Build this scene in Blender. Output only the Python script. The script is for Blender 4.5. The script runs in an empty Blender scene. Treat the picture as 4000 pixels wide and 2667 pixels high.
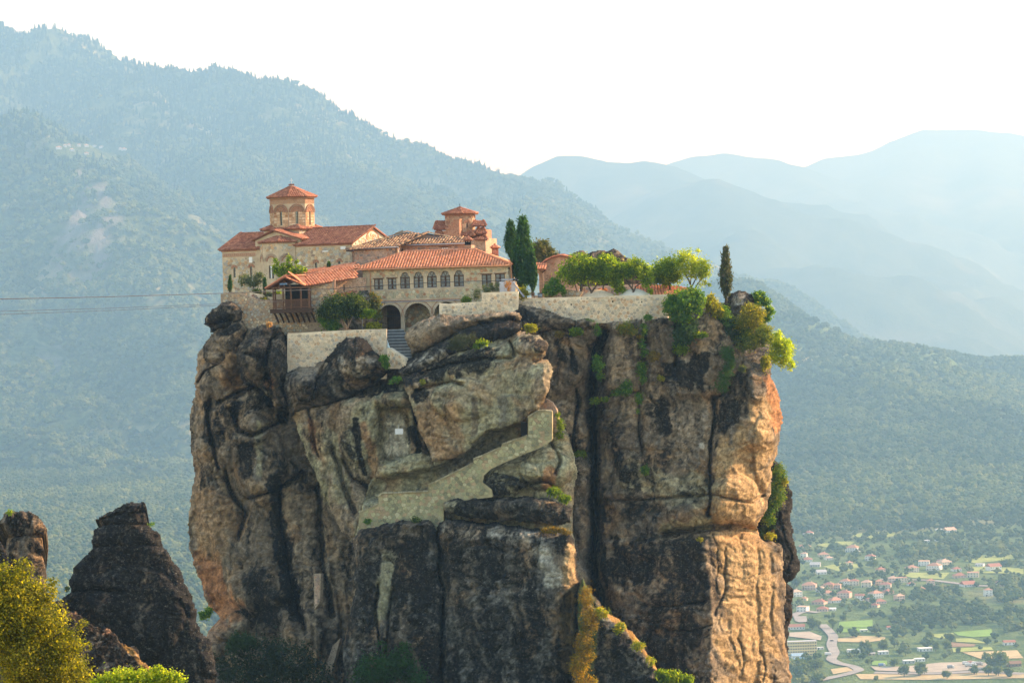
import bpy, bmesh, math, random
import numpy as np
from mathutils import Vector, Matrix

# ---------------------------------------------------------------- camera, sky, sun, exposure
SC = bpy.context.scene
COL = SC.collection
R = math.radians
FPX = 10800.0                 # focal length in pixels of the 4000 px wide frame
CXP, CYP = 2000.0, 1333.5
PITCH = -(CYP - 1150.0) / FPX  # eye level sits at row 1150
ROLL = 0.028
_f = np.array([0, math.cos(PITCH), math.sin(PITCH)])
_u0 = np.array([0, -math.sin(PITCH), math.cos(PITCH)])
_r0 = np.array([1.0, 0, 0])
_r = _r0 * math.cos(ROLL) - _u0 * math.sin(ROLL)
_u = _u0 * math.cos(ROLL) + _r0 * math.sin(ROLL)

cam_d = bpy.data.cameras.new('camera')
cam = bpy.data.objects.new('camera', cam_d)
COL.objects.link(cam)
cam_d.sensor_width = 36.0
cam_d.lens = 36.0 * FPX / 4000.0
cam_d.clip_start = 1.0
cam_d.clip_end = 60000.0
cam.matrix_world = Matrix(((_r[0], _u[0], -_f[0], 0), (_r[1], _u[1], -_f[1], 0), (_r[2], _u[2], -_f[2], 0), (0, 0, 0, 1)))
SC.camera = cam

SUN_EL, SUN_AZ = R(28.0), R(21.0)     # azimuth measured from +X (right) towards +Y (away)
sdir = Vector((math.cos(SUN_EL) * math.cos(SUN_AZ), math.cos(SUN_EL) * math.sin(SUN_AZ), math.sin(SUN_EL)))
world = bpy.data.worlds.new('World')
SC.world = world
world.use_nodes = True
wn = world.node_tree
wn.nodes.clear()
w_out = wn.nodes.new('ShaderNodeOutputWorld')
w_bg = wn.nodes.new('ShaderNodeBackground')
w_sky = wn.nodes.new('ShaderNodeTexSky')
w_sky.sky_type = 'NISHITA'
w_sky.sun_disc = False
w_sky.sun_elevation = SUN_EL
w_sky.sun_rotation = R(90.0) - SUN_AZ
w_sky.altitude = 400.0
w_sky.air_density = 1.45
w_sky.dust_density = 0.5
w_sky.ozone_density = 0.0
w_bg.inputs['Strength'].default_value = 0.15
wn.links.new(w_sky.outputs[0], w_bg.inputs[0])
wn.links.new(w_bg.outputs[0], w_out.inputs[0])

sun_d = bpy.data.lights.new('sun', 'SUN')
sun_d.energy = 5.0
sun_d.angle = R(0.5)
sun_d.color = (1.0, 0.78, 0.54)
sun = bpy.data.objects.new('sun', sun_d)
COL.objects.link(sun)
sun.rotation_euler = sdir.to_track_quat('Z', 'Y').to_euler()
sun.location = (400, 200, 400)

SC.view_settings.view_transform = 'Standard'
SC.view_settings.look = 'None'
SC.view_settings.gamma = 1.0
SC.view_settings.use_curve_mapping = False
SC.view_settings.exposure = 1.42
SC.cycles.use_denoising = True
SC.cycles.max_bounces = 6
SC.cycles.diffuse_bounces = 3
SC.cycles.glossy_bounces = 2
SC.cycles.transmission_bounces = 4
SC.cycles.volume_bounces = 1
SC.cycles.transparent_max_bounces = 8
SC.cycles.sample_clamp_indirect = 4.0
SC.cycles.caustics_reflective = False
SC.cycles.caustics_refractive = False

# ---------------------------------------------------------------- mapping helpers
def ray(px, py):
    return _f + (px - CXP) / FPX * _r - (py - CYP) / FPX * _u

def P(px, py, Y):
    """World point on the plane y = Y that the photograph shows at pixel (px, py)."""
    d = ray(px, py)
    return d * (Y / d[1])

def PA(pts, Y):
    return np.array([P(a, b, Y) for a, b in pts])

def proj(p):
    p = np.asarray(p, float)
    z = p @ _f
    return np.stack([CXP + FPX * (p @ _r) / z, CYP - FPX * (p @ _u) / z], -1)

# ---------------------------------------------------------------- noise (numpy)
_rs = np.random.RandomState(7)
_perm = _rs.permutation(4096)
_g2 = np.stack([np.cos(_rs.rand(4096) * 6.28318), np.sin(_rs.rand(4096) * 6.28318)], -1)
_ang = _rs.rand(4096) * 6.2831853
_g2 = np.stack([np.cos(_ang), np.sin(_ang)], -1)
_val = _rs.rand(4096)

def _h(i, j):
    return _perm[(_perm[i & 4095] + j) & 4095]

def pn(x, y):
    """Gradient noise, about -0.7..0.7."""
    xi = np.floor(x).astype(np.int64); yi = np.floor(y).astype(np.int64)
    xf = x - xi; yf = y - yi
    u = xf * xf * xf * (xf * (xf * 6 - 15) + 10); v = yf * yf * yf * (yf * (yf * 6 - 15) + 10)
    def g(a, b, dx, dy):
        q = _g2[_h(a, b)]
        return q[..., 0] * dx + q[..., 1] * dy
    n00 = g(xi, yi, xf, yf); n10 = g(xi + 1, yi, xf - 1, yf)
    n01 = g(xi, yi + 1, xf, yf - 1); n11 = g(xi + 1, yi + 1, xf - 1, yf - 1)
    return (n00 * (1 - u) + n10 * u) * (1 - v) + (n01 * (1 - u) + n11 * u) * v

def fbm(x, y, oct=5, lac=2.03, gain=0.5, ox=0.0):
    s = 0.0; a = 1.0; x = np.asarray(x, float) + ox; y = np.asarray(y, float) + ox * 1.7
    for k in range(oct):
        s = s + a * pn(x, y)
        x = x * lac + 13.1; y = y * lac + 7.7; a *= gain
    return s

def ridged(x, y, oct=5, ox=0.0):
    s = 0.0; a = 1.0; x = np.asarray(x, float) + ox; y = np.asarray(y, float) + ox
    for k in range(oct):
        s = s + a * (1 - 2 * np.abs(pn(x, y)))
        x = x * 2.03 + 5.3; y = y * 2.03 + 9.1; a *= 0.5
    return s

def cells(x, y, ox=0):
    """Distance to the nearest and second feature point and a random value of the nearest cell."""
    xi = np.floor(x).astype(np.int64); yi = np.floor(y).astype(np.int64)
    f1 = np.full(x.shape, 9.0); f2 = np.full(x.shape, 9.0); rv = np.zeros(x.shape)
    for a in (-1, 0, 1):
        for b in (-1, 0, 1):
            h = _h(xi + a + ox, yi + b)
            px = xi + a + _val[h]; py = yi + b + _val[(h * 7 + 3) & 4095]
            d = np.hypot(px - x, py - y)
            near = d < f1
            f2 = np.where(near, f1, np.minimum(f2, d))
            rv = np.where(near, _val[(h * 13 + 5) & 4095], rv)
            f1 = np.where(near, d, f1)
    return f1, f2, rv

def sst(a, b, x):
    t = np.clip((x - a) / (b - a), 0, 1)
    return t * t * (3 - 2 * t)

def seg_dist(X, Y, pts):
    """Distance to a polyline, position along it (0..n-1)."""
    best = np.full(X.shape, 1e18); tt = np.zeros(X.shape)
    for i in range(len(pts) - 1):
        ax, ay = pts[i][:2]; bx, by = pts[i + 1][:2]
        dx, dy = bx - ax, by - ay
        L = dx * dx + dy * dy + 1e-12
        t = np.clip(((X - ax) * dx + (Y - ay) * dy) / L, 0, 1)
        d = (X - ax - t * dx) ** 2 + (Y - ay - t * dy) ** 2
        m = d < best
        best = np.where(m, d, best); tt = np.where(m, i + t, tt)
    return np.sqrt(best), tt

def in_poly(X, Y, poly):
    inside = np.zeros(X.shape, bool)
    n = len(poly)
    j = n - 1
    for i in range(n):
        xi, yi = poly[i]; xj, yj = poly[j]
        c = ((yi > Y) != (yj > Y)) & (X < (xj - xi) * (Y - yi) / ((yj - yi) or 1e-12) + xi)
        inside ^= c
        j = i
    return inside

# ---------------------------------------------------------------- objects
def mesh_np(name, V, F, mats=None, smooth=False, attrs=None, col=None):
    """V (n,3), F list of index lists or an (m,k) array."""
    me = bpy.data.meshes.new(name)
    V = np.asarray(V, np.float32)
    if isinstance(F, np.ndarray):
        m, k = F.shape
        me.vertices.add(len(V)); me.vertices.foreach_set('co', V.ravel())
        me.loops.add(m * k); me.loops.foreach_set('vertex_index', F.astype(np.int32).ravel())
        me.polygons.add(m)
        me.polygons.foreach_set('loop_start', np.arange(0, m * k, k, dtype=np.int32))
        me.polygons.foreach_set('loop_total', np.full(m, k, np.int32))
        me.update(calc_edges=True)
        me.validate()
    else:
        me.from_pydata([tuple(map(float, v)) for v in V], [], F)
    if smooth:
        me.polygons.foreach_set('use_smooth', np.ones(len(me.polygons), bool))
    for k, a in (attrs or {}).items():
        at = me.attributes.new(k, 'FLOAT', 'POINT')
        at.data.foreach_set('value', np.asarray(a, np.float32))
    if col is not None:
        at = me.attributes.new('Col', 'FLOAT_COLOR', 'POINT')
        c4 = np.ones((len(V), 4), np.float32); c4[:, :3] = col
        at.data.foreach_set('color', c4.ravel())
    for m in (mats if isinstance(mats, (list, tuple)) else [mats]):
        if m is not None:
            me.materials.append(m)
    return me

def link(name, me, parent=None, loc=None, rot=None):
    o = bpy.data.objects.new(name, me)
    COL.objects.link(o)
    if loc is not None: o.location = loc
    if rot is not None: o.rotation_euler = rot
    if parent is not None: o.parent = parent
    return o

def tag(o, label=None, cat=None, group=None, kind=None):
    if label: o['label'] = label
    if cat: o['category'] = cat
    if group: o['group'] = group
    if kind or cat: o['kind'] = kind or 'thing'
    return o

def empty(name, loc=(0, 0, 0), rz=0.0, label=None, cat=None, group=None):
    o = bpy.data.objects.new(name, None)
    o.empty_display_size = 0.5
    COL.objects.link(o)
    o.location = loc; o.rotation_euler = (0, 0, rz)
    return tag(o, label, cat, group)

class MB:
    """Collects shapes into one mesh."""
    def __init__(s):
        s.v = []; s.f = []; s.mi = []
    def add(s, vs, fs, m=0):
        n = len(s.v)
        s.v += [tuple(map(float, p)) for p in vs]
        s.f += [[n + i for i in f] for f in fs]
        s.mi += [m] * len(fs)
        return s
    def box(s, x0, x1, y0, y1, z0, z1, m=0):
        return s.add([(x0, y0, z0), (x1, y0, z0), (x1, y1, z0), (x0, y1, z0), (x0, y0, z1), (x1, y0, z1), (x1, y1, z1), (x0, y1, z1)],
                     [(0, 3, 2, 1), (4, 5, 6, 7), (0, 1, 5, 4), (1, 2, 6, 5), (2, 3, 7, 6), (3, 0, 4, 7)], m)
    def bar(s, a, b, w, h=None, m=0):
        """Rectangular bar from a to b."""
        a = Vector(a); b = Vector(b); h = h or w
        d = (b - a).normalized()
        up = Vector((0, 0, 1)) if abs(d.z) < 0.95 else Vector((0, 1, 0))
        sx = d.cross(up).normalized() * (w / 2); sz = sx.cross(d).normalized() * (h / 2)
        vs = [a - sx - sz, a + sx - sz, a + sx + sz, a - sx + sz, b - sx - sz, b + sx - sz, b + sx + sz, b - sx + sz]
        return s.add(vs, [(0, 1, 2, 3), (7, 6, 5, 4), (0, 4, 5, 1), (1, 5, 6, 2), (2, 6, 7, 3), (3, 7, 4, 0)], m)
    def tube(s, pts, rad, n=7, m=0, cap=True):
        pts = [Vector(p) for p in pts]
        if not hasattr(rad, '__len__'): rad = [rad] * len(pts)
        vs = []
        for i, p in enumerate(pts):
            d = (pts[min(i + 1, len(pts) - 1)] - pts[max(i - 1, 0)]).normalized()
            up = Vector((0, 0, 1)) if abs(d.z) < 0.9 else Vector((1, 0, 0))
            a = d.cross(up).normalized(); b = a.cross(d).normalized()
            for k in range(n):
                t = 2 * math.pi * k / n
                vs.append(p + (a * math.cos(t) + b * math.sin(t)) * rad[i])
        fs = []
        for i in range(len(pts) - 1):
            for k in range(n):
                k2 = (k + 1) % n
                fs.append((i * n + k, i * n + k2, (i + 1) * n + k2, (i + 1) * n + k))
        if cap:
            fs.append(tuple(range(n - 1, -1, -1)))
            fs.append(tuple((len(pts) - 1) * n + k for k in range(n)))
        return s.add(vs, fs, m)
    def prism(s, poly, y0, y1, m=0):
        """Polygon in the local x,z plane, extruded from y0 (front) to y1."""
        n = len(poly)
        vs = [(p[0], y0, p[1]) for p in poly] + [(p[0], y1, p[1]) for p in poly]
        fs = [tuple(range(n)), tuple(range(2 * n - 1, n - 1, -1))]
        for i in range(n):
            j = (i + 1) % n
            fs.append((i, n + i, n + j, j))
        return s.add(vs, fs, m)
    def build(s, name, mats, parent=None, smooth=False, loc=None, rot=None):
        me = bpy.data.meshes.new(name)
        me.from_pydata(s.v, [], s.f)
        for m in (mats if isinstance(mats, (list, tuple)) else [mats]):
            me.materials.append(m)
        if len(set(s.mi)) > 1:
            me.polygons.foreach_set('material_index', s.mi)
        if smooth:
            me.polygons.foreach_set('use_smooth', [True] * len(me.polygons))
        bm = bmesh.new(); bm.from_mesh(me); bmesh.ops.recalc_face_normals(bm, faces=bm.faces); bm.to_mesh(me); bm.free()
        return link(name, me, parent, loc, rot)

# ---------------------------------------------------------------- materials
class NT:
    def __init__(s, name):
        s.m = bpy.data.materials.new(name); s.m.use_nodes = True
        s.t = s.m.node_tree; s.t.nodes.clear()
        s.out = s.n('ShaderNodeOutputMaterial')
    def n(s, typ, **kw):
        nd = s.t.nodes.new(typ)
        for k, v in kw.items():
            if k.startswith('i_'):
                key = k[2:]
                nd.inputs[int(key) if key.isdigit() else key].default_value = v
            else: setattr(nd, k, v)
        return nd
    def l(s, a, b): s.t.links.new(a, b)
    def noise(s, scale, detail=4, rough=0.55, vec=None, dist=0.0):
        nd = s.n('ShaderNodeTexNoise'); nd.inputs['Scale'].default_value = scale; nd.inputs['Detail'].default_value = detail
        nd.inputs['Roughness'].default_value = rough; nd.inputs['Distortion'].default_value = dist
        if vec is not None: s.l(vec, nd.inputs['Vector'])
        return nd.outputs['Fac']
    def ramp(s, fac, stops, interp='LINEAR'):
        r = s.n('ShaderNodeValToRGB'); r.color_ramp.interpolation = interp
        e = r.color_ramp.elements
        while len(e) < len(stops): e.new(0.5)
        for k, (p, c) in enumerate(stops):
            e[k].position = p; e[k].color = (*c, 1) if hasattr(c, '__len__') else (c, c, c, 1)
        s.l(fac, r.inputs[0]); return r.outputs[0]
    def mix(s, fac, a, b, typ='MIX'):
        nd = s.n('ShaderNodeMix', data_type='RGBA', blend_type=typ)
        for key, v in ((0, fac), (6, a), (7, b)):
            if hasattr(v, 'is_linked') or hasattr(v, 'links'): s.l(v, nd.inputs[key])
            else: nd.inputs[key].default_value = (*v, 1) if hasattr(v, '__len__') else v
        return nd.outputs[2]
    def math(s, op, a, b=None):
        nd = s.n('ShaderNodeMath', operation=op)
        for k, v in ((0, a), (1, b)):
            if v is None: continue
            if hasattr(v, 'links'): s.l(v, nd.inputs[k])
            else: nd.inputs[k].default_value = v
        return nd.outputs[0]
    def attr(s, name, col=False):
        a = s.n('ShaderNodeAttribute', attribute_name=name)
        return a.outputs['Color'] if col else a.outputs['Fac']
    def pos(s):
        return s.n('ShaderNodeNewGeometry').outputs['Position']
    def obj(s):
        return s.n('ShaderNodeTexCoord').outputs['Object']
    def vscale(s, vec, sc):
        mp = s.n('ShaderNodeMapping'); mp.inputs['Scale'].default_value = sc
        s.l(vec, mp.inputs['Vector']); return mp.outputs[0]
    def bump(s, h, strength=0.5, dist=0.1):
        b = s.n('ShaderNodeBump'); b.inputs['Strength'].default_value = strength; b.inputs['Distance'].default_value = dist
        s.l(h, b.inputs['Height']); return b.outputs[0]
    def bsdf(s, color, rough=0.9, spec=0.2, normal=None, metal=0.0):
        b = s.n('ShaderNodeBsdfPrincipled')
        for key, v in (('Base Color', color), ('Roughness', rough)):
            if hasattr(v, 'links'): s.l(v, b.inputs[key])
            else: b.inputs[key].default_value = (*v, 1) if hasattr(v, '__len__') else v
        b.inputs['Specular IOR Level'].default_value = spec
        b.inputs['Metallic'].default_value = metal
        if normal is not None: s.l(normal, b.inputs['Normal'])
        s.l(b.outputs[0], s.out.inputs[0])
        return b

def simple(name, c, rough=0.85, var=0.25, scale=3.0, spec=0.2, bump=0.0, metal=0.0):
    """Plain surface with a little uneven tone."""
    t = NT(name)
    f = t.noise(scale, 5, 0.6, t.obj())
    col = t.ramp(f, [(0.3, tuple(x * (1 - var) for x in c)), (0.7, tuple(min(1, x * (1 + var)) for x in c))])
    t.bsdf(col, rough, spec, t.bump(f, bump, 0.05) if bump else None, metal)
    return t.m
# ---------------------------------------------------------------- valley, hills and mountains
def pxd(pts):
    """Rows (x, y in the 2352 px view, distance) -> world points."""
    return np.array([P(a * 1.7007, b * 1.7007, d) for a, b, d in pts])

VALLEY = -214.0
KM = 1.8          # metres per unit in which the far terrain is laid out
def ridge_field(X, Y, ridges, base, k):
    Hh = np.full(X.shape, -1e9)
    for pts, kk in ridges:
        W = pxd(pts)
        d, t = seg_dist(X, Y, W)
        z = np.interp(t, np.arange(len(W)), W[:, 2])
        kk = kk or k
        w = 28.0
        Hh = np.maximum(Hh, z - kk * (np.sqrt(d * d + w * w) - w))
    return np.maximum(Hh, base)

RIDGES_LEFT = [
    ([(-260, 40, 7300), (0, 57, 7000), (60, 74, 6950), (100, 63, 6900), (145, 68, 6880), (160, 95, 6870), (260, 148, 6800), (330, 155, 6750),
      (420, 186, 6700), (540, 181, 6650), (640, 202, 6600), (700, 242, 6560), (745, 271, 6530), (830, 277, 6480), (900, 301, 6420), (985, 346, 6330),
      (1060, 381, 6260), (1110, 416, 6200), (1160, 441, 6150), (1250, 482, 6000), (1350, 531, 5850), (1430, 570, 5700), (1510, 606, 5550), (1620, 690, 5300)], 0.50),
    ([(640, 206, 6550), (615, 250, 6300), (670, 305, 6100), (740, 356, 5900), (830, 402, 5600), (900, 436, 5400), (960, 492, 5150), (1010, 560, 4900), (1060, 660, 4600)], 0.5),
    ([(260, 152, 6750), (330, 225, 6350), (400, 306, 6050), (480, 372, 5750), (560, 424, 5450), (610, 462, 5200), (660, 540, 4900), (720, 680, 4500)], 0.5),
    ([(-260, 250, 5600), (-60, 275, 5400), (40, 295, 5200), (100, 335, 5050), (150, 380, 4900), (200, 440, 4700), (250, 505, 4500), (310, 590, 4300), (400, 700, 4050), (440, 830, 3800), (520, 1000, 3500)], 0.52),
    ([(-260, 600, 4700), (-100, 640, 4500), (0, 690, 4300), (90, 760, 4100), (160, 850, 3900), (210, 960, 3650), (260, 1080, 3400), (330, 1250, 3100)], 0.42),
    ([(330, 590, 4900), (420, 700, 4500), (480, 800, 4200)], 0.45),
    ([(-300, 950, 3700), (0, 1010, 3500), (200, 1060, 3350), (380, 1120, 3200), (480, 1200, 3050)], 0.30),
    ([(1160, 446, 6100), (1200, 520, 5700), (1300, 600, 5300), (1420, 660, 5000)], 0.45),
]
RIDGES_FAR_A = [   # nearer of the far ranges
    ([(1080, 470, 9900), (1160, 437, 10000), (1220, 397, 10000), (1280, 376, 10000), (1340, 378, 10000), (1400, 396, 9950), (1470, 404, 9900), (1560, 420, 9700),
      (1650, 446, 9500), (1720, 500, 9200), (1800, 580, 8900), (1900, 640, 8500)], 0.42),
    ([(1470, 404, 9900), (1600, 438, 9300), (1640, 445, 9000), (1660, 470, 8700), (1700, 530, 8300), (1780, 610, 7800)], 0.42),
]
RIDGES_FAR_B = [
    ([(1400, 420, 12600), (1460, 402, 12500), (1530, 385, 12500), (1600, 356, 12500), (1660, 347, 12500), (1750, 355, 12450), (1800, 364, 12400), (1812, 372, 12400), (1816, 392, 12300),
      (1850, 420, 12000), (1900, 452, 11700), (1960, 456, 11500), (2050, 486, 11200), (2100, 530, 10900), (2170, 590, 10600), (2260, 660, 10200), (2352, 730, 9800), (2500, 800, 9500)], 0.42),
    ([(1830, 394, 14000), (1900, 359, 14000), (1960, 352, 14000), (2040, 326, 14000), (2120, 306, 14000), (2200, 311, 14000), (2352, 314, 14000), (2600, 330, 14000)], 0.40),
    ([(2120, 330, 13600), (2060, 400, 12900), (2000, 430, 12400)], 0.35),
    ([(2300, 330, 13600), (2260, 410, 12700), (2300, 470, 12000), (2400, 560, 11200)], 0.35),
]
RIDGE_MID = [(1560, 730, 4500), (1640, 662, 4350), (1700, 649, 4300), (1740, 652, 4250), (1790, 682, 4200), (1850, 712, 4180), (1900, 752, 4150), (1960, 771, 4150), (2060, 801, 4150),
             (2150, 821, 4150), (2250, 841, 4150), (2352, 846, 4150), (2550, 860, 4150)]
_midW = pxd(RIDGE_MID)

def grid(x0, x1, y0, y1, st):
    xs = np.arange(x0, x1 + st, st); ys = np.arange(y0, y1 + st, st)
    X, Y = np.meshgrid(xs, ys)
    ny, nx = X.shape
    i = np.arange(nx * ny).reshape(ny, nx)
    F = np.stack([i[:-1, :-1].ravel(), i[:-1, 1:].ravel(), i[1:, 1:].ravel(), i[1:, :-1].ravel()], -1)
    return X, Y, F

def h_left(X, Y):
    H = ridge_field(X, Y, RIDGES_LEFT, -1e9, 0.5)
    n = fbm(X / 420, Y / 420, 5, ox=3.0)
    up = sst(-260, 150, H)
    H = H + (n * 55 - 12) * (0.45 + 0.4 * up) + (ridged(X / 260, Y / 260, 4, 5.0) - 1.0) * 30 + (ridged(X / 620, Y / 620, 3, 15.0) - 0.9) * 75 * sst(-150, 60, H) * (1 - .8 * sst(50, 420, H)) + fbm(X / 60, Y / 60, 3) * 7
    return np.maximum(H, VALLEY + 6 * fbm(X / 300, Y / 300, 2))

def h_mid(X, Y):
    o = np.argsort(_midW[:, 0])
    fade = sst(-420, 150, X)
    cz = np.interp(X, _midW[o, 0], _midW[o, 2]); cy = np.interp(X, _midW[o, 0], _midW[o, 1])
    t = np.clip((Y - 2450.0) / (cy - 2450.0), 0, None)
    up = np.where(t < 1, t ** 1.35, 1 - (t - 1) * 1.5)
    b = VALLEY + 0.012 * np.clip(Y - 1500, 0, 1000)
    n = fbm(X / 330, Y / 500, 5, ox=21.0) * 48 + (ridged(X / 260, Y / 600, 4, 9.0) - 1) * 22 + fbm(X / 60, Y / 60, 3) * 4
    amp = sst(0.05, 0.5, t) * (1 - 0.55 * sst(0.85, 1.0, t))
    return np.maximum(b + ((cz - b) * up + n * amp) * fade, VALLEY - 20)

def ground_z(x, y):
    return float(h_mid(np.array([x]), np.array([y]))[0])

def grid_z(T, x, y):
    _, X, Y, Z, _c = T
    st = X[0, 1] - X[0, 0]
    fx = min(max((x - X[0, 0]) / st, 0), X.shape[1] - 1.001); fy = min(max((y - Y[0, 0]) / st, 0), X.shape[0] - 1.001)
    i, j = int(fx), int(fy); u, v = fx - i, fy - j
    return float((Z[j, i] * (1 - u) + Z[j, i + 1] * u) * (1 - v) + (Z[j + 1, i] * (1 - u) + Z[j + 1, i + 1] * u) * v)

def on_terrain(T, px, py, t0, step=14.0):
    d = ray(px, py); t = t0
    for k in range(900):
        p = d * t
        if p[2] <= grid_z(T, p[0], p[1]): break
        t += step
    lo, hi = t - step, t
    for k in range(8):
        m = (lo + hi) / 2; p = d * m
        if p[2] <= grid_z(T, p[0], p[1]): hi = m
        else: lo = m
    return d * hi

def G(px, py):
    return on_terrain(MID, px, py, 1200.0 * KM)

def G_slow(px, py):
    """Point of the valley floor seen at pixel (px, py)."""
    d = ray(px, py)
    t = 1200.0
    for k in range(400):
        p = d * t
        if p[2] <= ground_z(p[0], p[1]): break
        t += 12.0
    lo, hi = t - 12.0, t
    for k in range(8):
        m = (lo + hi) / 2; p = d * m
        if p[2] <= ground_z(p[0], p[1]): hi = m
        else: lo = m
    return d * hi

# terrain materials
def forest_floor(name, dark, light, pale, sc):
    t = NT(name)
    p = t.pos()
    a = t.noise(1 / sc, 6, 0.65, p)
    b = t.noise(1 / (sc * 9), 4, 0.6, p)
    c = t.mix(t.ramp(a, [(0.38, 0.0), (0.62, 1.0)]), dark, light)
    c = t.mix(t.ramp(b, [(0.56, 0.0), (0.66, 1.0)]), c, pale)
    c = t.mix(t.attr('cliff'), c, t.mix(t.noise(1 / 45.0, 5, 0.7, t.vscale(p, (1, 1, 0.3))), (0.09, 0.088, 0.085), (0.30, 0.28, 0.26)))
    t.bsdf(c, 0.95, 0.1, t.bump(t.noise(1 / 30.0, 5, .8, t.vscale(p, (1, 1, .4))), 1.0, 22.0))
    return t.m

M_hill = forest_floor('hill_scrub', (0.035, 0.06, 0.022), (0.10, 0.13, 0.045), (0.27, 0.26, 0.13), 25.0)
M_far = forest_floor('far_range_cover', (0.03, 0.05, 0.03), (0.055, 0.075, 0.045), (0.115, 0.12, 0.08), 110.0)
M_valley = forest_floor('valley_meadow', (0.07, 0.12, 0.03), (0.15, 0.20, 0.06), (0.30, 0.27, 0.13), 70.0)

def cliff_zone(X, Y, Z):
    """Pale crags on the left mountain: polygons in the photograph, put on the slope they lie on."""
    q = proj(np.stack([X.ravel(), Y.ravel(), Z.ravel()], -1))
    wob = fbm(X.ravel() / 90, Z.ravel() / 60, 4) * 26
    c = np.zeros(len(q)); strk = fbm(q[:, 0] / 26, q[:, 1] / 110, 4, ox=9.0) + .5 * fbm(q[:, 0] / 12, q[:, 1] / 14, 3)
    for poly, s in (([(395, 700), (440, 770), (480, 850), (440, 1000), (420, 1080), (300, 1120), (190, 1120), (150, 1060), (230, 930), (290, 800), (340, 730)], 1.0),
                    ([(270, 640), (310, 660), (318, 715), (280, 710), (235, 690)], 0.9),
                    ([(0, 480), (70, 490), (110, 540), (170, 540), (185, 590), (110, 585), (0, 520)], 0.9),
                    ([(180, 1280), (250, 1340), (280, 1440), (220, 1530), (150, 1500), (130, 1400)], 0.7),
                    ([(1010, 420), (1080, 440), (1150, 520), (1140, 560), (1060, 520)], 0.5),
                    ([(470, 640), (560, 620), (560, 690), (480, 690)], 0.5),
                    ([(80, 580), (130, 560), (140, 620), (90, 640)], 0.5)):
        g = np.array(poly, float)
        d, _ = seg_dist(q[:, 0], q[:, 1], list(g) + [g[0]])
        sd = np.where(in_poly(q[:, 0], q[:, 1], g), d, -d)
        c = np.maximum(c, s * sst(-14, 22, sd + wob) * sst(-.3, .22, strk))
    return c.reshape(X.shape)

def terrain(name, fn, box, st, mat, label, cliff=False, lx=None):
    X, Y, F = grid(*box, st)
    Z = fn(X, Y)
    c = cliff_zone(X, Y, Z) if cliff else np.zeros(X.shape)
    if cliff:
        Z = Z + c * (fbm(X / 45, Y / 22, 4, ox=2.0) * 32)
    X, Y, Z = X * KM, Y * KM, Z * KM
    me = mesh_np(name, np.stack([X.ravel(), Y.ravel(), Z.ravel()], -1), F, mat, True, {'cliff': c.ravel()})
    return tag(link(name, me), label, 'hill', kind='structure'), X, Y, Z, c

# ground sheet to the horizon
X, Y, F = grid(-24000, 24000, -3000, 45000, 800)
Zg = np.full(X.shape, (VALLEY - 22.0) * KM)
tag(link('ground', mesh_np('ground', np.stack([X.ravel(), Y.ravel(), Zg.ravel()], -1), F, M_valley, True, {'cliff': np.zeros(X.size)})),
    'flat valley ground stretching to the horizon', 'ground', kind='structure')
LEFT = terrain('hill_left', h_left, (-2300, 1500, 2400, 7500), 13.0, M_hill, 'forested mountain with pale crags rising on the left', True)
MID = terrain('hill_right', h_mid, (-900, 1700, 1150, 4900), 12.0, M_valley, 'wooded slope behind the valley town on the right')
def far_fn(rid, s, seed):
    def f(X, Y):
        H = ridge_field(X, Y, rid, -1e9, 0.42)
        up = sst(0, 500, H)
        return np.maximum(H + fbm(X / 900, Y / 900, 6, ox=seed) * s * (0.75 - 0.5 * up) + (ridged(X / 1100, Y / 1100, 5, seed) - .95) * s * (.75 - .55 * up), VALLEY - 30)
    return f
terrain('far_range_near', far_fn(RIDGES_FAR_A, 150, 31.0), (-1500, 2600, 7000, 10900), 28.0, M_far, 'hazy blue middle mountain range behind the cliff')
terrain('far_range_back', far_fn(RIDGES_FAR_B, 180, 41.0), (-800, 4200, 9000, 15400), 36.0, M_far, 'palest flat topped mountains far behind on the right')

# ---------------------------------------------------------------- far woods: crowns scattered over the slopes
def leaf_mat(name, c1, c2, trans=0.35, c3=None, rough=0.7):
    """Foliage: colour varies leaf by leaf (attribute rnd) and clump by clump."""
    t = NT(name)
    r = t.attr('rnd')
    col = t.ramp(r, [(0.0, c1), (1.0, c2)] if c3 is None else [(0.0, c1), (0.6, c2), (1.0, c3)])
    d = t.n('ShaderNodeBsdfPrincipled'); t.l(col, d.inputs['Base Color']); d.inputs['Roughness'].default_value = rough
    d.inputs['Specular IOR Level'].default_value = 0.25
    tr = t.n('ShaderNodeBsdfTranslucent')
    t.l(t.mix(1.0, col, (2.7, 2.4, 0.6), 'MULTIPLY'), tr.inputs['Color'])
    mx = t.n('ShaderNodeMixShader'); mx.inputs[0].default_value = min(.7, trans * 1.3)
    t.l(d.outputs[0], mx.inputs[1]); t.l(tr.outputs[0], mx.inputs[2]); t.l(mx.outputs[0], t.out.inputs[0])
    return t.m

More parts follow.
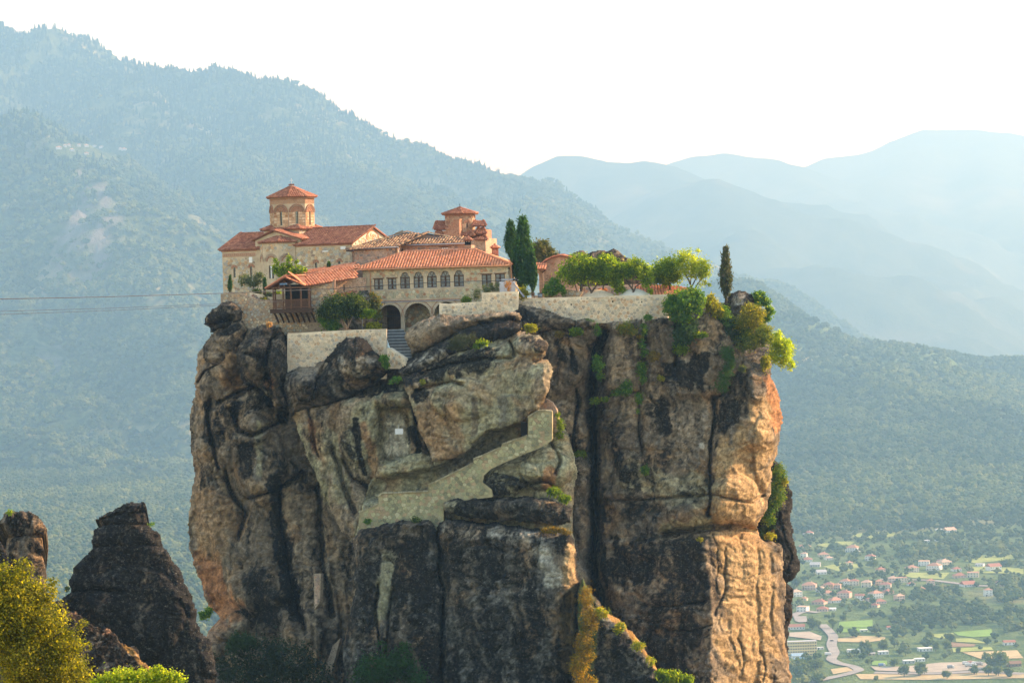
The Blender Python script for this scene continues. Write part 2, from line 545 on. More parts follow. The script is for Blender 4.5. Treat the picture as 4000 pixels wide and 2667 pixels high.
def crown_mat(name, c1, c2):
    t = NT(name)
    oi = t.n('ShaderNodeObjectInfo').outputs['Random']
    n = t.noise(3.0, 3, 0.7, t.obj())
    c = t.mix(oi, c1, c2)
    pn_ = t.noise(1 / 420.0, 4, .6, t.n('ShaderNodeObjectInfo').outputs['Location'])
    c = t.mix(1.0, c, t.ramp(pn_, [(.38, (.62, .7, .75)), (.62, (1.4, 1.3, 1.1))]), 'MULTIPLY')  # sunlit and shaded tones painted into the crowns in broad patches
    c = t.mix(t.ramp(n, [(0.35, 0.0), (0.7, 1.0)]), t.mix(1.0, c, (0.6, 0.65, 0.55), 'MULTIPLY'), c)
    d = t.n('ShaderNodeBsdfDiffuse'); t.l(c, d.inputs[0])
    tr = t.n('ShaderNodeBsdfTranslucent'); t.l(c, tr.inputs[0])
    mx = t.n('ShaderNodeMixShader'); mx.inputs[0].default_value = 0.25
    t.l(d.outputs[0], mx.inputs[1]); t.l(tr.outputs[0], mx.inputs[2]); t.l(mx.outputs[0], t.out.inputs[0])
    return t.m

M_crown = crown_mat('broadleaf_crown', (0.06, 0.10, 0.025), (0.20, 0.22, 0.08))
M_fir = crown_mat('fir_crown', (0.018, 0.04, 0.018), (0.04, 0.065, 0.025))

def blob_crown(seed, fir=False):
    """Unit tree for the far woods: base at z=0, height 1; lumpy broadleaf or ragged fir."""
    rg = np.random.RandomState(seed)
    vs = []; fs = []
    def lump(c, r, sz):
        bm = bmesh.new(); bmesh.ops.create_icosphere(bm, subdivisions=1, radius=1.0)
        n = len(vs)
        for v in bm.verts:
            k = r * (1 + rg.uniform(-0.28, 0.28))
            vs.append((c[0] + v.co.x * k, c[1] + v.co.y * k, c[2] + v.co.z * k * sz))
        for f in bm.faces: fs.append([n + v.index for v in f.verts])
        bm.free()
    if fir:
        for k in range(5):
            z0 = 0.08 + k * 0.19; r = 0.24 * (1 - k / 5.6)
            n = len(vs); m = 7
            for j in range(m):
                a = 6.283 * (j + rg.rand() * 0.5) / m; q = r * rg.uniform(0.75, 1.2)
                vs.append((math.cos(a) * q, math.sin(a) * q, z0 + rg.uniform(-0.03, 0.03)))
            vs.append((rg.uniform(-.02, .02), rg.uniform(-.02, .02), min(1.0, z0 + 0.32)))
            for j in range(m): fs.append([n + j, n + (j + 1) % m, n + m])
    else:
        lump((0, 0, 0.5), 0.36, 0.9)
        for k in range(7):
            a = 6.283 * k / 7 + rg.rand(); q = rg.uniform(0.2, 0.36)
            lump((math.cos(a) * q, math.sin(a) * q, rg.uniform(0.35, 0.8)), rg.uniform(0.15, 0.25), 0.85)
        lump((rg.uniform(-.1, .1), rg.uniform(-.1, .1), 0.82), 0.2, 0.8)
        n = len(vs)
        for a in range(4): vs.append((0.05 * math.cos(a * 1.57), 0.05 * math.sin(a * 1.57), 0))
        for a in range(4): vs.append((0.03 * math.cos(a * 1.57), 0.03 * math.sin(a * 1.57), 0.4))
        for a in range(4): fs.append([n + a, n + (a + 1) % 4, n + 4 + (a + 1) % 4, n + 4 + a])
    me = bpy.data.meshes.new('crown_unit'); me.from_pydata(vs, [], fs)
    me.materials.append(M_fir if fir else M_crown)
    return me

LIB = bpy.data.collections.new('tree_library')
LIBF = bpy.data.collections.new('fir_library')
for k in range(5):
    o = bpy.data.objects.new('crown_unit', blob_crown(k)); LIB.objects.link(o)
for k in range(3):
    o = bpy.data.objects.new('fir_unit', blob_crown(50 + k, True)); LIBF.objects.link(o)

def scatter_group(lib):
    g = bpy.data.node_groups.new('scatter_' + lib.name, 'GeometryNodeTree')
    g.interface.new_socket('Geometry', in_out='INPUT', socket_type='NodeSocketGeometry')
    g.interface.new_socket('Geometry', in_out='OUTPUT', socket_type='NodeSocketGeometry')
    N = g.nodes; L = g.links
    gi = N.new('NodeGroupInput'); go = N.new('NodeGroupOutput')
    ci = N.new('GeometryNodeCollectionInfo'); ci.inputs['Collection'].default_value = lib
    ci.inputs['Separate Children'].default_value = True; ci.inputs['Reset Children'].default_value = True
    ip = N.new('GeometryNodeInstanceOnPoints'); ip.inputs['Pick Instance'].default_value = True
    sc = N.new('GeometryNodeInputNamedAttribute'); sc.data_type = 'FLOAT_VECTOR'; sc.inputs['Name'].default_value = 'size'
    rt = N.new('GeometryNodeInputNamedAttribute'); rt.data_type = 'FLOAT_VECTOR'; rt.inputs['Name'].default_value = 'turn'
    L.new(gi.outputs[0], ip.inputs['Points']); L.new(ci.outputs[0], ip.inputs['Instance'])
    L.new(sc.outputs[0], ip.inputs['Scale'])
    e2r = N.new('FunctionNodeEulerToRotation'); L.new(rt.outputs[0], e2r.inputs[0]); L.new(e2r.outputs[0], ip.inputs['Rotation'])
    L.new(ip.outputs[0], go.inputs[0])
    return g
SG = scatter_group(LIB); SGF = scatter_group(LIBF)

def scatter(name, pts, size, group, label, seed=1):
    rg = np.random.RandomState(seed)
    n = len(pts)
    me = bpy.data.meshes.new(name)
    me.vertices.add(n); me.vertices.foreach_set('co', np.asarray(pts, np.float32).ravel())
    size = size * KM
    w = size * rg.uniform(0.85, 1.25, n)
    a = me.attributes.new('size', 'FLOAT_VECTOR', 'POINT'); a.data.foreach_set('vector', np.stack([w, w, size], -1).astype(np.float32).ravel())
    a = me.attributes.new('turn', 'FLOAT_VECTOR', 'POINT'); a.data.foreach_set('vector', np.stack([np.zeros(n), np.zeros(n), rg.rand(n) * 6.28], -1).astype(np.float32).ravel())
    o = link(name, me)
    md = o.modifiers.new('scatter', 'NODES'); md.node_group = group
    return tag(o, label, 'forest', kind='stuff')

def sample_slope(T, n, seed, fn, dens=None, margin=120, ymin=0, amin=0.0):
    """Random points on a terrain that fall into (or just beside) the view."""
    _, X, Y, Z, C = T
    rg = np.random.RandomState(seed)
    x = rg.uniform(X.min(), X.max(), n); y = rg.uniform(Y.min(), Y.max(), n)
    dx = X[0, 1] - X[0, 0]
    fx = np.clip((x - X.min()) / dx, 0, X.shape[1] - 1.001); fy = np.clip((y - Y.min()) / dx, 0, X.shape[0] - 1.001)
    i = fx.astype(int); j = fy.astype(int); u = fx - i; v = fy - j
    bl = lambda A: (A[j, i] * (1 - u) + A[j, i + 1] * u) * (1 - v) + (A[j + 1, i] * (1 - u) + A[j + 1, i + 1] * u) * v
    z = bl(Z); c = bl(C)
    p = np.stack([x, y, z], -1)
    q = proj(p)
    keep = (q[:, 0] > -margin * 3) & (q[:, 0] < 4000 + margin * 3) & (q[:, 1] > -margin) & (q[:, 1] < 2667 + margin) & (rg.rand(n) > c * .95)
    # drop points on slopes turned well away from the camera
    zx = (Z[j, i + 1] - Z[j, i]) / dx; zy = (Z[j + 1, i] - Z[j, i]) / dx
    facing = -(p[:, 0] * -zx + p[:, 1] * -zy + p[:, 2]) / np.linalg.norm(p, axis=1) / np.sqrt(1 + zx ** 2 + zy ** 2)
    keep &= facing > -0.12
    if dens is not None: keep &= rg.rand(n) < dens(p)
    return p[keep], q[keep]
_hz = lambda p: fbm(p[:, 0] / 230, p[:, 1] / 230, 4, ox=60.0)
pts, q = sample_slope(LEFT, 330000, 11, None, lambda p: np.clip(0.85 + _hz(p) * 1.5, 0.06, 1))
kp = ~((q[:, 0] > 212) & (q[:, 0] < 505) & (q[:, 1] > 566) & (q[:, 1] < 622)); pts = pts[kp]
hi = sst(270, 756, pts[:, 2] + 288 * fbm(pts[:, 0] / 540, pts[:, 1] / 540, 3))
rg = np.random.RandomState(3)
isf = rg.rand(len(pts)) < hi * 0.75
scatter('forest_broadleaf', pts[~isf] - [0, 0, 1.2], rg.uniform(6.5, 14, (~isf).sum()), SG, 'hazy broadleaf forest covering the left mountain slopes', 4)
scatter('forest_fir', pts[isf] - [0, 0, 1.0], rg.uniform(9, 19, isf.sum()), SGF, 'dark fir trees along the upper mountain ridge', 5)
def mid_dens(p):
    t = sst(2120 * KM, 2650 * KM, p[:, 1] + 700 * fbm(p[:, 0] / 300, p[:, 1] / 300, 3))
    return np.clip((0.85 + _hz(p) * 1.0) * np.maximum(t, sst(110, -110, p[:, 0]) * sst(2700, 2880, p[:, 1])), 0, 1) + 0.0
pts, q = sample_slope(MID, 260000, 12, None, mid_dens)
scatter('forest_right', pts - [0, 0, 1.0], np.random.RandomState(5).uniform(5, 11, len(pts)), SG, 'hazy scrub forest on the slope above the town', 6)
# ---------------------------------------------------------------- the valley town
def Z8(x, y): return (3000 + x / 2.044, 1900 + y / 2.044)
def GZ(x, y): return G(*Z8(x, y))
def drape(name, pts, mat, label, lift=.6, cat='field'):
    W = [GZ(x, y) for x, y in pts]
    c = np.mean(W, axis=0); c[2] = grid_z(MID, c[0], c[1])
    V = [c + [0, 0, lift]] ; ring = []
    for i in range(len(W)):
        a, b = W[i], W[(i + 1) % len(W)]
        for k in range(4):
            p = a + (b - a) * k / 4; ring.append(p)
    n = len(ring)
    for s in (.33, .66, 1.0):
        for p in ring:
            q = c + (p - c) * s; q = np.array([q[0], q[1], grid_z(MID, q[0], q[1]) + lift]); V.append(q)
    F = [[0, 1 + i, 1 + (i + 1) % n] for i in range(n)]
    for r in range(2):
        for i in range(n): a = 1 + r * n + i; b = 1 + r * n + (i + 1) % n; F.append([a, a + n, b + n, b])
    return tag(link(name, mesh_np(name, V, F, mat, True)), label, cat, kind='structure')
def field_mat(name, c, rows=0.0):
    t = NT(name); p = t.pos()
    n = t.noise(.06, 5, .6, p)
    col = t.ramp(n, [(.3, tuple(x * .8 for x in c)), (.7, tuple(x * 1.2 for x in c))])
    if rows:
        w = t.n('ShaderNodeTexWave'); w.inputs['Scale'].default_value = rows; w.inputs['Distortion'].default_value = 1.5; t.l(p, w.inputs['Vector'])
        col = t.mix(1.0, col, t.ramp(w.outputs[0], [(0, .75), (1, 1.15)]), 'MULTIPLY')
    t.bsdf(col, .95, .1); return t.m
F_green = field_mat('crop_green', (.16, .27, .05)); F_lime = field_mat('meadow_lime', (.26, .30, .08)); F_straw = field_mat('straw_field', (.42, .33, .17), .25); F_soil = field_mat('brown_soil', (.24, .16, .10), .3); F_dust = field_mat('dusty_yard', (.36, .31, .24))
for pts, mt, lb in ((((570, 1082), (835, 1066), (835, 1125), (560, 1130)), F_green, 'upper strip of the bright green crop field by the road'), (((560, 1135), (830, 1130), (800, 1165), (540, 1165)), F_green, 'lower strip of the bright green crop field by the road'),
                    (((1270, 1185), (1480, 1170), (1500, 1205), (1380, 1215)), F_lime, 'pale meadow left of the square green field'), (((1480, 1165), (1785, 1140), (1790, 1195), (1640, 1205), (1520, 1190)), F_green, 'square green field among dark trees'),
                    (((1500, 1215), (1620, 1212), (1760, 1255), (1500, 1240)), F_lime, 'narrow meadow below the square field'), (((1465, 1245), (1665, 1262), (1640, 1278), (1465, 1282)), F_soil, 'ploughed brown field strip'),
                    (((1470, 1290), (1780, 1282), (1800, 1305), (1480, 1325)), F_lime, 'light green field above the straw field'), (((1550, 1325), (1990, 1308), (2040, 1372), (1700, 1378)), F_straw, 'cut straw field at the right'),
                    (((550, 1215), (700, 1192), (940, 1202), (930, 1228), (780, 1246), (560, 1240)), F_straw, 'dry earth bank beside the road bend'), (((650, 385), (870, 362), (1020, 372), (1000, 398), (720, 428)), F_lime, 'small light meadow above the town'),
                    (((380, 465), (560, 440), (700, 440), (650, 470), (480, 490)), F_lime, 'meadow beside the cliff above the first houses'), (((1560, 595), (1750, 540), (1900, 525), (2060, 560), (1900, 590), (1650, 612)), F_lime, 'pale slope meadow at the right above the houses'),
                    (((960, 680), (1200, 690), (1450, 690), (1400, 740), (1150, 730)), F_lime, 'meadow strip between the middle houses'), (((830, 1395), (950, 1390), (950, 1425), (830, 1425)), F_green, 'tiny bright green plot below the shed'),
                    (((500, 1460), (640, 1440), (680, 1470), (520, 1500)), F_straw, 'straw patch inside the road loop'), (((700, 1500), (1300, 1490), (1700, 1470), (2044, 1500), (2044, 1530), (1300, 1545), (740, 1540)), F_straw, 'dry field strip along the bottom edge'),
                    (((1600, 640), (2040, 650), (2040, 700), (1650, 690)), F_lime, 'light plot right of the middle houses'), (((440, 640), (640, 600), (760, 640), (600, 690)), F_lime, 'light plot among the upper left houses')):
    drape('field', pts, mt, lb)
drape('yard', ((820, 1440), (1100, 1440), (1360, 1410), (1700, 1400), (1760, 1420), (1700, 1465), (1300, 1488), (860, 1472)), F_dust, 'dusty pale depot yard', .9, 'yard')
drape('yard', ((165, 1170), (330, 1160), (430, 1200), (420, 1230), (170, 1200)), F_dust, 'pale paved yard above the big block', .9, 'yard')
M_road = field_mat('pale_asphalt', (.27, .25, .225))
def road(pts, w, label):
    W = [GZ(x, y) for x, y in pts]
    V = []; F = []
    fine = []
    for i in range(len(W) - 1):
        for k in range(6): fine.append(W[i] + (W[i + 1] - W[i]) * k / 6)
    fine.append(W[-1]); fine = np.array(fine)
    for r in range(2): fine[1:-1] = (fine[:-2] + fine[1:-1] * 2 + fine[2:]) / 4
    for i, p in enumerate(fine):
        d = fine[min(i + 1, len(fine) - 1)] - fine[max(i - 1, 0)]; n = np.array([-d[1], d[0], 0]); n /= np.linalg.norm(n) + 1e-9
        for s in (-1, 1): q = p + n * w * KM / 2 * s; V.append((q[0], q[1], grid_z(MID, q[0], q[1]) + 1.1))
    for i in range(len(fine) - 1): F.append([2 * i, 2 * i + 1, 2 * i + 3, 2 * i + 2])
    tag(link('road', mesh_np('road', V, F, M_road)), label, 'road', kind='structure')
road([(430, 1105), (480, 1150), (525, 1200), (505, 1270), (535, 1330), (500, 1385), (560, 1415), (680, 1440), (735, 1470), (640, 1500), (480, 1535), (300, 1575)], 6, 'winding pale road leading through the valley')
road([(195, 1040), (250, 1010), (320, 1000), (400, 1010)], 6, 'road piece appearing behind the cliff'); road([(255, 1040), (265, 1075), (300, 1085)], 8, 'short road bend by the red roofed hall')
road([(850, 1490), (1300, 1500), (1700, 1480), (2044, 1500)], 7, 'straight farm road along the bottom'); road([(900, 745), (1300, 750), (1700, 800), (2000, 790)], 6, 'town street crossing the middle rows')

WALLC = dict(white=(.72, .70, .66), cream=(.66, .56, .42), pink=(.60, .42, .33), orange=(.62, .36, .20), grey=(.45, .44, .42), tan=(.50, .40, .28), yellow=(.68, .52, .26), brown=(.26, .17, .11))
ROOFC = dict(red=(.34, .15, .10), orange=(.42, .22, .14), pale=(.52, .34, .24), grey=(.42, .42, .42), blue=(.30, .42, .52), white=(.68, .67, .64), brown=(.24, .14, .09))
MW = {k: simple('plaster_' + k, v, .9, .08, .5) for k, v in WALLC.items()}
MR = {k: simple('roof_' + k, v, .9, .18, .8) for k, v in ROOFC.items()}
M_far_glass = simple('far_window', (.06, .07, .08), .3, .2)
_wm = {}
def wbox(w, h):
    k = (round(w, 1), round(h, 1))
    if k not in _wm:
        ob = MB().box(-w / 2, w / 2, -.06, .06, 0, h).build('window', M_far_glass); _wm[k] = ob.data; bpy.data.objects.remove(ob)
    return _wm[k]
def town_house(x, y, w, st, wc, rc, label, rt='hip', rot=None, dep=.8, group='houses of the valley town', name='town_house', base=None, cat='house', sc=1.0, nwin=None):
    """Base centre at zoom pixel (x, y), w = width in those pixels, st = storeys."""
    p = base if base is not None else GZ(x, y)
    m = p[1] / FPX
    W = w / 2.044 * m * sc; H = 3.0 * st * min(1.0, max(.62, W / 11)); D = W * dep
    rg = np.random.RandomState(int(x * 7 + y))
    a = rg.uniform(-.5, .5) if rot is None else rot
    root = empty(name, p, a, label, cat, group)
    b = MB().box(-W / 2, W / 2, 0, D, -2, H); o = b.build('wall', MW[wc], root)
    e = .5; r = MB()
    if rt == 'flat': r.box(-W / 2 - .2, W / 2 + .2, -.2, D + .2, H, H + .35)
    elif rt == 'gable':
        h = D * .28
        r.add([(-W / 2 - e, -e, H), (W / 2 + e, -e, H), (W / 2 + e, D + e, H), (-W / 2 - e, D + e, H), (-W / 2 - e, D / 2, H + h), (W / 2 + e, D / 2, H + h)], [(0, 1, 5, 4), (2, 3, 4, 5), (0, 4, 3), (1, 2, 5), (0, 3, 2, 1)])
    else:
        h = D * .26; q = max(W / 2 - D / 2, .3)
        r.add([(-W / 2 - e, -e, H), (W / 2 + e, -e, H), (W / 2 + e, D + e, H), (-W / 2 - e, D + e, H), (-q, D / 2, H + h), (q, D / 2, H + h)], [(0, 1, 5, 4), (2, 3, 4, 5), (0, 4, 3), (1, 2, 5), (0, 3, 2, 1)])
    ro = r.build('roof', MR[rc], root)
    if W > 6 and rt == 'hip': MB().box(W * .15, W * .15 + .7, D * .55, D * .55 + .7, H, H + D * .3 + .6).build('chimney', MW['cream'], ro)
    n = nwin or max(2, int(W / 3.2))
    sh = H / st
    for f in range(st):
        for k in range(n):
            ob = link('window', wbox(1.1 if n < 8 else 1.5, sh * .42), root); ob.location = (-W / 2 + W * (k + .5) / n, -.03, f * sh + sh * .32)
    if W > 5:
        ob = link('door', wbox(1.2, 2.0), root); ob.location = (-W / 2 + W * .08 + .6, -.035, 0)
    if st > 1 and W > 7 and rt != 'flat':
        MB().box(-W * .3, W * .25, -1.1, 0, sh - .1, sh + .1).build('balcony', MW['white'], root)
    return root
ROWS = [('topmost', [(275, 492, 60, 1, 'pink', 'red', 'hip'), (318, 490, 50, 1, 'white', 'pale', 'hip'), (540, 495, 50, 1, 'white', 'grey', 'gable'), (663, 522, 100, 2, 'white', 'orange', 'hip'), (1225, 338, 44, 1, 'white', 'white', 'flat'), (1375, 352, 50, 1, 'white', 'white', 'flat'), (1468, 362, 90, 1, 'white', 'pale', 'gable'), (1270, 442, 50, 1, 'grey', 'white', 'flat'), (1350, 442, 44, 1, 'white', 'grey', 'flat')]),
        ('second', [(283, 562, 50, 2, 'white', 'pale', 'hip'), (312, 600, 84, 1, 'white', 'red', 'hip'), (450, 558, 80, 1, 'cream', 'orange', 'hip'), (495, 584, 60, 1, 'white', 'pale', 'hip'), (808, 590, 72, 2, 'white', 'red', 'hip'), (1245, 632, 88, 2, 'white', 'pale', 'flat'), (1362, 616, 62, 1, 'cream', 'red', 'hip'), (1430, 636, 96, 2, 'cream', 'pale', 'hip'), (1685, 636, 66, 1, 'white', 'grey', 'flat')]),
        ('third', [(375, 640, 80, 1, 'grey', 'grey', 'gable'), (432, 700, 78, 1, 'white', 'grey', 'gable'), (660, 632, 50, 2, 'cream', 'orange', 'hip'), (912, 692, 64, 2, 'pink', 'red', 'hip'), (1165, 684, 92, 2, 'cream', 'orange', 'hip'), (1315, 668, 106, 2, 'white', 'orange', 'hip'), (1515, 675, 70, 1, 'white', 'red', 'hip'), (1822, 674, 104, 2, 'white', 'red', 'gable')]),
        ('fourth', [(610, 792, 82, 2, 'white', 'orange', 'hip'), (690, 792, 76, 2, 'cream', 'red', 'hip'), (785, 802, 82, 2, 'cream', 'pale', 'hip'), (893, 788, 62, 2, 'orange', 'orange', 'hip'), (1000, 768, 70, 2, 'pink', 'pale', 'hip'), (1076, 765, 78, 2, 'cream', 'orange', 'flat'), (1150, 790, 60, 1, 'white', 'red', 'hip'), (1305, 794, 56, 3, 'pink', 'orange', 'hip'), (1538, 728, 98, 1, 'pink', 'red', 'hip'), (1637, 724, 92, 2, 'cream', 'orange', 'flat'), (1925, 752, 80, 1, 'pink', 'red', 'gable')]),
        ('fifth', [(325, 824, 112, 2, 'pink', 'orange', 'hip'), (412, 842, 62, 2, 'white', 'pale', 'hip'), (480, 820, 84, 2, 'orange', 'red', 'hip'), (548, 818, 62, 2, 'pink', 'orange', 'hip'), (936, 820, 88, 2, 'cream', 'red', 'hip'), (975, 856, 80, 1, 'pink', 'red', 'hip'), (1215, 838, 92, 1, 'cream', 'orange', 'hip'), (1360, 828, 90, 1, 'grey', 'brown', 'gable'), (1440, 815, 60, 1, 'white', 'grey', 'flat'), (1617, 798, 108, 1, 'white', 'red', 'gable'), (1840, 778, 60, 1, 'cream', 'red', 'hip')]),
        ('sixth', [(240, 878, 84, 2, 'white', 'pale', 'hip'), (278, 910, 62, 1, 'cream', 'orange', 'hip'), (490, 868, 92, 1, 'cream', 'orange', 'hip'), (600, 888, 104, 2, 'pink', 'red', 'hip'), (726, 908, 68, 2, 'white', 'red', 'gable'), (882, 890, 98, 2, 'white', 'orange', 'hip'), (905, 935, 90, 1, 'pink', 'red', 'hip'), (1062, 910, 72, 2, 'pink', 'pale', 'hip'), (1765, 874, 62, 3, 'white', 'orange', 'hip')]),
        ('lowest', [(267, 1000, 84, 2, 'white', 'pale', 'flat'), (397, 940, 104, 1, 'pink', 'red', 'hip'), (432, 996, 90, 1, 'pink', 'red', 'hip'), (555, 926, 112, 1, 'white', 'orange', 'hip'), (518, 990, 50, 1, 'white', 'white', 'gable'), (800, 920, 40, 2, 'pink', 'red', 'hip'), (842, 965, 70, 1, 'cream', 'red', 'hip'), (985, 1140, 60, 1, 'white', 'red', 'gable')])]
ORD = ['leftmost', 'second', 'third', 'fourth', 'fifth', 'sixth', 'seventh', 'eighth', 'ninth', 'tenth', 'eleventh', 'twelfth']
for rn, hs in ROWS:
    hs = sorted(hs)
    for i, (x, y, w, st, wc, rc, rt) in enumerate(hs):
        lab = '%s %s roofed house, %s in the %s town row' % (wc, rc, (ORD[i] + (' from the left' if i else '')), rn)
        town_house(x, y, w, st, wc, rc, lab, rt)
town_house(312, 384, 72, 1, 'white', 'red', 'white house with red roof alone in the meadow nearest the cliff')
town_house(225, 1140, 140, 1, 'white', 'red', 'long white hall with red roof beside the road bend', 'gable', 0, .5, name='hall')
town_house(275, 1352, 236, 5, 'yellow', 'grey', 'five storey yellow and grey industrial block at the cliff foot', 'flat', .05, .3, name='factory_block', cat='building', nwin=12)
for x, y, w, wc, rc, lb in ((250, 1372, 112, 'white', 'blue', 'blue roofed shed in front of the yellow block'), (262, 1402, 92, 'white', 'blue', 'smaller blue grey shed nearest the cliff foot'), (420, 1298, 52, 'white', 'white', 'little white building right of the yellow block'),
                            (1262, 1314, 112, 'white', 'white', 'white villa between two dark trees right of the bank'), (925, 1338, 82, 'white', 'white', 'white shed with wide front left of the villa'), (830, 1345, 52, 'tan', 'grey', 'small tan shed left of the white shed'),
                            (1932, 1264, 92, 'white', 'red', 'white farmhouse with red roof at the far right fields'), (1130, 1412, 90, 'grey', 'white', 'open grey depot shed at the yard'), (1215, 1396, 82, 'white', 'white', 'white depot shed at the yard'),
                            (1970, 1436, 112, 'brown', 'brown', 'brown barn at the right edge of the valley'), (690, 1325, 100, 'white', 'white', 'low white workshop right of the road'), (770, 1160, 60, 'white', 'white', 'tiny white shed under the green crop field')):
    town_house(x, y, w, 1, wc, rc, lb, 'gable' if rc != 'white' else 'flat', .1, .6, name='shed', cat='shed', group='sheds and farm buildings in the valley')
# hamlet on the left mountain
for i, (x, y, w) in enumerate(((230, 586, 24), (255, 577, 14), (270, 575, 14), (281, 594, 20), (309, 575, 15), (338, 577, 17), (338, 608, 18), (369, 578, 16), (397, 581, 18), (485, 590, 20), (470, 588, 12))):
    p = on_terrain(LEFT, x, y, 7700, 20.0) + np.array([0, 0, 3.0])
    town_house(x, y, w, 2, 'white', 'pale' if i % 2 else 'orange', 'tiny white house of the mountain hamlet, %s from its left end' % (ORD[i] if i else 'first'), 'hip', .2, group='houses of the mountain hamlet', base=p, sc=2.044, nwin=2)
# vehicles
M_tyre = simple('tyre', (.02, .02, .02), .9, .1)
def truck(x, y, col, label, L=7.0, cat='truck', car=False):
    p = GZ(x, y) + np.array([0, 0, 1.0]); root = empty('parked_truck' if not car else 'car', p, .2, label, cat)
    m = simple('vehicle_paint', col, .4, .05)
    if car:
        MB().prism([(-2, .3), (2, .3), (2, .8), (1.2, .9), (.7, 1.4), (-1.2, 1.4), (-1.8, .9), (-2, .85)], -.85, .85).build('body', m, root)
    else:
        MB().box(-L / 2, L / 2 - 2.2, -1.2, 1.2, .9, 3.1).build('cargo_box', m, root); MB().prism([(L / 2 - 2.0, .6), (L / 2, .6), (L / 2, 1.6), (L / 2 - .5, 2.6), (L / 2 - 2.0, 2.6)], -1.15, 1.15).build('cab', MW['white'], root)
        MB().box(-L / 2, L / 2 - .1, -.9, .9, .5, .85).build('chassis', M_tyre, root)
    for sx in ((-L / 2 + 1, L / 2 - 1.2) if not car else (-1.2, 1.2)):
        for sy in (-1.1, 1.0) if not car else (-.9, .8): MB().tube([(sx, sy, .5), (sx, sy + .12, .5)], .5 if not car else .33, 10).build('wheel', M_tyre, root)
for i, (x, y, c) in enumerate(((1580, 1425, (.6, .6, .6)), (1620, 1422, (.5, .25, .2)), (1655, 1428, (.65, .65, .65)), (1690, 1432, (.35, .3, .28)), (1600, 1440, (.55, .55, .5)), (1640, 1442, (.6, .6, .6)))):
    truck(x, y, c, 'parked lorry at the yard right end, %s of six from the left' % ['first', 'third', 'fifth', 'sixth', 'second', 'fourth'][i])
truck(1460, 1455, (.25, .27, .3), 'dark lorry standing alone in the yard middle'); truck(910, 1440, (.15, .25, .45), 'blue lorry at the left end of the yard'); truck(480, 1352, (.7, .7, .7), 'white lorry parked by the road below the yellow block')
truck(510, 1240, (.05, .05, .06), 'small black car driving on the valley road', cat='car', car=True)
# trees of the valley floor
def valley_tree(x, y, w, h, label, seed):
    p = GZ(x, y); m = p[1] / FPX / 2.044
    W, Hh = w * m, h * m
    root = empty('valley_tree', p, 0, label, 'tree', 'single trees on the valley floor')
    rg = np.random.RandomState(seed)
    n = 1500
    c = rg.normal(size=(16, 3)); c /= np.linalg.norm(c, axis=1)[:, None]; c *= rg.uniform(.45, 1, (16, 1)) * np.array([W * .42, W * .42, Hh * .34]); c[:, 2] += Hh * .58
    k = rg.randint(16, size=n)
    pos = c[k] + rg.normal(size=(n, 3)) * W * .085
    nr = rg.normal(size=(n, 3)) + np.array([0, 0, .6]); nr /= np.linalg.norm(nr, axis=1)[:, None]
    t = np.cross(nr, rg.normal(size=(n, 3))); t /= np.linalg.norm(t, axis=1)[:, None]; b = np.cross(nr, t); s = W * .05
    V = np.stack([pos - t * s, pos + b * s, pos + t * s, pos - b * s], 1).reshape(-1, 3)
    link('crown', mesh_np('crown', V, np.arange(4 * n).reshape(n, 4), L_val, False, {'rnd': np.repeat(np.clip(.6 * rg.rand(16)[k] + .4 * rg.rand(n), 0, 1), 4)}), root)
    MB().tube([(0, 0, -1), (0, 0, Hh * .3), (W * .03, 0, Hh * .6)], [W * .05, W * .035, W * .012], 6).build('trunk', M_vbark, root)
L_val = leaf_mat('valley_leaf', (.03, .06, .015), (.07, .11, .025), .3, (.13, .16, .035)); M_vbark = simple('valley_bark', (.10, .07, .05), .9, .2)
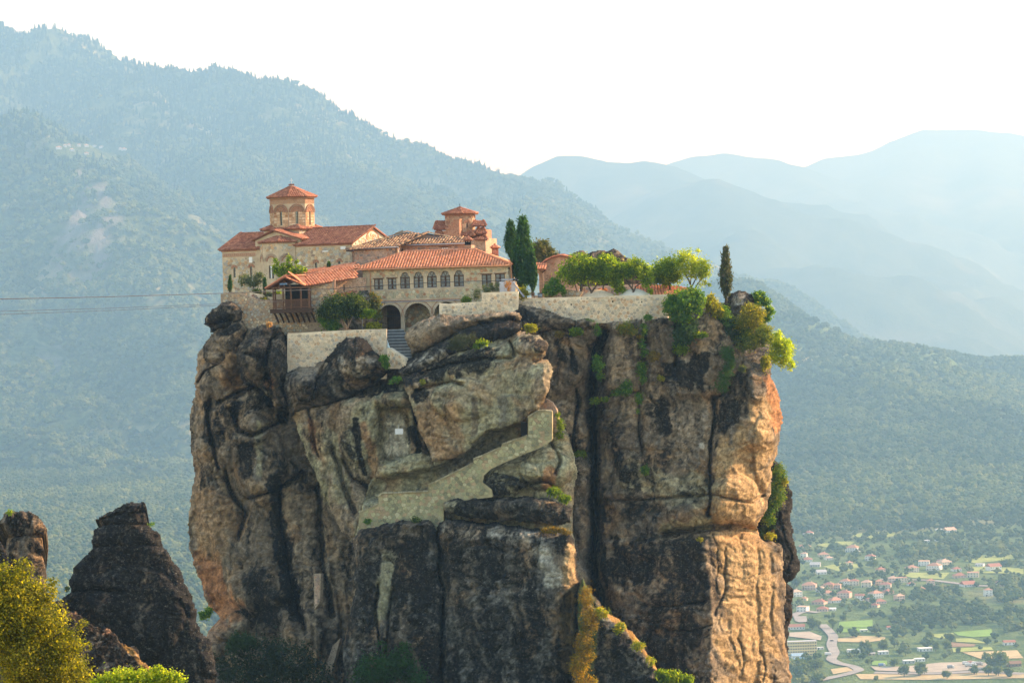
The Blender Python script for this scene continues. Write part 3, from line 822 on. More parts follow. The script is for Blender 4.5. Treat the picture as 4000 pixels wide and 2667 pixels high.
VT = [(1215, 1508, 120, 100, 'broad tree with a visible trunk beside the depot yard'), (1087, 1520, 100, 105, 'round dense tree left of the broad yard tree'), (1430, 1535, 78, 70, 'round tree alone at the bottom right of the yard'), (1830, 1450, 190, 125, 'big dark tree clump right of the lorries'),
      (1740, 1400, 80, 90, 'tree left of the big dark clump'), (1650, 1500, 90, 80, 'dark bush tree below the lorries'), (1760, 1510, 80, 80, 'first tree of the bottom right group'), (1840, 1510, 90, 85, 'second tree of the bottom right group'), (1920, 1520, 90, 75, 'last tree of the bottom right group'),
      (920, 1312, 92, 95, 'tall round tree above the white shed'), (1100, 1312, 70, 65, 'light green tree left of the villa'), (1430, 1318, 70, 90, 'dark cone tree right of the villa'), (1340, 1315, 62, 80, 'tall dark tree touching the villa'), (1520, 1330, 52, 50, 'small tree alone in the light field'),
      (1050, 1338, 60, 52, 'dark bush tree between shed and villa'), (775, 1312, 110, 78, 'wide dark tree by the workshop'), (515, 1135, 62, 95, 'tall tree left of the green crop field'), (355, 1140, 100, 105, 'big tree between road and red hall'), (405, 1130, 60, 70, 'tree right of the big road tree'),
      (845, 1035, 46, 66, 'slim tree above the green crop field'), (772, 985, 60, 50, 'round green tree below the town'), (1010, 1020, 62, 72, 'tall tree in the gap below the town'), (700, 945, 66, 60, 'dark tree in the lowest town row'), (600, 1070, 70, 50, 'bush tree at the upper edge of the crop field'), (1465, 1240, 70, 66, 'round tree at the ploughed strip'),
      (800, 1420, 50, 46, 'small tree by the tiny green plot'), (1010, 1440, 80, 75, 'dark tree left of the depot shed'), (690, 1350, 60, 56, 'tree beside the low workshop'), (865, 1550, 44, 44, 'little tree at the bottom edge middle'), (380, 1460, 120, 90, 'broad light tree below the yellow block'), (300, 1500, 130, 100, 'leafy tree at the cliff foot bottom'), (240, 1450, 110, 90, 'tree under the smaller blue shed'), (400, 1540, 90, 70, 'dark tree at the bottom by the road end'),
      (405, 845, 36, 60, 'dark conical tree in the fifth town row'), (925, 830, 24, 46, 'narrow dark conifer between fifth row houses'), (985, 870, 28, 62, 'tall dark conifer in the town middle'), (320, 555, 26, 30, 'small dark conifer beside the second row'), (840, 650, 90, 70, 'large tree above the fourth row'), (600, 680, 90, 60, 'broad tree in the upper left plots'), (1905, 640, 130, 55, 'wide dark tree at the right upper slope'), (230, 800, 110, 70, 'big tree against the cliff beside the fifth row')]
for i, (x, y, w, h, lb) in enumerate(VT): valley_tree(x, y, w, h, lb, 500 + i)
# woods and hedges too many to count
def px_scatter(name, polys, n, s0, s1, label, seed):
    _, X, Y, Z, C = MID
    rg = np.random.RandomState(seed)
    x = rg.uniform(144, 1620, n); y = rg.uniform(2340, 5220, n)
    st = X[0, 1] - X[0, 0]; i = ((x - X[0, 0]) / st).astype(int); j = ((y - Y[0, 0]) / st).astype(int)
    p = np.stack([x, y, Z[j, i]], -1); q = proj(p); q = np.stack([(q[:, 0] - 3000) * 2.044, (q[:, 1] - 1900) * 2.044], -1)
    ok = np.zeros(n, bool)
    for pg, dens in polys: ok |= in_poly(q[:, 0], q[:, 1], np.array(pg, float)) & (rg.rand(n) < dens * np.clip(.6 + 1.2 * fbm(x / 72, y / 72, 3), .1, 1))
    return scatter(name, p[ok] - [0, 0, .7], rg.uniform(s0, s1, ok.sum()), SG, label, seed)
px_scatter('valley_woods', [([(940, 1120), (1000, 1010), (1100, 1010), (1280, 960), (1480, 930), (1700, 960), (1850, 1050), (1800, 1110), (1500, 1150), (1250, 1150)], .9), ([(1150, 870), (1300, 830), (1550, 850), (1560, 900), (1250, 930), (1130, 890)], .8), ([(1750, 800), (1900, 730), (2100, 760), (2100, 960), (1850, 940)], .6),
    ([(1850, 950), (2100, 1000), (2100, 1200), (1900, 1180), (1800, 1100)], .4), ([(560, 1170), (1200, 1150), (1250, 1190), (900, 1210), (600, 1205)], .4), ([(950, 1250), (1300, 1230), (1300, 1290), (1000, 1310)], .35), ([(580, 1340), (820, 1330), (830, 1400), (620, 1400)], .5), ([(900, 1340), (1400, 1330), (1550, 1380), (1350, 1395), (960, 1370)], .5), ([(180, 1380), (420, 1400), (440, 1568), (180, 1600)], .55)], 60000, 3.0, 7.5, 'dark wood and hedges between the valley fields', 71)
px_scatter('town_gardens', [([(180, 430), (800, 400), (1500, 560), (2100, 560), (2100, 860), (1600, 800), (1100, 950), (180, 1020)], .22), ([(1000, 430), (2100, 380), (2100, 560), (1000, 620)], .5), ([(450, 960), (950, 950), (950, 1060), (450, 1060)], .25), ([(1250, 1190), (2100, 1180), (2100, 1300), (1300, 1300)], .05), ([(150, 230), (1200, 200), (2100, 250), (2100, 420), (1000, 440), (300, 420)], .55)], 60000, 2.2, 5.5, 'garden trees and shrubs among the town houses', 72)
# unseen slope under the camera, added pale to bounce sunlight onto the shaded fronts
X, Y, F = grid(-800, 800, -400, 1800, 16.0)
hs_ = -5.0 - 0.158 * np.clip(Y, 0, 300) - 0.30 * np.clip(Y - 312, 0, None) + 0.05 * np.clip(-Y, 0, None) - 0.06 * np.clip(np.abs(X) - 160, 0, None)
Z = np.maximum(hs_ + np.minimum(fbm(X / 60, Y / 60, 4) * 5 - 2.5, 0.0), (VALLEY - 6) * KM)
tag(link('bounce_hillside', mesh_np('bounce_hillside', np.stack([X.ravel(), Y.ravel(), Z.ravel()], -1), F, forest_floor('bounce_ground', (.40, .31, .19), (.48, .38, .24), (.50, .42, .28), 9.0), True, {'cliff': np.zeros(X.size)})), 'pale unseen hillside below the viewpoint, added to bounce light onto the rock fronts', 'ground', kind='structure')
rg = np.random.RandomState(77); n = 2600
x = rg.uniform(-130, 120, n); y = rg.uniform(205, 282, n)
scatter('bounce_cut_woods', np.stack([x, y, -5.6 - .158 * y - 1.5], -1), rg.uniform(1.8, 3.6, n), SG, 'unseen dark woods added to cut bounce light at the foot of the rocks', 78)  # trees below the view, added to cut the hillside bounce on the lower rock
# ---------------------------------------------------------------- rock
def rock_material():
    t = NT('conglomerate_rock')
    p = t.pos()
    col = t.attr('Col', True)
    lich = t.attr('lichen')
    n1 = t.noise(2.2, 6, 0.7, p)
    n2 = t.noise(4.6, 5, 0.75, p)
    v = t.n('ShaderNodeTexVoronoi'); v.inputs['Scale'].default_value = 3.4; v.inputs['Randomness'].default_value = 1.0; t.l(p, v.inputs['Vector'])
    v2 = t.n('ShaderNodeTexVoronoi'); v2.inputs['Scale'].default_value = 7.5; t.l(p, v2.inputs['Vector'])
    c = t.mix(1.0, col, t.ramp(n1, [(0.28, 0.45), (0.72, 1.65)]), 'MULTIPLY')
    # pebbles of the conglomerate, some paler
    peb = t.ramp(v.outputs['Distance'], [(0.16, 1.0), (0.30, 0.0)])
    pick = t.n('ShaderNodeSeparateColor'); t.l(v.outputs['Color'], pick.inputs[0])
    pk = t.math('MULTIPLY', peb, t.ramp(pick.outputs[0], [(0.72, 0.0), (0.80, 0.75)]))
    c = t.mix(pk, c, t.mix(0.6, col, (0.42, 0.37, 0.30)))
    # dark crust and pale lichen flecks where the lichen grows
    dk = t.math('MULTIPLY', lich, t.ramp(n2, [(0.36, 0.0), (0.52, 1.0)]))
    c = t.mix(dk, c, (0.010, 0.009, 0.008))
    n3 = t.noise(3.2, 4, 0.8, t.vscale(p, (1.0, 1.0, 1.3)))
    wl = t.math('MULTIPLY', t.math('MULTIPLY', t.math('ADD', t.math('MULTIPLY', lich, 0.5), 0.12), t.ramp(n1, [(0.45, 0.1), (0.62, 1.0)])), t.ramp(n3, [(0.56, 0.0), (0.66, 1.0)]))
    c = t.mix(wl, c, (0.26, 0.25, 0.21))
    h = t.math('ADD', t.math('MULTIPLY', n1, 0.7), t.math('MULTIPLY', n2, 0.35))
    h = t.math('SUBTRACT', h, t.math('MULTIPLY', v2.outputs['Distance'], 0.35))
    t.bsdf(c, 0.93, 0.12, t.bump(h, 1.0, 0.22))
    return t.m
M_rock = rock_material()

TAN = np.array((0.27, 0.20, 0.125)); BRN = np.array((0.145, 0.108, 0.07)); OCH = np.array((0.31, 0.18, 0.08)); GRN = np.array((0.30, 0.27, 0.16))
GRY = np.array((0.145, 0.13, 0.105)); DRK = np.array((0.020, 0.016, 0.012)); RUST = np.array((0.36, 0.15, 0.055)); SAND = np.array((0.36, 0.235, 0.11))
PALE = np.array((0.60, 0.55, 0.43)); MOSS = np.array((0.055, 0.09, 0.014)); GOLD = np.array((0.42, 0.20, 0.02))
PAL = dict(tan=TAN, brn=BRN, och=OCH, grn=GRN, gry=GRY, drk=DRK, rust=RUST, sand=SAND, pale=PALE, moss=MOSS, gold=GOLD)

def rock_sheet(name, poly, Yd, parent, rad=2.0, thick=6.0, feats=(), base=('brn', 'tan'), lichen=0.35, zones=(), amp=1.0, cell=4.2, flute=1.0, strata=1.0, seed=0, raw=False):
    """Closed rock body. poly: outline in photograph pixels, optional third value = how far the edge rolls back (m)."""
    mpp = Yd / FPX
    pg = np.array([p[:2] for p in poly], float)
    rr = [p[2] if len(p) > 2 else rad for p in poly]
    x0, y0 = pg.min(0) - 2 * cell; x1, y1 = pg.max(0) + 2 * cell
    xs = np.arange(x0, x1 + cell, cell); ys = np.arange(y1, y0 - cell, -cell)   # rows upward
    QX, QY = np.meshgrid(xs, ys)
    ns = Yd / 300.0 if Yd < 280 else 1.0     # finer relief on the nearer rocks
    mx, mz = QX * mpp / ns, -QY * mpp / ns
    loop = [tuple(p) for p in pg] + [tuple(pg[0])]
    e, tt = seg_dist(QX, QY, loop)
    ins = in_poly(QX, QY, pg)
    e = np.where(ins, e, -e) * mpp
    s = seed * 17.3
    e = e + (fbm(mx / 1.6, mz / 1.6, 4, ox=s) * 0.34 + fbm(mx / 5, mz / 5, 2, ox=s + 5) * 0.25) * min(1.0, amp)
    if Yd < 280: e = e + .07
    Rr = np.interp(tt, np.arange(len(rr) + 1), rr + [rr[0]]) + 1e-3
    k = np.clip(e / Rr, 0, 1)
    d = -Rr * (1 - np.sqrt(np.clip(1 - (1 - k) ** 2, 0, 1)))
    lich = np.zeros_like(d)
    for ft in feats:
        if ft[0] == 'b':
            _, cx, cy, rx, ry, hh = ft[:6]
            a = R(ft[6]) if len(ft) > 6 else 0.0
            u = ((QX - cx) * math.cos(a) + (QY - cy) * math.sin(a)) / rx; v = (-(QX - cx) * math.sin(a) + (QY - cy) * math.cos(a)) / ry
            u = u + 0.12 * fbm(mx / 2.5, mz / 2.5, 3, ox=cx * .01)
            q = np.clip(1 - u * u - v * v, 0, 1)
            d = d + 1.3 * hh * np.sqrt(q) * sst(0, 0.25, q)
        elif ft[0] == 'g':
            _, pts, w, dep = ft
            g, gt = seg_dist(QX + 9 * fbm(mx / 2.2, mz / 2.2, 3, ox=s + 2), QY, pts)
            ww = w * (0.75 + 0.6 * fbm(mx / 3, mz / 3, 2, ox=s + 8))
            dep = dep * (1.9 if Yd > 280 else .8)
            d = d - dep * np.exp(-(g / np.maximum(ww, 0.5)) ** 2) - 0.25 * dep * np.exp(-(g / (ww * 3 + 4)) ** 2)
        elif ft[0] == 's':
            _, pg2, amt, soft = ft
            p2 = np.array(pg2, float)
            g, _ = seg_dist(QX, QY, list(p2) + [p2[0]])
            g = np.where(in_poly(QX, QY, p2), g, -g) + 8 * fbm(mx / 1.8, mz / 1.8, 3, ox=s + 3)
            d = d + amt * sst(-soft * 0.5, soft, g)
        elif ft[0] == 't':       # the face turns away to the right of a line
            _, pts, slope, soft = ft
            pts = sorted(pts, key=lambda q: q[1])
            xe = np.interp(QY, [q[1] for q in pts], [q[0] for q in pts]) + 10 * fbm(mx / 3, mz / 3, 3, ox=s + 4)
            u = (QX - xe) * mpp
            d = d - slope * np.where(u > soft, u - soft / 2, np.where(u > 0, u * u / (2 * soft), 0))
        elif ft[0] == 'tl':      # turns away to the left of a line
            _, pts, slope, soft = ft
            pts = sorted(pts, key=lambda q: q[1])
            xe = np.interp(QY, [q[1] for q in pts], [q[0] for q in pts]) + 10 * fbm(mx / 3, mz / 3, 3, ox=s + 4)
            u = (xe - QX) * mpp
            d = d - slope * np.where(u > soft, u - soft / 2, np.where(u > 0, u * u / (2 * soft), 0))
        elif ft[0] == 'tb':      # leans back above a line (y)
            _, pts, slope, soft = ft
            ye = np.interp(QX, [q[0] for q in pts], [q[1] for q in pts])
            u = (ye - QY) * mpp
            d = d - slope * np.where(u > soft, u - soft / 2, np.where(u > 0, u * u / (2 * soft), 0))
    wx = mx + 0.8 * fbm(mx / 4, mz / 4, 3, ox=s + 1); wz = mz + 0.8 * fbm(mx / 4, mz / 4, 3, ox=s + 6)
    amp = amp * ns; flute = flute * ns; strata = strata * ns
    d = d + amp * (0.85 * fbm(wx / 6.0, wz / 8.0, 4, ox=s + 11) + 0.22 * fbm(wx / 1.4, wz / 1.4, 4, ox=s + 12))
    d = d + flute * 0.28 * fbm(wx / 1.1, wz / 9.0, 4, ox=s + 13) + strata * 0.16 * fbm(wx / 11.0, wz / 0.7, 4, ox=s + 14)
    f1, f2, rv = cells(wx / 0.55, wz / 0.5, 3)
    d = d + 0.10 * ns * sst(0.5, 0.1, f1) * (rv > 0.6)
    d = d + 0.12 * ns * fbm(wx / 0.5, wz / 0.45, 3, gain=.65, ox=s + 15)
    for (sx_, sz_, dd, o_) in ((4.5, 16.0, .45, 40), (15.0, 5.0, .35, 41), (1.6, 7.0, .06, 42), (6.0, 1.5, .07, 43)):
        jn = fbm(wx / sx_, wz / sz_, 3, ox=s + o_)
        d = d - amp * dd * np.exp(-(jn / .035) ** 2) * sst(-.1, .25, fbm(mx / 7, mz / 7, 2, ox=s + o_ + 5))
    # where the face runs away from the viewer, relief and colour go on along the depth
    wx = wx + .9 * d / ns; wz = wz - .6 * d / ns
    jx = fbm(wx / 1.1, wz / 1.1, 4, gain=.6, ox=s + 50) * .15 * ns; jz = fbm(wx / 1.1, wz / 1.1, 4, gain=.6, ox=s + 60) * .15 * ns
    d = d + .13 * ns * fbm(wx / 1.3, wz / 1.3, 4, gain=.6, ox=s + 70)
    # colour of the stone
    m1 = sst(-0.25, 0.3, fbm(wx / 5, wz / 7, 5, ox=s + 20))[..., None]
    colr = PAL[base[0]] * (1 - m1) + PAL[base[1]] * m1
    st = sst(0.08, 0.4, fbm(wx / 0.9, wz / 16, 4, ox=s + 21))[..., None]
    colr = colr * (1 - 0.45 * st) + (GRY if 'sand' not in base else SAND * 0.8) * 0.45 * st
    pt = sst(0.12, 0.4, fbm(wx / 3.2, wz / 4.5, 4, ox=s + 25))[..., None]
    colr = colr * (1 - 0.5 * pt) + OCH * 0.5 * pt
    ln = 0.7 * fbm(wx / 2.2, wz / 5.5, 6, gain=.6, ox=s + 22) + 0.38 * fbm(wx / 0.8, wz / 7.0, 4, gain=.6, ox=s + 24) + 0.5 * fbm(wx / .5, wz / .6, 4, gain=.65, ox=s + 27)
    lz = np.full(d.shape, lichen)
    for z in zones:
        kind, pts, rz, stg = z
        if len(pts) == 1: g = np.hypot(QX - pts[0][0], QY - pts[0][1])
        else: g, _ = seg_dist(QX, QY, pts)
        g = g + rz * 0.75 * fbm(wx / 1.7, wz / 2.4, 4, ox=s + 23)
        msk = sst(rz * 1.1, rz * 0.55, g) * stg
        if kind == 'lichen': lz = np.maximum(lz, msk)
        elif kind == 'clean': lz = lz * (1 - msk)
        else:
            colr = colr * (1 - msk[..., None]) + PAL[kind] * msk[..., None]
            if kind in ('pale', 'moss', 'gold', 'sand'): lz = lz * (1 - 0.8 * msk)
    lm = sst(0.22, 0.72, lz + ln * 0.62) * sst(0.0, 0.25, lz)
    colr = colr * (1 - 0.84 * lm[..., None]) + DRK * 0.84 * lm[..., None]
    tone = ((0.85 + 0.75 * (fbm(wx / 0.75, wz / 0.75, 4, gain=.7, ox=s + 30) + 0.2)) * np.random.RandomState(seed).uniform(.8, 1.2, d.shape))[..., None]
    colr = np.clip(colr * tone, 0.008, 0.8)
    base_p = np.array([P(a, b, Yd) for a, b in ((x0, y1), (x1, y1), (x0, y0))])
    ux = (base_p[1] - base_p[0]) / (x1 - x0); uy = (base_p[2] - base_p[0]) / (y0 - y1)
    W = base_p[0] + (QX - x0)[..., None] * ux + (QY - y1)[..., None] * uy
    W = W * (1 - d / Yd)[..., None]
    W[..., 0] += jx * sst(.05, .5, e); W[..., 2] += jz * sst(.05, .5, e)
    ny, nx = QX.shape
    ok = e > 0
    cellok = ok[:-1, :-1] & ok[:-1, 1:] & ok[1:, 1:] & ok[1:, :-1]
    idx = np.arange(nx * ny).reshape(ny, nx)
    Q = np.stack([idx[:-1, :-1], idx[:-1, 1:], idx[1:, 1:], idx[1:, :-1]], -1)[cellok]
    used = np.unique(Q); rm = np.full(nx * ny, -1); rm[used] = np.arange(len(used))
    Q = rm[Q]
    V = W.reshape(-1, 3)[used]; C = colr.reshape(-1, 3)[used]; LI = lm.reshape(-1)[used]
    # close the body behind
    E = np.concatenate([Q[:, [0, 1]], Q[:, [1, 2]], Q[:, [2, 3]], Q[:, [3, 0]]])
    key = E[:, 0].astype(np.int64) * 10000000 + E[:, 1]; rk = E[:, 1].astype(np.int64) * 10000000 + E[:, 0]
    B = E[~np.isin(key, rk)]
    bv = np.unique(B); bm_ = np.full(len(V), -1); bm_[bv] = np.arange(len(bv))
    cen = V[bv].mean(0)
    n0 = len(V); nb = len(bv)
    r1 = V[bv] + np.array([0, thick * 0.5, 0]); r1[:, [0, 2]] = cen[[0, 2]] + (r1[:, [0, 2]] - cen[[0, 2]]) * 0.985
    r2 = V[bv] + np.array([0, thick, 0]); r2[:, [0, 2]] = cen[[0, 2]] + (r2[:, [0, 2]] - cen[[0, 2]]) * 0.80
    if Yd < 280:
        r1[:, [0, 2]] = cen[[0, 2]] + (r1[:, [0, 2]] - cen[[0, 2]]) * .86; r2[:, [0, 2]] = cen[[0, 2]] + (r2[:, [0, 2]] - cen[[0, 2]]) * .6
        r1[:, 2] -= .16 * thick; r2[:, 2] -= .38 * thick
    a, b = B[:, 0], B[:, 1]
    a1, b1 = n0 + bm_[a], n0 + bm_[b]; a2, b2 = a1 + nb, b1 + nb
    c = n0 + 2 * nb
    F = np.concatenate([Q, np.stack([b, a, a1, b1], -1), np.stack([b1, a1, a2, b2], -1)])
    F = F.tolist() + np.stack([b2, a2, np.full(len(a2), c)], -1).tolist()
    cen2 = np.array([cen[0], V[bv][:, 1].mean() + thick * 1.1, cen[2]])
    V = np.concatenate([V, r1, r2, cen2[None]])
    C = np.concatenate([C, C[bv], C[bv], C[bv].mean(0)[None]]); LI = np.concatenate([LI, LI[bv], LI[bv], [0.3]])
    fl = np.fromiter((len(f) for f in F), np.int32, len(F))
    me = bpy.data.meshes.new(name)
    me.vertices.add(len(V)); me.vertices.foreach_set('co', V.astype(np.float32).ravel())
    li = np.concatenate([np.array(F[:int((fl == 4).sum())], np.int32).ravel(), np.array(F[int((fl == 4).sum()):], np.int32).ravel()])
    me.loops.add(len(li)); me.loops.foreach_set('vertex_index', li)
    me.polygons.add(len(F)); me.polygons.foreach_set('loop_start', np.concatenate([[0], np.cumsum(fl)[:-1]]).astype(np.int32)); me.polygons.foreach_set('loop_total', fl)
    me.update(calc_edges=True)
    me.polygons.foreach_set('use_smooth', np.ones(len(F), bool))
    c4 = np.ones((len(V), 4), np.float32); c4[:, :3] = C
    me.attributes.new('Col', 'FLOAT_COLOR', 'POINT').data.foreach_set('color', c4.ravel())
    me.attributes.new('lichen', 'FLOAT', 'POINT').data.foreach_set('value', LI.astype(np.float32))
    me.materials.append(M_rock)
    return link(name, me, parent)

ROCK = empty('rock_pillar', P(1900, 2667, 300), 0, 'towering brown conglomerate rock pillar that carries the monastery', 'rock')
_pl = Vector(ROCK.location)
def rs(name, *a, **k):
    o = rock_sheet(name, *a, parent=None, **k)
    o.parent = ROCK; o.matrix_parent_inverse = Matrix.Translation(-_pl)
    return o
# parents with a place of their own: keep the children in world coordinates
def keep(o, par):
    o.parent = par; o.matrix_parent_inverse = Matrix.Translation(-Vector(par.location)); return o
XE = [(2905, 1380), (2923, 1485), (2925, 1605), (2909, 1724), (2850, 1767), (2820, 1900), (2785, 1990), (2775, 2080), (2762, 2150), (2770, 2260), (2780, 2365), (2782, 2820)]
rs('right_face', [(1960, 1235, .5), (2080, 1222, .5), (2200, 1248, .5), (2300, 1268, .5), (2360, 1262, .5), (2480, 1248, .5), (2600, 1240, .5), (2660, 1232, 1), (2712, 1214, 2.5), (2746, 1193, 2.5), (2772, 1198, 2),
   (2808, 1231, 1.5), (2846, 1284, 1.5), (2865, 1332, 1.2), (2913, 1385, 1.5), (2990, 1425, 2), (3009, 1456, 2), (3023, 1494, 2.5), (3047, 1561, 2.5), (3054, 1652, 2.5), (3038, 1748, 2.5), (3023, 1800, 2.5), (3003, 1929, 2.5),
   (3000, 1983, 3), (2957, 2055, 2), (2962, 2096, 1.5), (3000, 2122, 2), (3049, 2125, 2), (3063, 2145, 2.5), (3066, 2281, 2.5), (3070, 2415, 2.5), (3077, 2536, 2.5), (3090, 2667, 2.5), (3100, 2850, 1), (1960, 2850, 1)],
   Yd=300, thick=24, rad=2, base=('brn', 'tan'), lichen=0.27, seed=1, flute=1.2,
   feats=[('t', XE, 1.25, 0.8),
          ('g', [(2362, 1300), (2332, 1375), (2310, 1456), (2318, 1561), (2315, 1628), (2320, 1772), (2325, 1900), (2316, 1949), (2325, 2047), (2316, 2193), (2330, 2291), (2345, 2365), (2350, 2850)], 20, 5.0),
          ('g', [(2789, 1555), (2796, 1628), (2775, 1715), (2772, 1900), (2768, 2010)], 6, 1.6),
          ('g', [(2840, 1520), (2815, 1545), (2789, 1555)], 6, 1.0),
          ('g', [(2497, 1571), (2497, 1676), (2507, 1772)], 4, 0.9), ('g', [(2510, 1250), (2515, 1400), (2500, 1560)], 7, 0.8),
          ('g', [(2253, 1520), (2258, 1570), (2243, 1652), (2235, 1720), (2240, 1770)], 7, 1.6), ('g', [(2240, 1768), (2300, 1768)], 6, 1.4),
          ('g', [(2340, 1950), (2440, 1955), (2560, 1945), (2700, 1938), (2775, 1930), (2930, 1962), (2985, 1930)], 5, 0.7),
          ('g', [(2590, 2085), (2680, 2075), (2770, 2062), (2860, 2050), (2960, 2075)], 16, 1.8),
          ('b', 2870, 1960, 120, 110, 2.2), ('b', 2700, 2010, 100, 50, 0.8), ('b', 2985, 1760, 50, 160, 1.0), ('b', 2960, 1500, 50, 80, 1.0),
          ('s', [(2350, 2105), (2620, 2100), (2760, 2110), (2790, 2300), (2790, 2850), (2350, 2850)], 0.8, 14),
          ('s', [(2120, 1290), (2200, 1290), (2290, 1330), (2300, 1440), (2260, 1530), (2130, 1560)], 0.9, 22),
          ('s', [(2380, 1260), (2500, 1250), (2500, 1540), (2380, 1545), (2345, 1440)], 0.5, 14), ('g', [(2368, 1545), (2430, 1535), (2490, 1530)], 5, 0.9),
          ('s', [(2640, 1250), (2770, 1330), (2800, 1420), (2830, 1500), (2780, 1560), (2640, 1540), (2620, 1400)], 0.7, 16),
          ('g', [(2640, 1260), (2650, 1340), (2640, 1430)], 8, 1.0),
          ('g', [(2830, 2140), (2835, 2300), (2790, 2400)], 6, 0.4), ('g', [(2960, 2150), (2955, 2300), (2968, 2500), (2950, 2700)], 8, 0.25), ('g', [(3010, 2160), (3015, 2480)], 10, 0.3),
          ('g', [(2540, 2370), (2640, 2365), (2760, 2345)], 4, 0.5), ('g', [(2600, 2460), (2700, 2465), (2775, 2440)], 4, 0.5), ('b', 2505, 2110, 26, 10, -0.8), ('b', 2525, 2195, 40, 30, -0.5)],
   zones=[('sand', [(2900, 1800), (2860, 1950), (2900, 2150), (2930, 2400), (2920, 2800)], 130, 0.95), ('sand', [(2980, 1600), (2960, 1800)], 60, 0.8), ('clean', [(2920, 1750), (2880, 2000), (2930, 2300), (2930, 2800)], 150, 1.0),
          ('rust', [(3010, 1480), (3035, 1560), (3040, 1660)], 34, 0.7), ('och', [(2850, 2080), (2950, 2110)], 40, 0.6),
          ('lichen', [(2450, 2200), (2650, 2150), (2700, 2300), (2600, 2500), (2450, 2600), (2650, 2660)], 130, 0.62), ('lichen', [(2400, 2010), (2560, 2000)], 50, 0.55),
          ('lichen', [(2640, 1450), (2700, 1480), (2740, 1420)], 60, 0.75), ('lichen', [(2850, 1600), (2880, 1500), (2830, 1650)], 50, 0.6), ('lichen', [(2580, 1580), (2600, 1680)], 36, 0.7),
          ('lichen', [(2230, 1360), (2245, 1450)], 14, 0.8), ('lichen', [(2180, 1340), (2200, 1400)], 30, 0.6), ('lichen', [(2420, 1780), (2440, 1860)], 30, 0.6),
          ('grn', [(2480, 1850), (2600, 1900), (2740, 1900)], 70, 0.6), ('tan', [(2450, 1350), (2430, 1480)], 70, 0.6), ('brn', [(2250, 1380), (2270, 1480)], 60, 0.5),
          ('grn', [(2600, 2060), (2760, 2040)], 28, 0.8), ('pale', [(2742, 1738)], 12, 0.8), ('clean', [(2600, 2060), (2760, 2040)], 40, 0.9), ('drk', [(2320, 1400), (2318, 1800), (2320, 2300)], 14, 0.6)])
rs('far_right_flank', [(2940, 2090), (2975, 1990), (2995, 1900), (3010, 1800), (3028, 1788), (3060, 1830), (3090, 1920), (3093, 1990), (3090, 2030), (3100, 2100), (3125, 2200), (3127, 2230), (3110, 2262), (3082, 2282),
   (3102, 2300), (3096, 2400), (3080, 2500), (3076, 2600), (3092, 2850, 1), (2940, 2850, 1)], Yd=314, rad=2.2, thick=14, lichen=0.8, base=('brn', 'gry'), seed=2,
   feats=[('g', [(3066, 2283), (3110, 2270)], 6, 1.5)], zones=[('moss', [(3035, 1850), (3030, 1960), (3000, 2060), (2985, 2090)], 32, 0.95), ('gold', [(3010, 2090)], 22, 0.6), ('rust', [(3090, 2330), (3085, 2450)], 14, 0.5)])
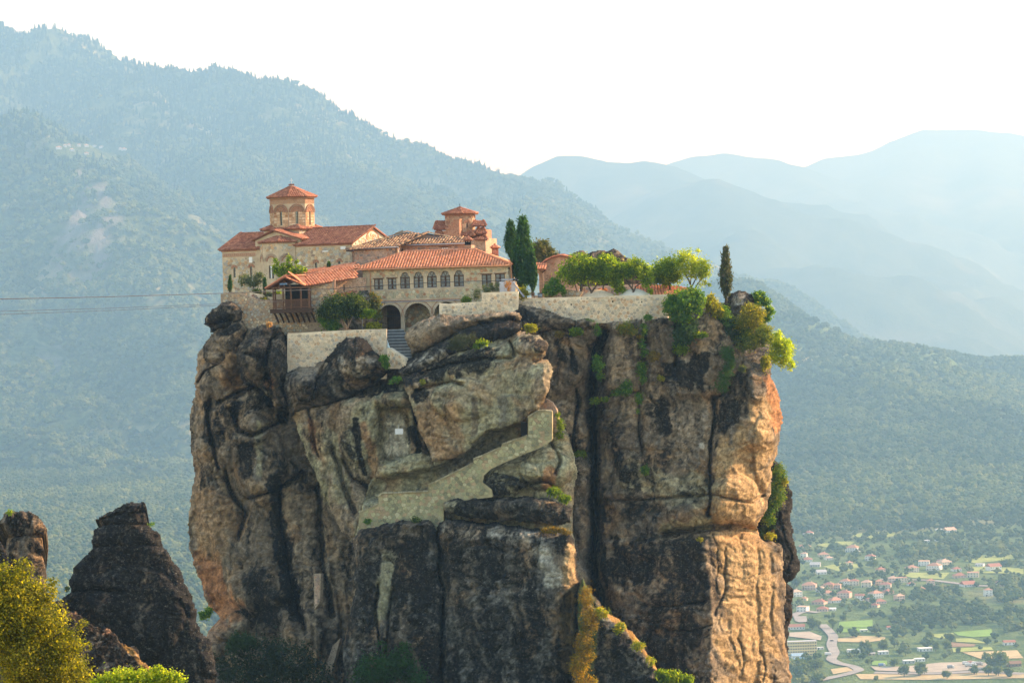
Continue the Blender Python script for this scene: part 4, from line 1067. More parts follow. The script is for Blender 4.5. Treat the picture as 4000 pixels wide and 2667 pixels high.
rs('left_mass', [(812, 1330), (834, 1300, 1.5), (896, 1279, 1.5), (960, 1285, 1.5), (1030, 1290, 1), (1125, 1290, 1), (1300, 1400, 1), (1560, 1400, 1), (1780, 1300, 1), (1800, 2850, 1), (740, 2850, 1), (770, 2560, 2), (800, 2485, 2), (830, 2450, 2), (862, 2416, 2.5), (827, 2375, 3.5),
   (797, 2325, 3.5), (783, 2270, 3.5), (753, 2198, 4), (736, 2132, 4), (733, 2038, 4), (747, 1922, 4), (764, 1833, 4), (757, 1800, 4), (742, 1761, 4), (738, 1703, 4), (736, 1645, 4), (745, 1604, 4), (758, 1546, 3.5), (763, 1479, 3.5), (771, 1404, 3), (780, 1363, 2.5), (800, 1340, 2)],
   Yd=302, thick=24, base=('brn', 'tan'), lichen=0.27, seed=3, flute=1.5, strata=1.3,
   feats=[('b', 880, 1400, 80, 90, 1.8), ('b', 830, 1560, 90, 150, 1.6), ('b', 960, 1620, 110, 130, 2.4, -20), ('b', 1010, 1790, 110, 200, 2.2, -8), ('b', 850, 1760, 90, 110, 1.2),
          ('g', [(812, 1330), (870, 1310), (960, 1300)], 8, 1.0), ('g', [(820, 1560), (812, 1640), (835, 1750), (850, 1830)], 7, 1.2), ('g', [(860, 1570), (930, 1530), (1000, 1510)], 8, 1.4),
          ('g', [(900, 1600), (930, 1680), (990, 1700), (1060, 1660), (1110, 1640)], 9, 1.6), ('g', [(770, 1490), (800, 1450), (850, 1420)], 6, 1.0), ('g', [(975, 1945), (1060, 1920), (1130, 1880), (1180, 1845)], 9, 1.5),
          ('s', [(735, 1780), (780, 1770), (850, 1780), (990, 1960), (1000, 2200), (1050, 2350), (1180, 2600), (740, 2850), (735, 2000)], -1.2, 30),
          ('g', [(880, 1830), (900, 1920), (960, 2000), (930, 2100)], 8, 1.0), ('g', [(1090, 1870), (1090, 2000), (1120, 2180), (1150, 2340), (1190, 2460)], 10, 0.9), ('b', 1105, 1625, 26, 36, -3.0),
          ('s', [(770, 1980), (830, 2100), (890, 2260), (940, 2380), (1010, 2400), (1000, 2560), (860, 2420), (780, 2280), (730, 2050)], -1.0, 16),
          ('b', 1010, 2300, 130, 90, 1.2), ('b', 900, 2440, 80, 70, 2.0), ('b', 1180, 2500, 90, 130, 2.0), ('b', 820, 2520, 70, 60, 2.4), ('b', 930, 2560, 60, 60, 2.0), ('g', [(1240, 1900), (1250, 2060), (1260, 2200), (1300, 2400)], 12, 1.2),
          ('s', [(1215, 2190), (1290, 2200), (1330, 2420), (1320, 2680), (1270, 2850), (1190, 2850), (1230, 2500)], 1.0, 16)],
   zones=[('och', [(880, 1400), (905, 1480)], 45, 0.75), ('tan', [(830, 1440), (800, 1480)], 30, 0.7), ('clean', [(880, 1400), (905, 1480)], 50, 0.9), ('rust', [(800, 2200), (850, 2330), (900, 2380)], 60, 0.75), ('och', [(790, 1950), (830, 2150)], 60, 0.6),
          ('rust', [(860, 2420), (830, 2480)], 50, 0.6), ('clean', [(790, 2000), (860, 2350), (840, 2480)], 110, 0.9), ('lichen', [(840, 1600), (850, 1700)], 60, 0.55), ('lichen', [(1070, 1880), (1090, 2050), (1120, 2250), (1160, 2400)], 38, 0.95),
          ('gry', [(1020, 1760), (1000, 1860)], 26, 0.9), ('grn', [(1010, 1650), (1012, 1850)], 14, 0.7), ('lichen', [(960, 1750), (970, 1850)], 30, 0.7), ('lichen', [(920, 1600), (1060, 1560)], 40, 0.6), ('tan', [(1200, 2150), (1210, 2400), (1180, 2520)], 46, 0.6),
          ('grn', [(1270, 1700), (1300, 1900)], 60, 0.7), ('lichen', [(1000, 2250), (1060, 2400)], 70, 0.6), ('tan', [(850, 2500), (930, 2560), (1000, 2620)], 60, 0.5)])
rs('streaked_wall', [(1118, 1540), (1150, 1600, 1.5), (1300, 1570, 1.5), (1420, 1540, 1.5), (1500, 1500, 1.5), (1577, 1490, 1), (1608, 1589, .8), (1635, 1679, .8), (1666, 1750, .8), (1681, 1812, .8), (1600, 1842, 1), (1480, 1858, 1), (1443, 1893, 1.2), (1416, 1888, 1.2),
   (1460, 1960, 1), (1440, 2030, 1), (1400, 2080, 1), (1375, 2130, 1), (1345, 2085, 1.5), (1290, 2000, 2), (1250, 1900, 2.2), (1205, 1800, 2.2), (1180, 1725, 2), (1146, 1636, 2)],
   Yd=296, thick=8, base=('tan', 'grn'), lichen=0.22, seed=4, flute=2.4, strata=0.5, amp=0.8,
   feats=[('b', 1400, 1640, 90, 180, 1.6), ('s', [(1480, 1600), (1560, 1590), (1600, 1640), (1605, 1790), (1500, 1800), (1490, 1720)], -1.3, 12), ('b', 1540, 1560, 90, 40, 2.0), ('g', [(1206, 1590), (1220, 1700), (1240, 1780)], 6, 0.7),
          ('g', [(1340, 1800), (1380, 1870), (1420, 1890)], 8, 1.0), ('g', [(1300, 1750), (1340, 1900), (1390, 2000)], 10, 0.9), ('tb', [(1100, 1600), (1300, 1590), (1600, 1560)], 0.7, 0.6)],
   zones=[('pale', [(1540, 1650), (1550, 1760)], 48, 0.95), ('rust', [(1420, 1660), (1450, 1750), (1460, 1860)], 24, 0.5), ('och', [(1240, 1680), (1270, 1780)], 40, 0.7), ('rust', [(1210, 1640), (1230, 1760)], 14, 0.5), ('lichen', [(1390, 1640), (1400, 1760), (1430, 1850)], 16, 0.9),
          ('lichen', [(1610, 1680), (1640, 1760), (1640, 1830)], 24, 0.95), ('lichen', [(1400, 1540), (1560, 1500)], 26, 0.7), ('grn', [(1280, 1700), (1340, 1950)], 40, 0.7), ('grn', [(1500, 1600)], 30, 0.8), ('drk', [(1510, 1575)], 18, .5)])
rs('recess_wall', [(1380, 2100, 1), (1420, 1960, 1), (1440, 1890, 1), (1480, 1815, 1), (1600, 1770, 1), (1700, 1780, 1), (1800, 1750, 1), (1900, 1670, 1), (2000, 1630, 1), (2100, 1590, 1), (2160, 1590, 1), (2200, 1660, 1.2), (2222, 1710, 2), (2246, 1786, 2), (2256, 1839, 2), (2247, 1902, 2), (2237, 1973, 2), (2240, 2070, 2), (2243, 2180, 1), (1700, 2180, 1), (1400, 2180, 1)],
   Yd=293.5, thick=8, base=('grn', 'grn'), lichen=0.06, seed=5, flute=0.5, strata=2.4, amp=0.8,
   feats=[('s', [(1420, 1960), (1450, 1870), (1690, 1830), (1800, 1780), (1900, 1690), (2060, 1640), (2050, 1720), (1900, 1780), (1750, 1900), (1500, 1960)], -2.4, 20), ('b', 2130, 1830, 110, 90, 2.6), ('b', 2010, 1850, 100, 60, 1.6), ('g', [(2050, 1890), (2140, 1880), (2170, 1905)], 8, 1.2),
          ('g', [(2150, 1730), (2190, 1800), (2170, 1850)], 6, 0.7)],
   zones=[('grn', [(1950, 1800), (2120, 1800)], 90, 0.8), ('rust', [(2150, 1850), (2140, 1890)], 26, 0.7), ('och', [(2150, 1770)], 24, 0.6), ('gry', [(1750, 1850), (1950, 1720)], 50, 0.6), ('tan', [(2225, 1850), (2230, 2000)], 18, 0.6)])
rs('boulder', [(1885, 1880), (1910, 1855), (1960, 1848), (2010, 1862), (2040, 1885), (2052, 1893), (2035, 1912), (1990, 1937), (1930, 1936), (1895, 1915)], Yd=290, rad=1.3, thick=4, base=('gry', 'grn'), lichen=0.5, seed=6, cell=3.6)
rs('boulder', [(1733, 1965), (1760, 1952), (1850, 1945), (1920, 1957), (1990, 1938), (2100, 1943), (2200, 1970), (2235, 1992), (2229, 2038), (2180, 2050), (2050, 2042), (1900, 2027), (1760, 2006), (1736, 1992)], Yd=289, rad=1.3, thick=5, base=('gry', 'brn'), lichen=0.62, seed=7, cell=3.6,
   zones=[('grn', [(1760, 1980), (1850, 1985)], 28, 0.8), ('clean', [(1750, 1985)], 40, 0.7)])
rs('front_buttress', [(1367, 2101), (1403, 2070, 1.5), (1478, 2056, 1.5), (1550, 2041, 1.5), (1612, 2029, 1.5), (1684, 2034, 1.2), (1702, 2052, 1), (1711, 2038, 1.2), (1764, 2032, 1.5), (1970, 2054, 1.5), (2148, 2079, 1.5), (2229, 2088, 1.5), (2243, 2110, 2), (2250, 2190, 2), (2269, 2280, 2), (2262, 2346, 2), (2260, 2458, 2), (2243, 2525, 2), (2238, 2667, 2), (2240, 2850, 1), (1340, 2850, 1), (1342, 2570, 2.2), (1349, 2458, 2.2), (1371, 2369, 2), (1379, 2280, 2), (1377, 2154, 2)],
   Yd=287, thick=12, base=('gry', 'brn'), lichen=0.52, seed=8, flute=0.9, strata=1.0,
   feats=[('g', [(1704, 2050), (1715, 2146), (1713, 2253), (1735, 2315), (1729, 2413), (1722, 2547), (1716, 2850)], 7, 1.8), ('g', [(1530, 2310), (1519, 2413), (1510, 2556), (1508, 2600)], 5, 0.9), ('g', [(1478, 2280), (1465, 2400), (1492, 2560)], 6, 0.7),
          ('t', [(2205, 2080), (2228, 2180), (2215, 2280), (2175, 2350), (2150, 2420), (2160, 2500), (2175, 2560), (2190, 2667), (2195, 2850)], 1.15, 0.7), ('tl', [(1430, 2060), (1425, 2300), (1400, 2500), (1395, 2850)], 0.9, 0.8),
          ('s', [(2195, 2330), (2230, 2310), (2240, 2400), (2225, 2490), (2200, 2480), (2190, 2400)], -1.0, 8), ('g', [(1840, 2460), (1900, 2465), (1965, 2458)], 4, 0.4)],
   zones=[('grn', [(1510, 2180), (1505, 2300), (1490, 2400)], 34, 0.8), ('clean', [(1505, 2220), (1495, 2420)], 34, 0.8), ('pale', [(2120, 2160), (2160, 2260)], 40, 0.45), ('clean', [(2150, 2160), (2180, 2300), (2215, 2420)], 60, 0.85), ('sand', [(2225, 2150), (2230, 2300), (2215, 2420), (2215, 2600)], 30, 0.9),
          ('och', [(2180, 2480), (2210, 2600)], 36, 0.6), ('pale', [(1740, 2060), (1790, 2090), (1900, 2080), (2100, 2100)], 26, 0.25), ('rust', [(1577, 2232)], 12, 0.9), ('lichen', [(1620, 2120), (1640, 2300)], 60, 0.95), ('lichen', [(2200, 2110)], 22, 0.95)])
rs('boulder', [(1104, 1502), (1115, 1457), (1164, 1428), (1227, 1424), (1258, 1412), (1285, 1377), (1316, 1341), (1352, 1321), (1396, 1313), (1432, 1322), (1454, 1345), (1466, 1368), (1495, 1390), (1527, 1421), (1518, 1457), (1486, 1488), (1414, 1528), (1325, 1564), (1236, 1591), (1164, 1609), (1137, 1622), (1120, 1546)],
   Yd=294.5, rad=3.0, thick=7, base=('gry', 'brn'), lichen=0.55, seed=9, feats=[('b', 1395, 1400, 90, 90, 1.4), ('b', 1190, 1510, 70, 70, 1.4), ('g', [(1275, 1420), (1240, 1480), (1215, 1560)], 9, 0.8)],
   zones=[('tan', [(1180, 1450), (1240, 1440)], 26, 0.7), ('clean', [(1180, 1450), (1240, 1440)], 34, 0.8), ('lichen', [(1400, 1330), (1450, 1360)], 40, 0.9), ('gold', [(1458, 1345)], 9, 0.8), ('pale', [(1350, 1430), (1430, 1420)], 40, 0.3)])
rs('boulder', [(945, 1323), (963, 1296), (1012, 1273), (1057, 1269), (1088, 1279), (1112, 1310), (1121, 1386), (1127, 1439), (1123, 1502), (1121, 1582), (1070, 1588), (1021, 1524), (977, 1502), (941, 1484), (919, 1404), (923, 1359)],
   Yd=295.5, rad=2.6, thick=7, base=('brn', 'tan'), lichen=0.5, seed=10, feats=[('b', 1000, 1400, 70, 90, 1.4, 10), ('b', 1085, 1420, 40, 100, 1.0), ('g', [(1105, 1285), (1055, 1330), (1040, 1370), (1035, 1440), (1060, 1500)], 8, 1.0), ('g', [(960, 1380), (1020, 1400)], 6, .6), ('s', [(1020, 1470), (1060, 1470), (1080, 1560), (1060, 1580)], -1.2, 10)],
   zones=[('rust', [(1050, 1500)], 26, 0.7), ('grn', [(1020, 1510), (1060, 1570)], 14, 0.7), ('lichen', [(1010, 1380), (1030, 1400)], 36, 0.8)])
rs('boulder', [(800, 1261), (803, 1238), (829, 1207), (865, 1185), (901, 1176), (923, 1189), (941, 1220), (944, 1247), (914, 1270), (874, 1292), (820, 1306), (812, 1279)], Yd=300, rad=2.0, thick=7, base=('brn', 'tan'), lichen=0.5, seed=11, cell=3.6,
   feats=[('g', [(806, 1275), (850, 1262), (900, 1250)], 6, 0.8)], zones=[('tan', [(880, 1195), (910, 1200)], 24, 0.7), ('lichen', [(830, 1240), (870, 1245)], 26, 0.9)])
rs('overhang', [(1681, 1812, .8), (1668, 1750, .8), (1637, 1679, .8), (1610, 1589, .8), (1582, 1510, 1), (1560, 1470, 1), (1600, 1440), (1680, 1400), (1800, 1350), (1900, 1320), (2041, 1292, 1.5), (2109, 1306, 1.5), (2141, 1343, 1.5), (2135, 1386, 1), (2112, 1404, 0.8), (2147, 1402, 1), (2161, 1437, 1.2), (2148, 1527, 1.2), (2127, 1558, 1), (2106, 1603, 1), (2059, 1629, 1), (2032, 1656, .8), (1970, 1665, .8), (1903, 1683, .8), (1867, 1714, .8), (1836, 1750, .8), (1795, 1790, .8), (1746, 1796, .8)],
   Yd=290.5, thick=8, base=('grn', 'tan'), lichen=0.14, seed=12, flute=1.6, strata=0.6, amp=0.8,
   feats=[('tb', [(1540, 1540), (1700, 1480), (1850, 1440), (2000, 1410), (2160, 1390)], 0.9, 0.5), ('b', 2110, 1480, 60, 90, 1.0), ('b', 2070, 1345, 75, 45, 1.8), ('b', 1800, 1560, 130, 90, 0.9), ('g', [(1620, 1525), (1760, 1490), (1800, 1500)], 7, 0.8), ('g', [(1650, 1460), (1760, 1420), (1900, 1400), (2000, 1400)], 6, 0.7), ('g', [(1990, 1330), (2010, 1390)], 6, 0.8), ('g', [(2085, 1412), (2150, 1400)], 8, 1.0)],
   zones=[('och', [(1680, 1640), (1700, 1720), (1760, 1780)], 46, 0.6), ('och', [(1780, 1600), (1800, 1700)], 46, 0.6), ('grn', [(1850, 1620), (1860, 1700), (1960, 1600)], 60, 0.8), ('brn', [(1850, 1560), (1856, 1690)], 14, 0.8), ('gry', [(1960, 1560), (1965, 1650)], 22, 0.7), ('tan', [(2060, 1560), (2050, 1610)], 34, 0.6),
          ('lichen', [(1600, 1470), (1750, 1440), (1900, 1400)], 55, 0.75), ('lichen', [(1640, 1540)], 40, 0.8), ('lichen', [(2060, 1320), (2120, 1350)], 30, 0.5), ('och', [(2135, 1560), (2120, 1590)], 16, 0.8), ('moss', [(1650, 1500)], 12, 0.8), ('rust', [(1665, 1478)], 12, 0.7)])
rs('slab', [(1548, 1452), (1590, 1405), (1640, 1370), (1740, 1318), (1800, 1285), (1900, 1258), (2000, 1247), (2031, 1262), (2039, 1285), (2030, 1302), (1950, 1328), (1850, 1372), (1750, 1410), (1650, 1462), (1562, 1492)], Yd=291.5, rad=2.0, thick=5, base=('gry', 'brn'), lichen=0.66, seed=13,
   feats=[('tb', [(1540, 1480), (1750, 1380), (2040, 1290)], 0.6, 0.5)], zones=[('pale', [(1620, 1430), (1720, 1380)], 30, 0.35)])
rs('boulder', [(1580, 1315), (1583, 1295), (1603, 1271), (1653, 1245), (1712, 1226), (1790, 1230), (1880, 1222), (1932, 1217), (1985, 1208), (2026, 1220), (2038, 1238), (2029, 1250), (1960, 1256), (1880, 1268), (1790, 1298), (1740, 1328), (1690, 1352), (1640, 1378), (1607, 1386), (1590, 1355)], Yd=293, rad=2.2, thick=6, base=('brn', 'tan'), lichen=0.12, seed=14, flute=0.3, strata=0.4, amp=0.6,
   zones=[('tan', [(1620, 1300), (1700, 1260)], 40, 0.5), ('lichen', [(1880, 1258), (2000, 1243)], 14, 0.7)])
rs('boulder', [(1905, 1232), (1960, 1196), (2014, 1184), (2065, 1190), (2110, 1204), (2170, 1222), (2230, 1240), (2252, 1256), (2251, 1272), (2200, 1286), (2140, 1300), (2050, 1330), (1950, 1320)], Yd=297.5, rad=2.2, thick=6, base=('brn', 'tan'), lichen=0.3, seed=15, flute=0.3, amp=0.7, zones=[('lichen', [(2020, 1230), (2090, 1250)], 26, 0.9)])
rs('boulder', [(2247, 1258), (2256, 1246), (2290, 1242), (2326, 1251), (2335, 1264), (2320, 1280), (2275, 1285), (2249, 1277)], Yd=297.5, rad=1.2, thick=4, base=('brn', 'tan'), lichen=0.2, seed=16, cell=3.2, flute=.3, amp=.5, zones=[('moss', [(2290, 1244), (2320, 1252)], 6, 0.8)])
rs('shoulder', [(2700, 1230), (2760, 1200), (2830, 1180), (2960, 1195), (3000, 1270), (3020, 1400), (3012, 1500), (2860, 1560), (2740, 1420)], Yd=304, rad=2.5, thick=16, base=('brn', 'gry'), lichen=0.4, seed=17, feats=[('tb', [(2700, 1480), (3020, 1480)], 0.7, 0.5)])
rs('boulder', [(2832, 1216), (2836, 1180), (2850, 1152), (2880, 1137), (2910, 1135), (2938, 1146), (2953, 1172), (2958, 1200), (2950, 1236), (2900, 1246), (2850, 1242)], Yd=303, rad=1.9, thick=4, base=('gry', 'tan'), lichen=0.55, seed=18, cell=3.4, flute=.3, amp=.6, zones=[('lichen', [(2940, 1165)], 30, 0.9), ('pale', [(2890, 1180)], 30, 0.3)])
rs('boulder', [(1286, 1310), (1300, 1210), (1340, 1165), (1400, 1138), (1440, 1135), (1475, 1190), (1490, 1240), (1495, 1310)], Yd=303.2, rad=1.6, thick=2, base=('brn', 'gry'), lichen=0.3, seed=26, cell=4)
rs('boulder', [(792, 1372), (803, 1325), (818, 1296), (850, 1282), (900, 1262), (946, 1252), (968, 1290), (950, 1338), (928, 1385), (885, 1430), (825, 1430), (790, 1400)], Yd=299.4, rad=1.8, thick=5, base=('brn', 'tan'), lichen=0.3, seed=27, zones=[('tan', [(830, 1390), (900, 1330)], 26, .6), ('lichen', [(860, 1300), (930, 1280)], 20, .7)])
rs('mossy_foot', [(2236, 2850, 1), (2245, 2600), (2262, 2480), (2262, 2300), (2278, 2272), (2312, 2325), (2360, 2385), (2430, 2440), (2500, 2520), (2560, 2600), (2600, 2660), (2640, 2850, 1)], Yd=283, rad=1.5, thick=10, base=('gry', 'brn'), lichen=0.5, seed=19,
   zones=[('moss', [(2280, 2300), (2300, 2450), (2280, 2600)], 50, 0.8), ('rust', [(2290, 2360), (2310, 2420)], 22, 0.5), ('gold', [(2360, 2390), (2450, 2460), (2520, 2550), (2580, 2640)], 9, 0.6)])
# other rocks
def rock_thing(name, poly, Yd, label, **k):
    o = rock_sheet(name, poly, Yd, None, **k)
    c = Vector(np.array([v.co[:] for v in o.data.vertices[:50]]).mean(0))
    return tag(o, label, 'rock')
rock_thing('rock_spire', [(404, 2012), (443, 1985), (490, 1962), (547, 1953), (565, 1962), (563, 1985), (555, 1998), (571, 2027), (573, 2048), (620, 2084), (641, 2116), (638, 2134), (662, 2168), (703, 2225), (735, 2283), (750, 2329), (761, 2376), (753, 2408), (782, 2454), (818, 2517), (834, 2580), (844, 2667), (855, 2900, 1),
   (130, 2900, 1), (160, 2450), (229, 2340), (274, 2309), (271, 2262), (292, 2215), (334, 2168), (365, 2134), (373, 2074), (401, 2048), (378, 2032)], 235, 'dark pointed rock with a flat cap stone left of the monastery cliff', rad=1.6, thick=12, base=('gry', 'brn'), lichen=0.75, seed=20, flute=0.8, strata=.15,
   feats=[('g', [(378, 2034), (450, 2010), (560, 2000)], 5, 0.6), ('g', [(400, 2050), (480, 2046), (575, 2050)], 5, 0.5), ('g', [(365, 2136), (450, 2130), (560, 2128), (640, 2136)], 5, 0.4), ('b', 520, 2400, 220, 200, .9), ('g', [(274, 2312), (360, 2300), (480, 2310)], 7, 0.9), ('g', [(700, 2340), (740, 2410)], 6, 0.8)],
   zones=[('gry', [(480, 2090), (560, 2180)], 60, 0.5), ('rust', [(320, 2330)], 18, 0.4), ('rust', [(420, 2340)], 26, 0.4)])
rock_thing('rock_stump', [(-40, 2040), (2, 2024), (16, 1990), (47, 1988), (68, 1996), (91, 1990), (125, 2006), (162, 2038), (180, 2069), (177, 2090), (162, 2111), (167, 2142), (159, 2168), (180, 2204), (172, 2236), (162, 2256), (175, 2420), (200, 2700), (-20, 2700), (5, 2300), (10, 2210), (16, 2173), (31, 2100), (12, 2060)], 228,
   'small knobbly brown rock pillar at the left edge behind yellow bush', rad=1.5, thick=5, base=('brn', 'brn'), lichen=0.5, seed=21, cell=3.6, strata=.1, feats=[('g', [(20, 2100), (100, 2090), (175, 2095)], 7, 0.6), ('g', [(60, 2010), (90, 2040)], 6, 0.5)], zones=[('och', [(160, 2060), (150, 2200)], 26, 0.7), ('moss', [(35, 2000)], 10, 0.9)])
rock_thing('rock_edge', [(-160, 2180), (-60, 2130), (0, 2122), (20, 2150), (15, 2200), (20, 2420), (-160, 2500)], 222, 'sliver of brown rock cut by the left picture edge', rad=.8, thick=5, base=('brn', 'brn'), lichen=0.6, seed=22, cell=4)
rock_thing('rock_slope', [(60, 2400), (120, 2345), (203, 2338), (235, 2350), (292, 2376), (334, 2418), (396, 2449), (453, 2486), (511, 2533), (563, 2585), (594, 2626), (660, 2900, .6), (40, 2900, .6)], 120, 'sloping foreground rock with orange lichen below the dark spire', rad=.35, thick=8, base=('gry', 'brn'), lichen=0.66, seed=23, cell=3.6, flute=0.3, strata=.05,
   feats=[('tb', [(60, 2500), (660, 2700)], 0.5, 0.4)], zones=[('gold', [(470, 2500), (520, 2550), (575, 2610)], 12, 0.6), ('rust', [(240, 2360), (330, 2430), (440, 2480)], 16, 0.6)])
rock_thing('rock_dome', [(2180, 1010), (2194, 998), (2240, 985), (2275, 975), (2293, 988), (2300, 1010), (2290, 1130), (2180, 1130)], 338, 'bare grey rock hump behind the orchard chapel, smaller left one', rad=1.8, thick=6, base=('brn', 'gry'), lichen=0.35, seed=24, cell=4)
rock_thing('rock_dome', [(2270, 1010), (2296, 990), (2332, 982), (2371, 979), (2392, 971), (2416, 976), (2440, 994), (2487, 1024), (2535, 1052), (2580, 1130), (2260, 1130)], 335, 'wide bare grey rock hump rising behind the orchard trees', rad=2.4, thick=8, base=('brn', 'gry'), lichen=0.45, seed=25, cell=4, feats=[('g', [(2371, 980), (2366, 1010)], 5, 0.8)])
# ---------------------------------------------------------------- masonry, tiles, windows
def attr_mat(name, scale, var, bump, rough=0.92, gain=1.0):
    """Surface whose colour is stored piece by piece in the attribute Col."""
    t = NT(name)
    p = t.pos()
    n = t.noise(scale, 5, 0.65, p)
    c = t.mix(1.0, t.attr('Col', True), t.ramp(n, [(0.3, (1 - var) * gain), (0.7, (1 + var) * gain)]), 'MULTIPLY')
    t.bsdf(c, rough, 0.15, t.bump(n, bump, 0.06))
    return t.m
M_stone = attr_mat('wall_stone', 7.0, 0.28, 0.6, gain=1.15)
M_tile = attr_mat('clay_tile', 9.0, 0.30, 0.3, 0.8)
M_brickp = attr_mat('brick_piece', 9.0, 0.25, 0.3)

def wall_mat(name, a, b, stone, sc=2.6, mortar=0.1):
    """Rubble masonry: tone between stones, with relief; used between and beyond the built stones."""
    t = NT(name); p = t.pos()
    v = t.n('ShaderNodeTexVoronoi', feature='DISTANCE_TO_EDGE'); v.inputs['Scale'].default_value = sc; t.l(t.vscale(p, (1, 1, 1.4)), v.inputs['Vector'])
    v2 = t.n('ShaderNodeTexVoronoi'); v2.inputs['Scale'].default_value = sc; t.l(t.vscale(p, (1, 1, 1.4)), v2.inputs['Vector'])
    n = t.noise(1.1, 6, 0.6, p); n2 = t.noise(8.0, 4, 0.6, p)
    m = t.mix(t.ramp(n, [(0.35, 0), (0.65, 1)]), a, b)
    bw = t.n('ShaderNodeRGBToBW'); t.l(v2.outputs['Color'], bw.inputs[0])
    sc_ = t.mix(t.ramp(bw.outputs[0], [(0.2, 0), (0.8, 1)]), tuple(x * 0.6 for x in stone), tuple(x * 1.25 for x in stone))
    e = t.ramp(v.outputs['Distance'], [(mortar * 0.6, 0.0), (mortar * 1.5, 1.0)])
    c = t.mix(t.math('MULTIPLY', e, 0.75), m, sc_)
    c = t.mix(1.0, c, t.ramp(n2, [(0.3, 0.8), (0.7, 1.15)]), 'MULTIPLY')
    t.bsdf(c, 0.94, 0.1, t.bump(t.math('ADD', e, t.math('MULTIPLY', n2, 0.5)), 0.6, 0.06))
    return t.m
M_mortar = simple('pale_lime_mortar', (0.68, 0.55, 0.38), 0.95, 0.26, .8, bump=0.4)
M_mortar2 = simple('house_mortar', (0.47, 0.365, 0.24), 0.95, 0.24, .9, bump=0.4)
M_mortar3 = simple('old_house_plaster', (0.42, 0.29, 0.21), 0.95, 0.2, 1.8, bump=0.4)
M_rubble = wall_mat('old_rubble_wall', (0.46, 0.35, 0.24), (0.36, 0.26, 0.17), (0.33, 0.24, 0.16), 3.0)
M_rubble2 = wall_mat('brick_and_rubble_wall', (0.52, 0.36, 0.24), (0.42, 0.25, 0.16), (0.44, 0.27, 0.17), 3.4)
M_brickwall = wall_mat('red_brick_wall', (0.42, 0.20, 0.12), (0.46, 0.27, 0.17), (0.38, 0.16, 0.09), 5.0, 0.14)
M_marble = simple('pale_marble', (0.72, 0.70, 0.66), 0.6, 0.08)
M_darkwood = simple('dark_timber', (0.060, 0.032, 0.018), 0.75, 0.4, 6.0, bump=0.4)
M_brownwood = simple('brown_timber', (0.12, 0.058, 0.03), 0.7, 0.35, 6.0, bump=0.3)
M_slate = simple('grey_slate_step', (0.40, 0.39, 0.36), 0.8, 0.25, 3.0, bump=0.3)
M_copper = simple('copper_gutter', (0.50, 0.22, 0.10), 0.55, 0.2, 3.0, 0.4)
M_zinc = simple('zinc_gutter', (0.30, 0.30, 0.31), 0.5, 0.2, 3.0, 0.4)
M_deck = simple('roof_underlay', (0.20, 0.085, 0.05), 0.95, 0.3, 4.0)
M_deckd = simple('old_roof_underlay', (0.07, 0.045, 0.032), 0.95, 0.3, 4.0)
M_dark = simple('dark_inside', (0.012, 0.010, 0.009), 0.95, 0.2)
M_iron = simple('black_iron', (0.02, 0.02, 0.022), 0.5, 0.2)
M_white = simple('white_paint', (0.74, 0.73, 0.71), 0.7, 0.06)
M_grave = simple('pale_gravel', (0.56, 0.45, 0.32), 0.97, 0.15, 6.0, bump=0.5)
def glass_mat():
    t = NT('window_glass')
    n = t.noise(0.8, 2, 0.5, t.pos())
    c = t.ramp(n, [(0.35, (0.06, 0.09, 0.105)), (0.65, (0.13, 0.175, 0.19))])
    b = t.bsdf(c, 0.06, 0.9)
    return t.m
M_glass = glass_mat()

class Frame:
    """A building's own axes: x along its front (to the right), y into it, z up."""
    def __init__(s, px, py, Y, th):
        s.o = P(px, py, Y); s.c = math.cos(th); s.s = math.sin(th); s.th = th
    def w(s, x, y, z):
        return np.array([s.o[0] + x * s.c - y * s.s, s.o[1] + x * s.s + y * s.c, s.o[2] + z])
    def uv(s, px, py, dy=0.0):
        """Local x,z of the pixel on the plane local y = dy."""
        d = ray(px, py)
        n = np.array([-s.s, s.c, 0])
        t = (s.o @ n + dy) / (d @ n)
        q = d * t - s.o
        return np.array([q[0] * s.c + q[1] * s.s, q[2]])
    def face(s, x, y, th=0.0):
        """Wall plane through local (x, y), turned by th: origin, along, outward."""
        c, q = math.cos(th), math.sin(th)
        u = np.array([s.c * c - s.s * q, s.s * c + s.c * q, 0.0])
        return s.w(x, y, 0), u, np.array([u[1], -u[0], 0.0])

def kid(o, par):
    """Parent, keeping world coordinates."""
    o.parent = par
    if par.type == 'EMPTY': o.matrix_parent_inverse = Matrix.Translation(-Vector(par.location))
    return o

def wmesh(name, V, F, mats, par, col=None, smooth=False):
    me = mesh_np(name, V, F, mats, smooth, None, col)
    return kid(link(name, me), par)

def clip_half(poly, nx, ny, d):
    out = []
    n = len(poly)
    for i in range(n):
        a = poly[i]; b = poly[(i + 1) % n]
        da = a[0] * nx + a[1] * ny - d; db = b[0] * nx + b[1] * ny - d
        if da <= 0: out.append(a)
        if (da < 0 < db) or (db < 0 < da):
            t = da / (da - db); out.append((a[0] + (b[0] - a[0]) * t, a[1] + (b[1] - a[1]) * t))
    return out

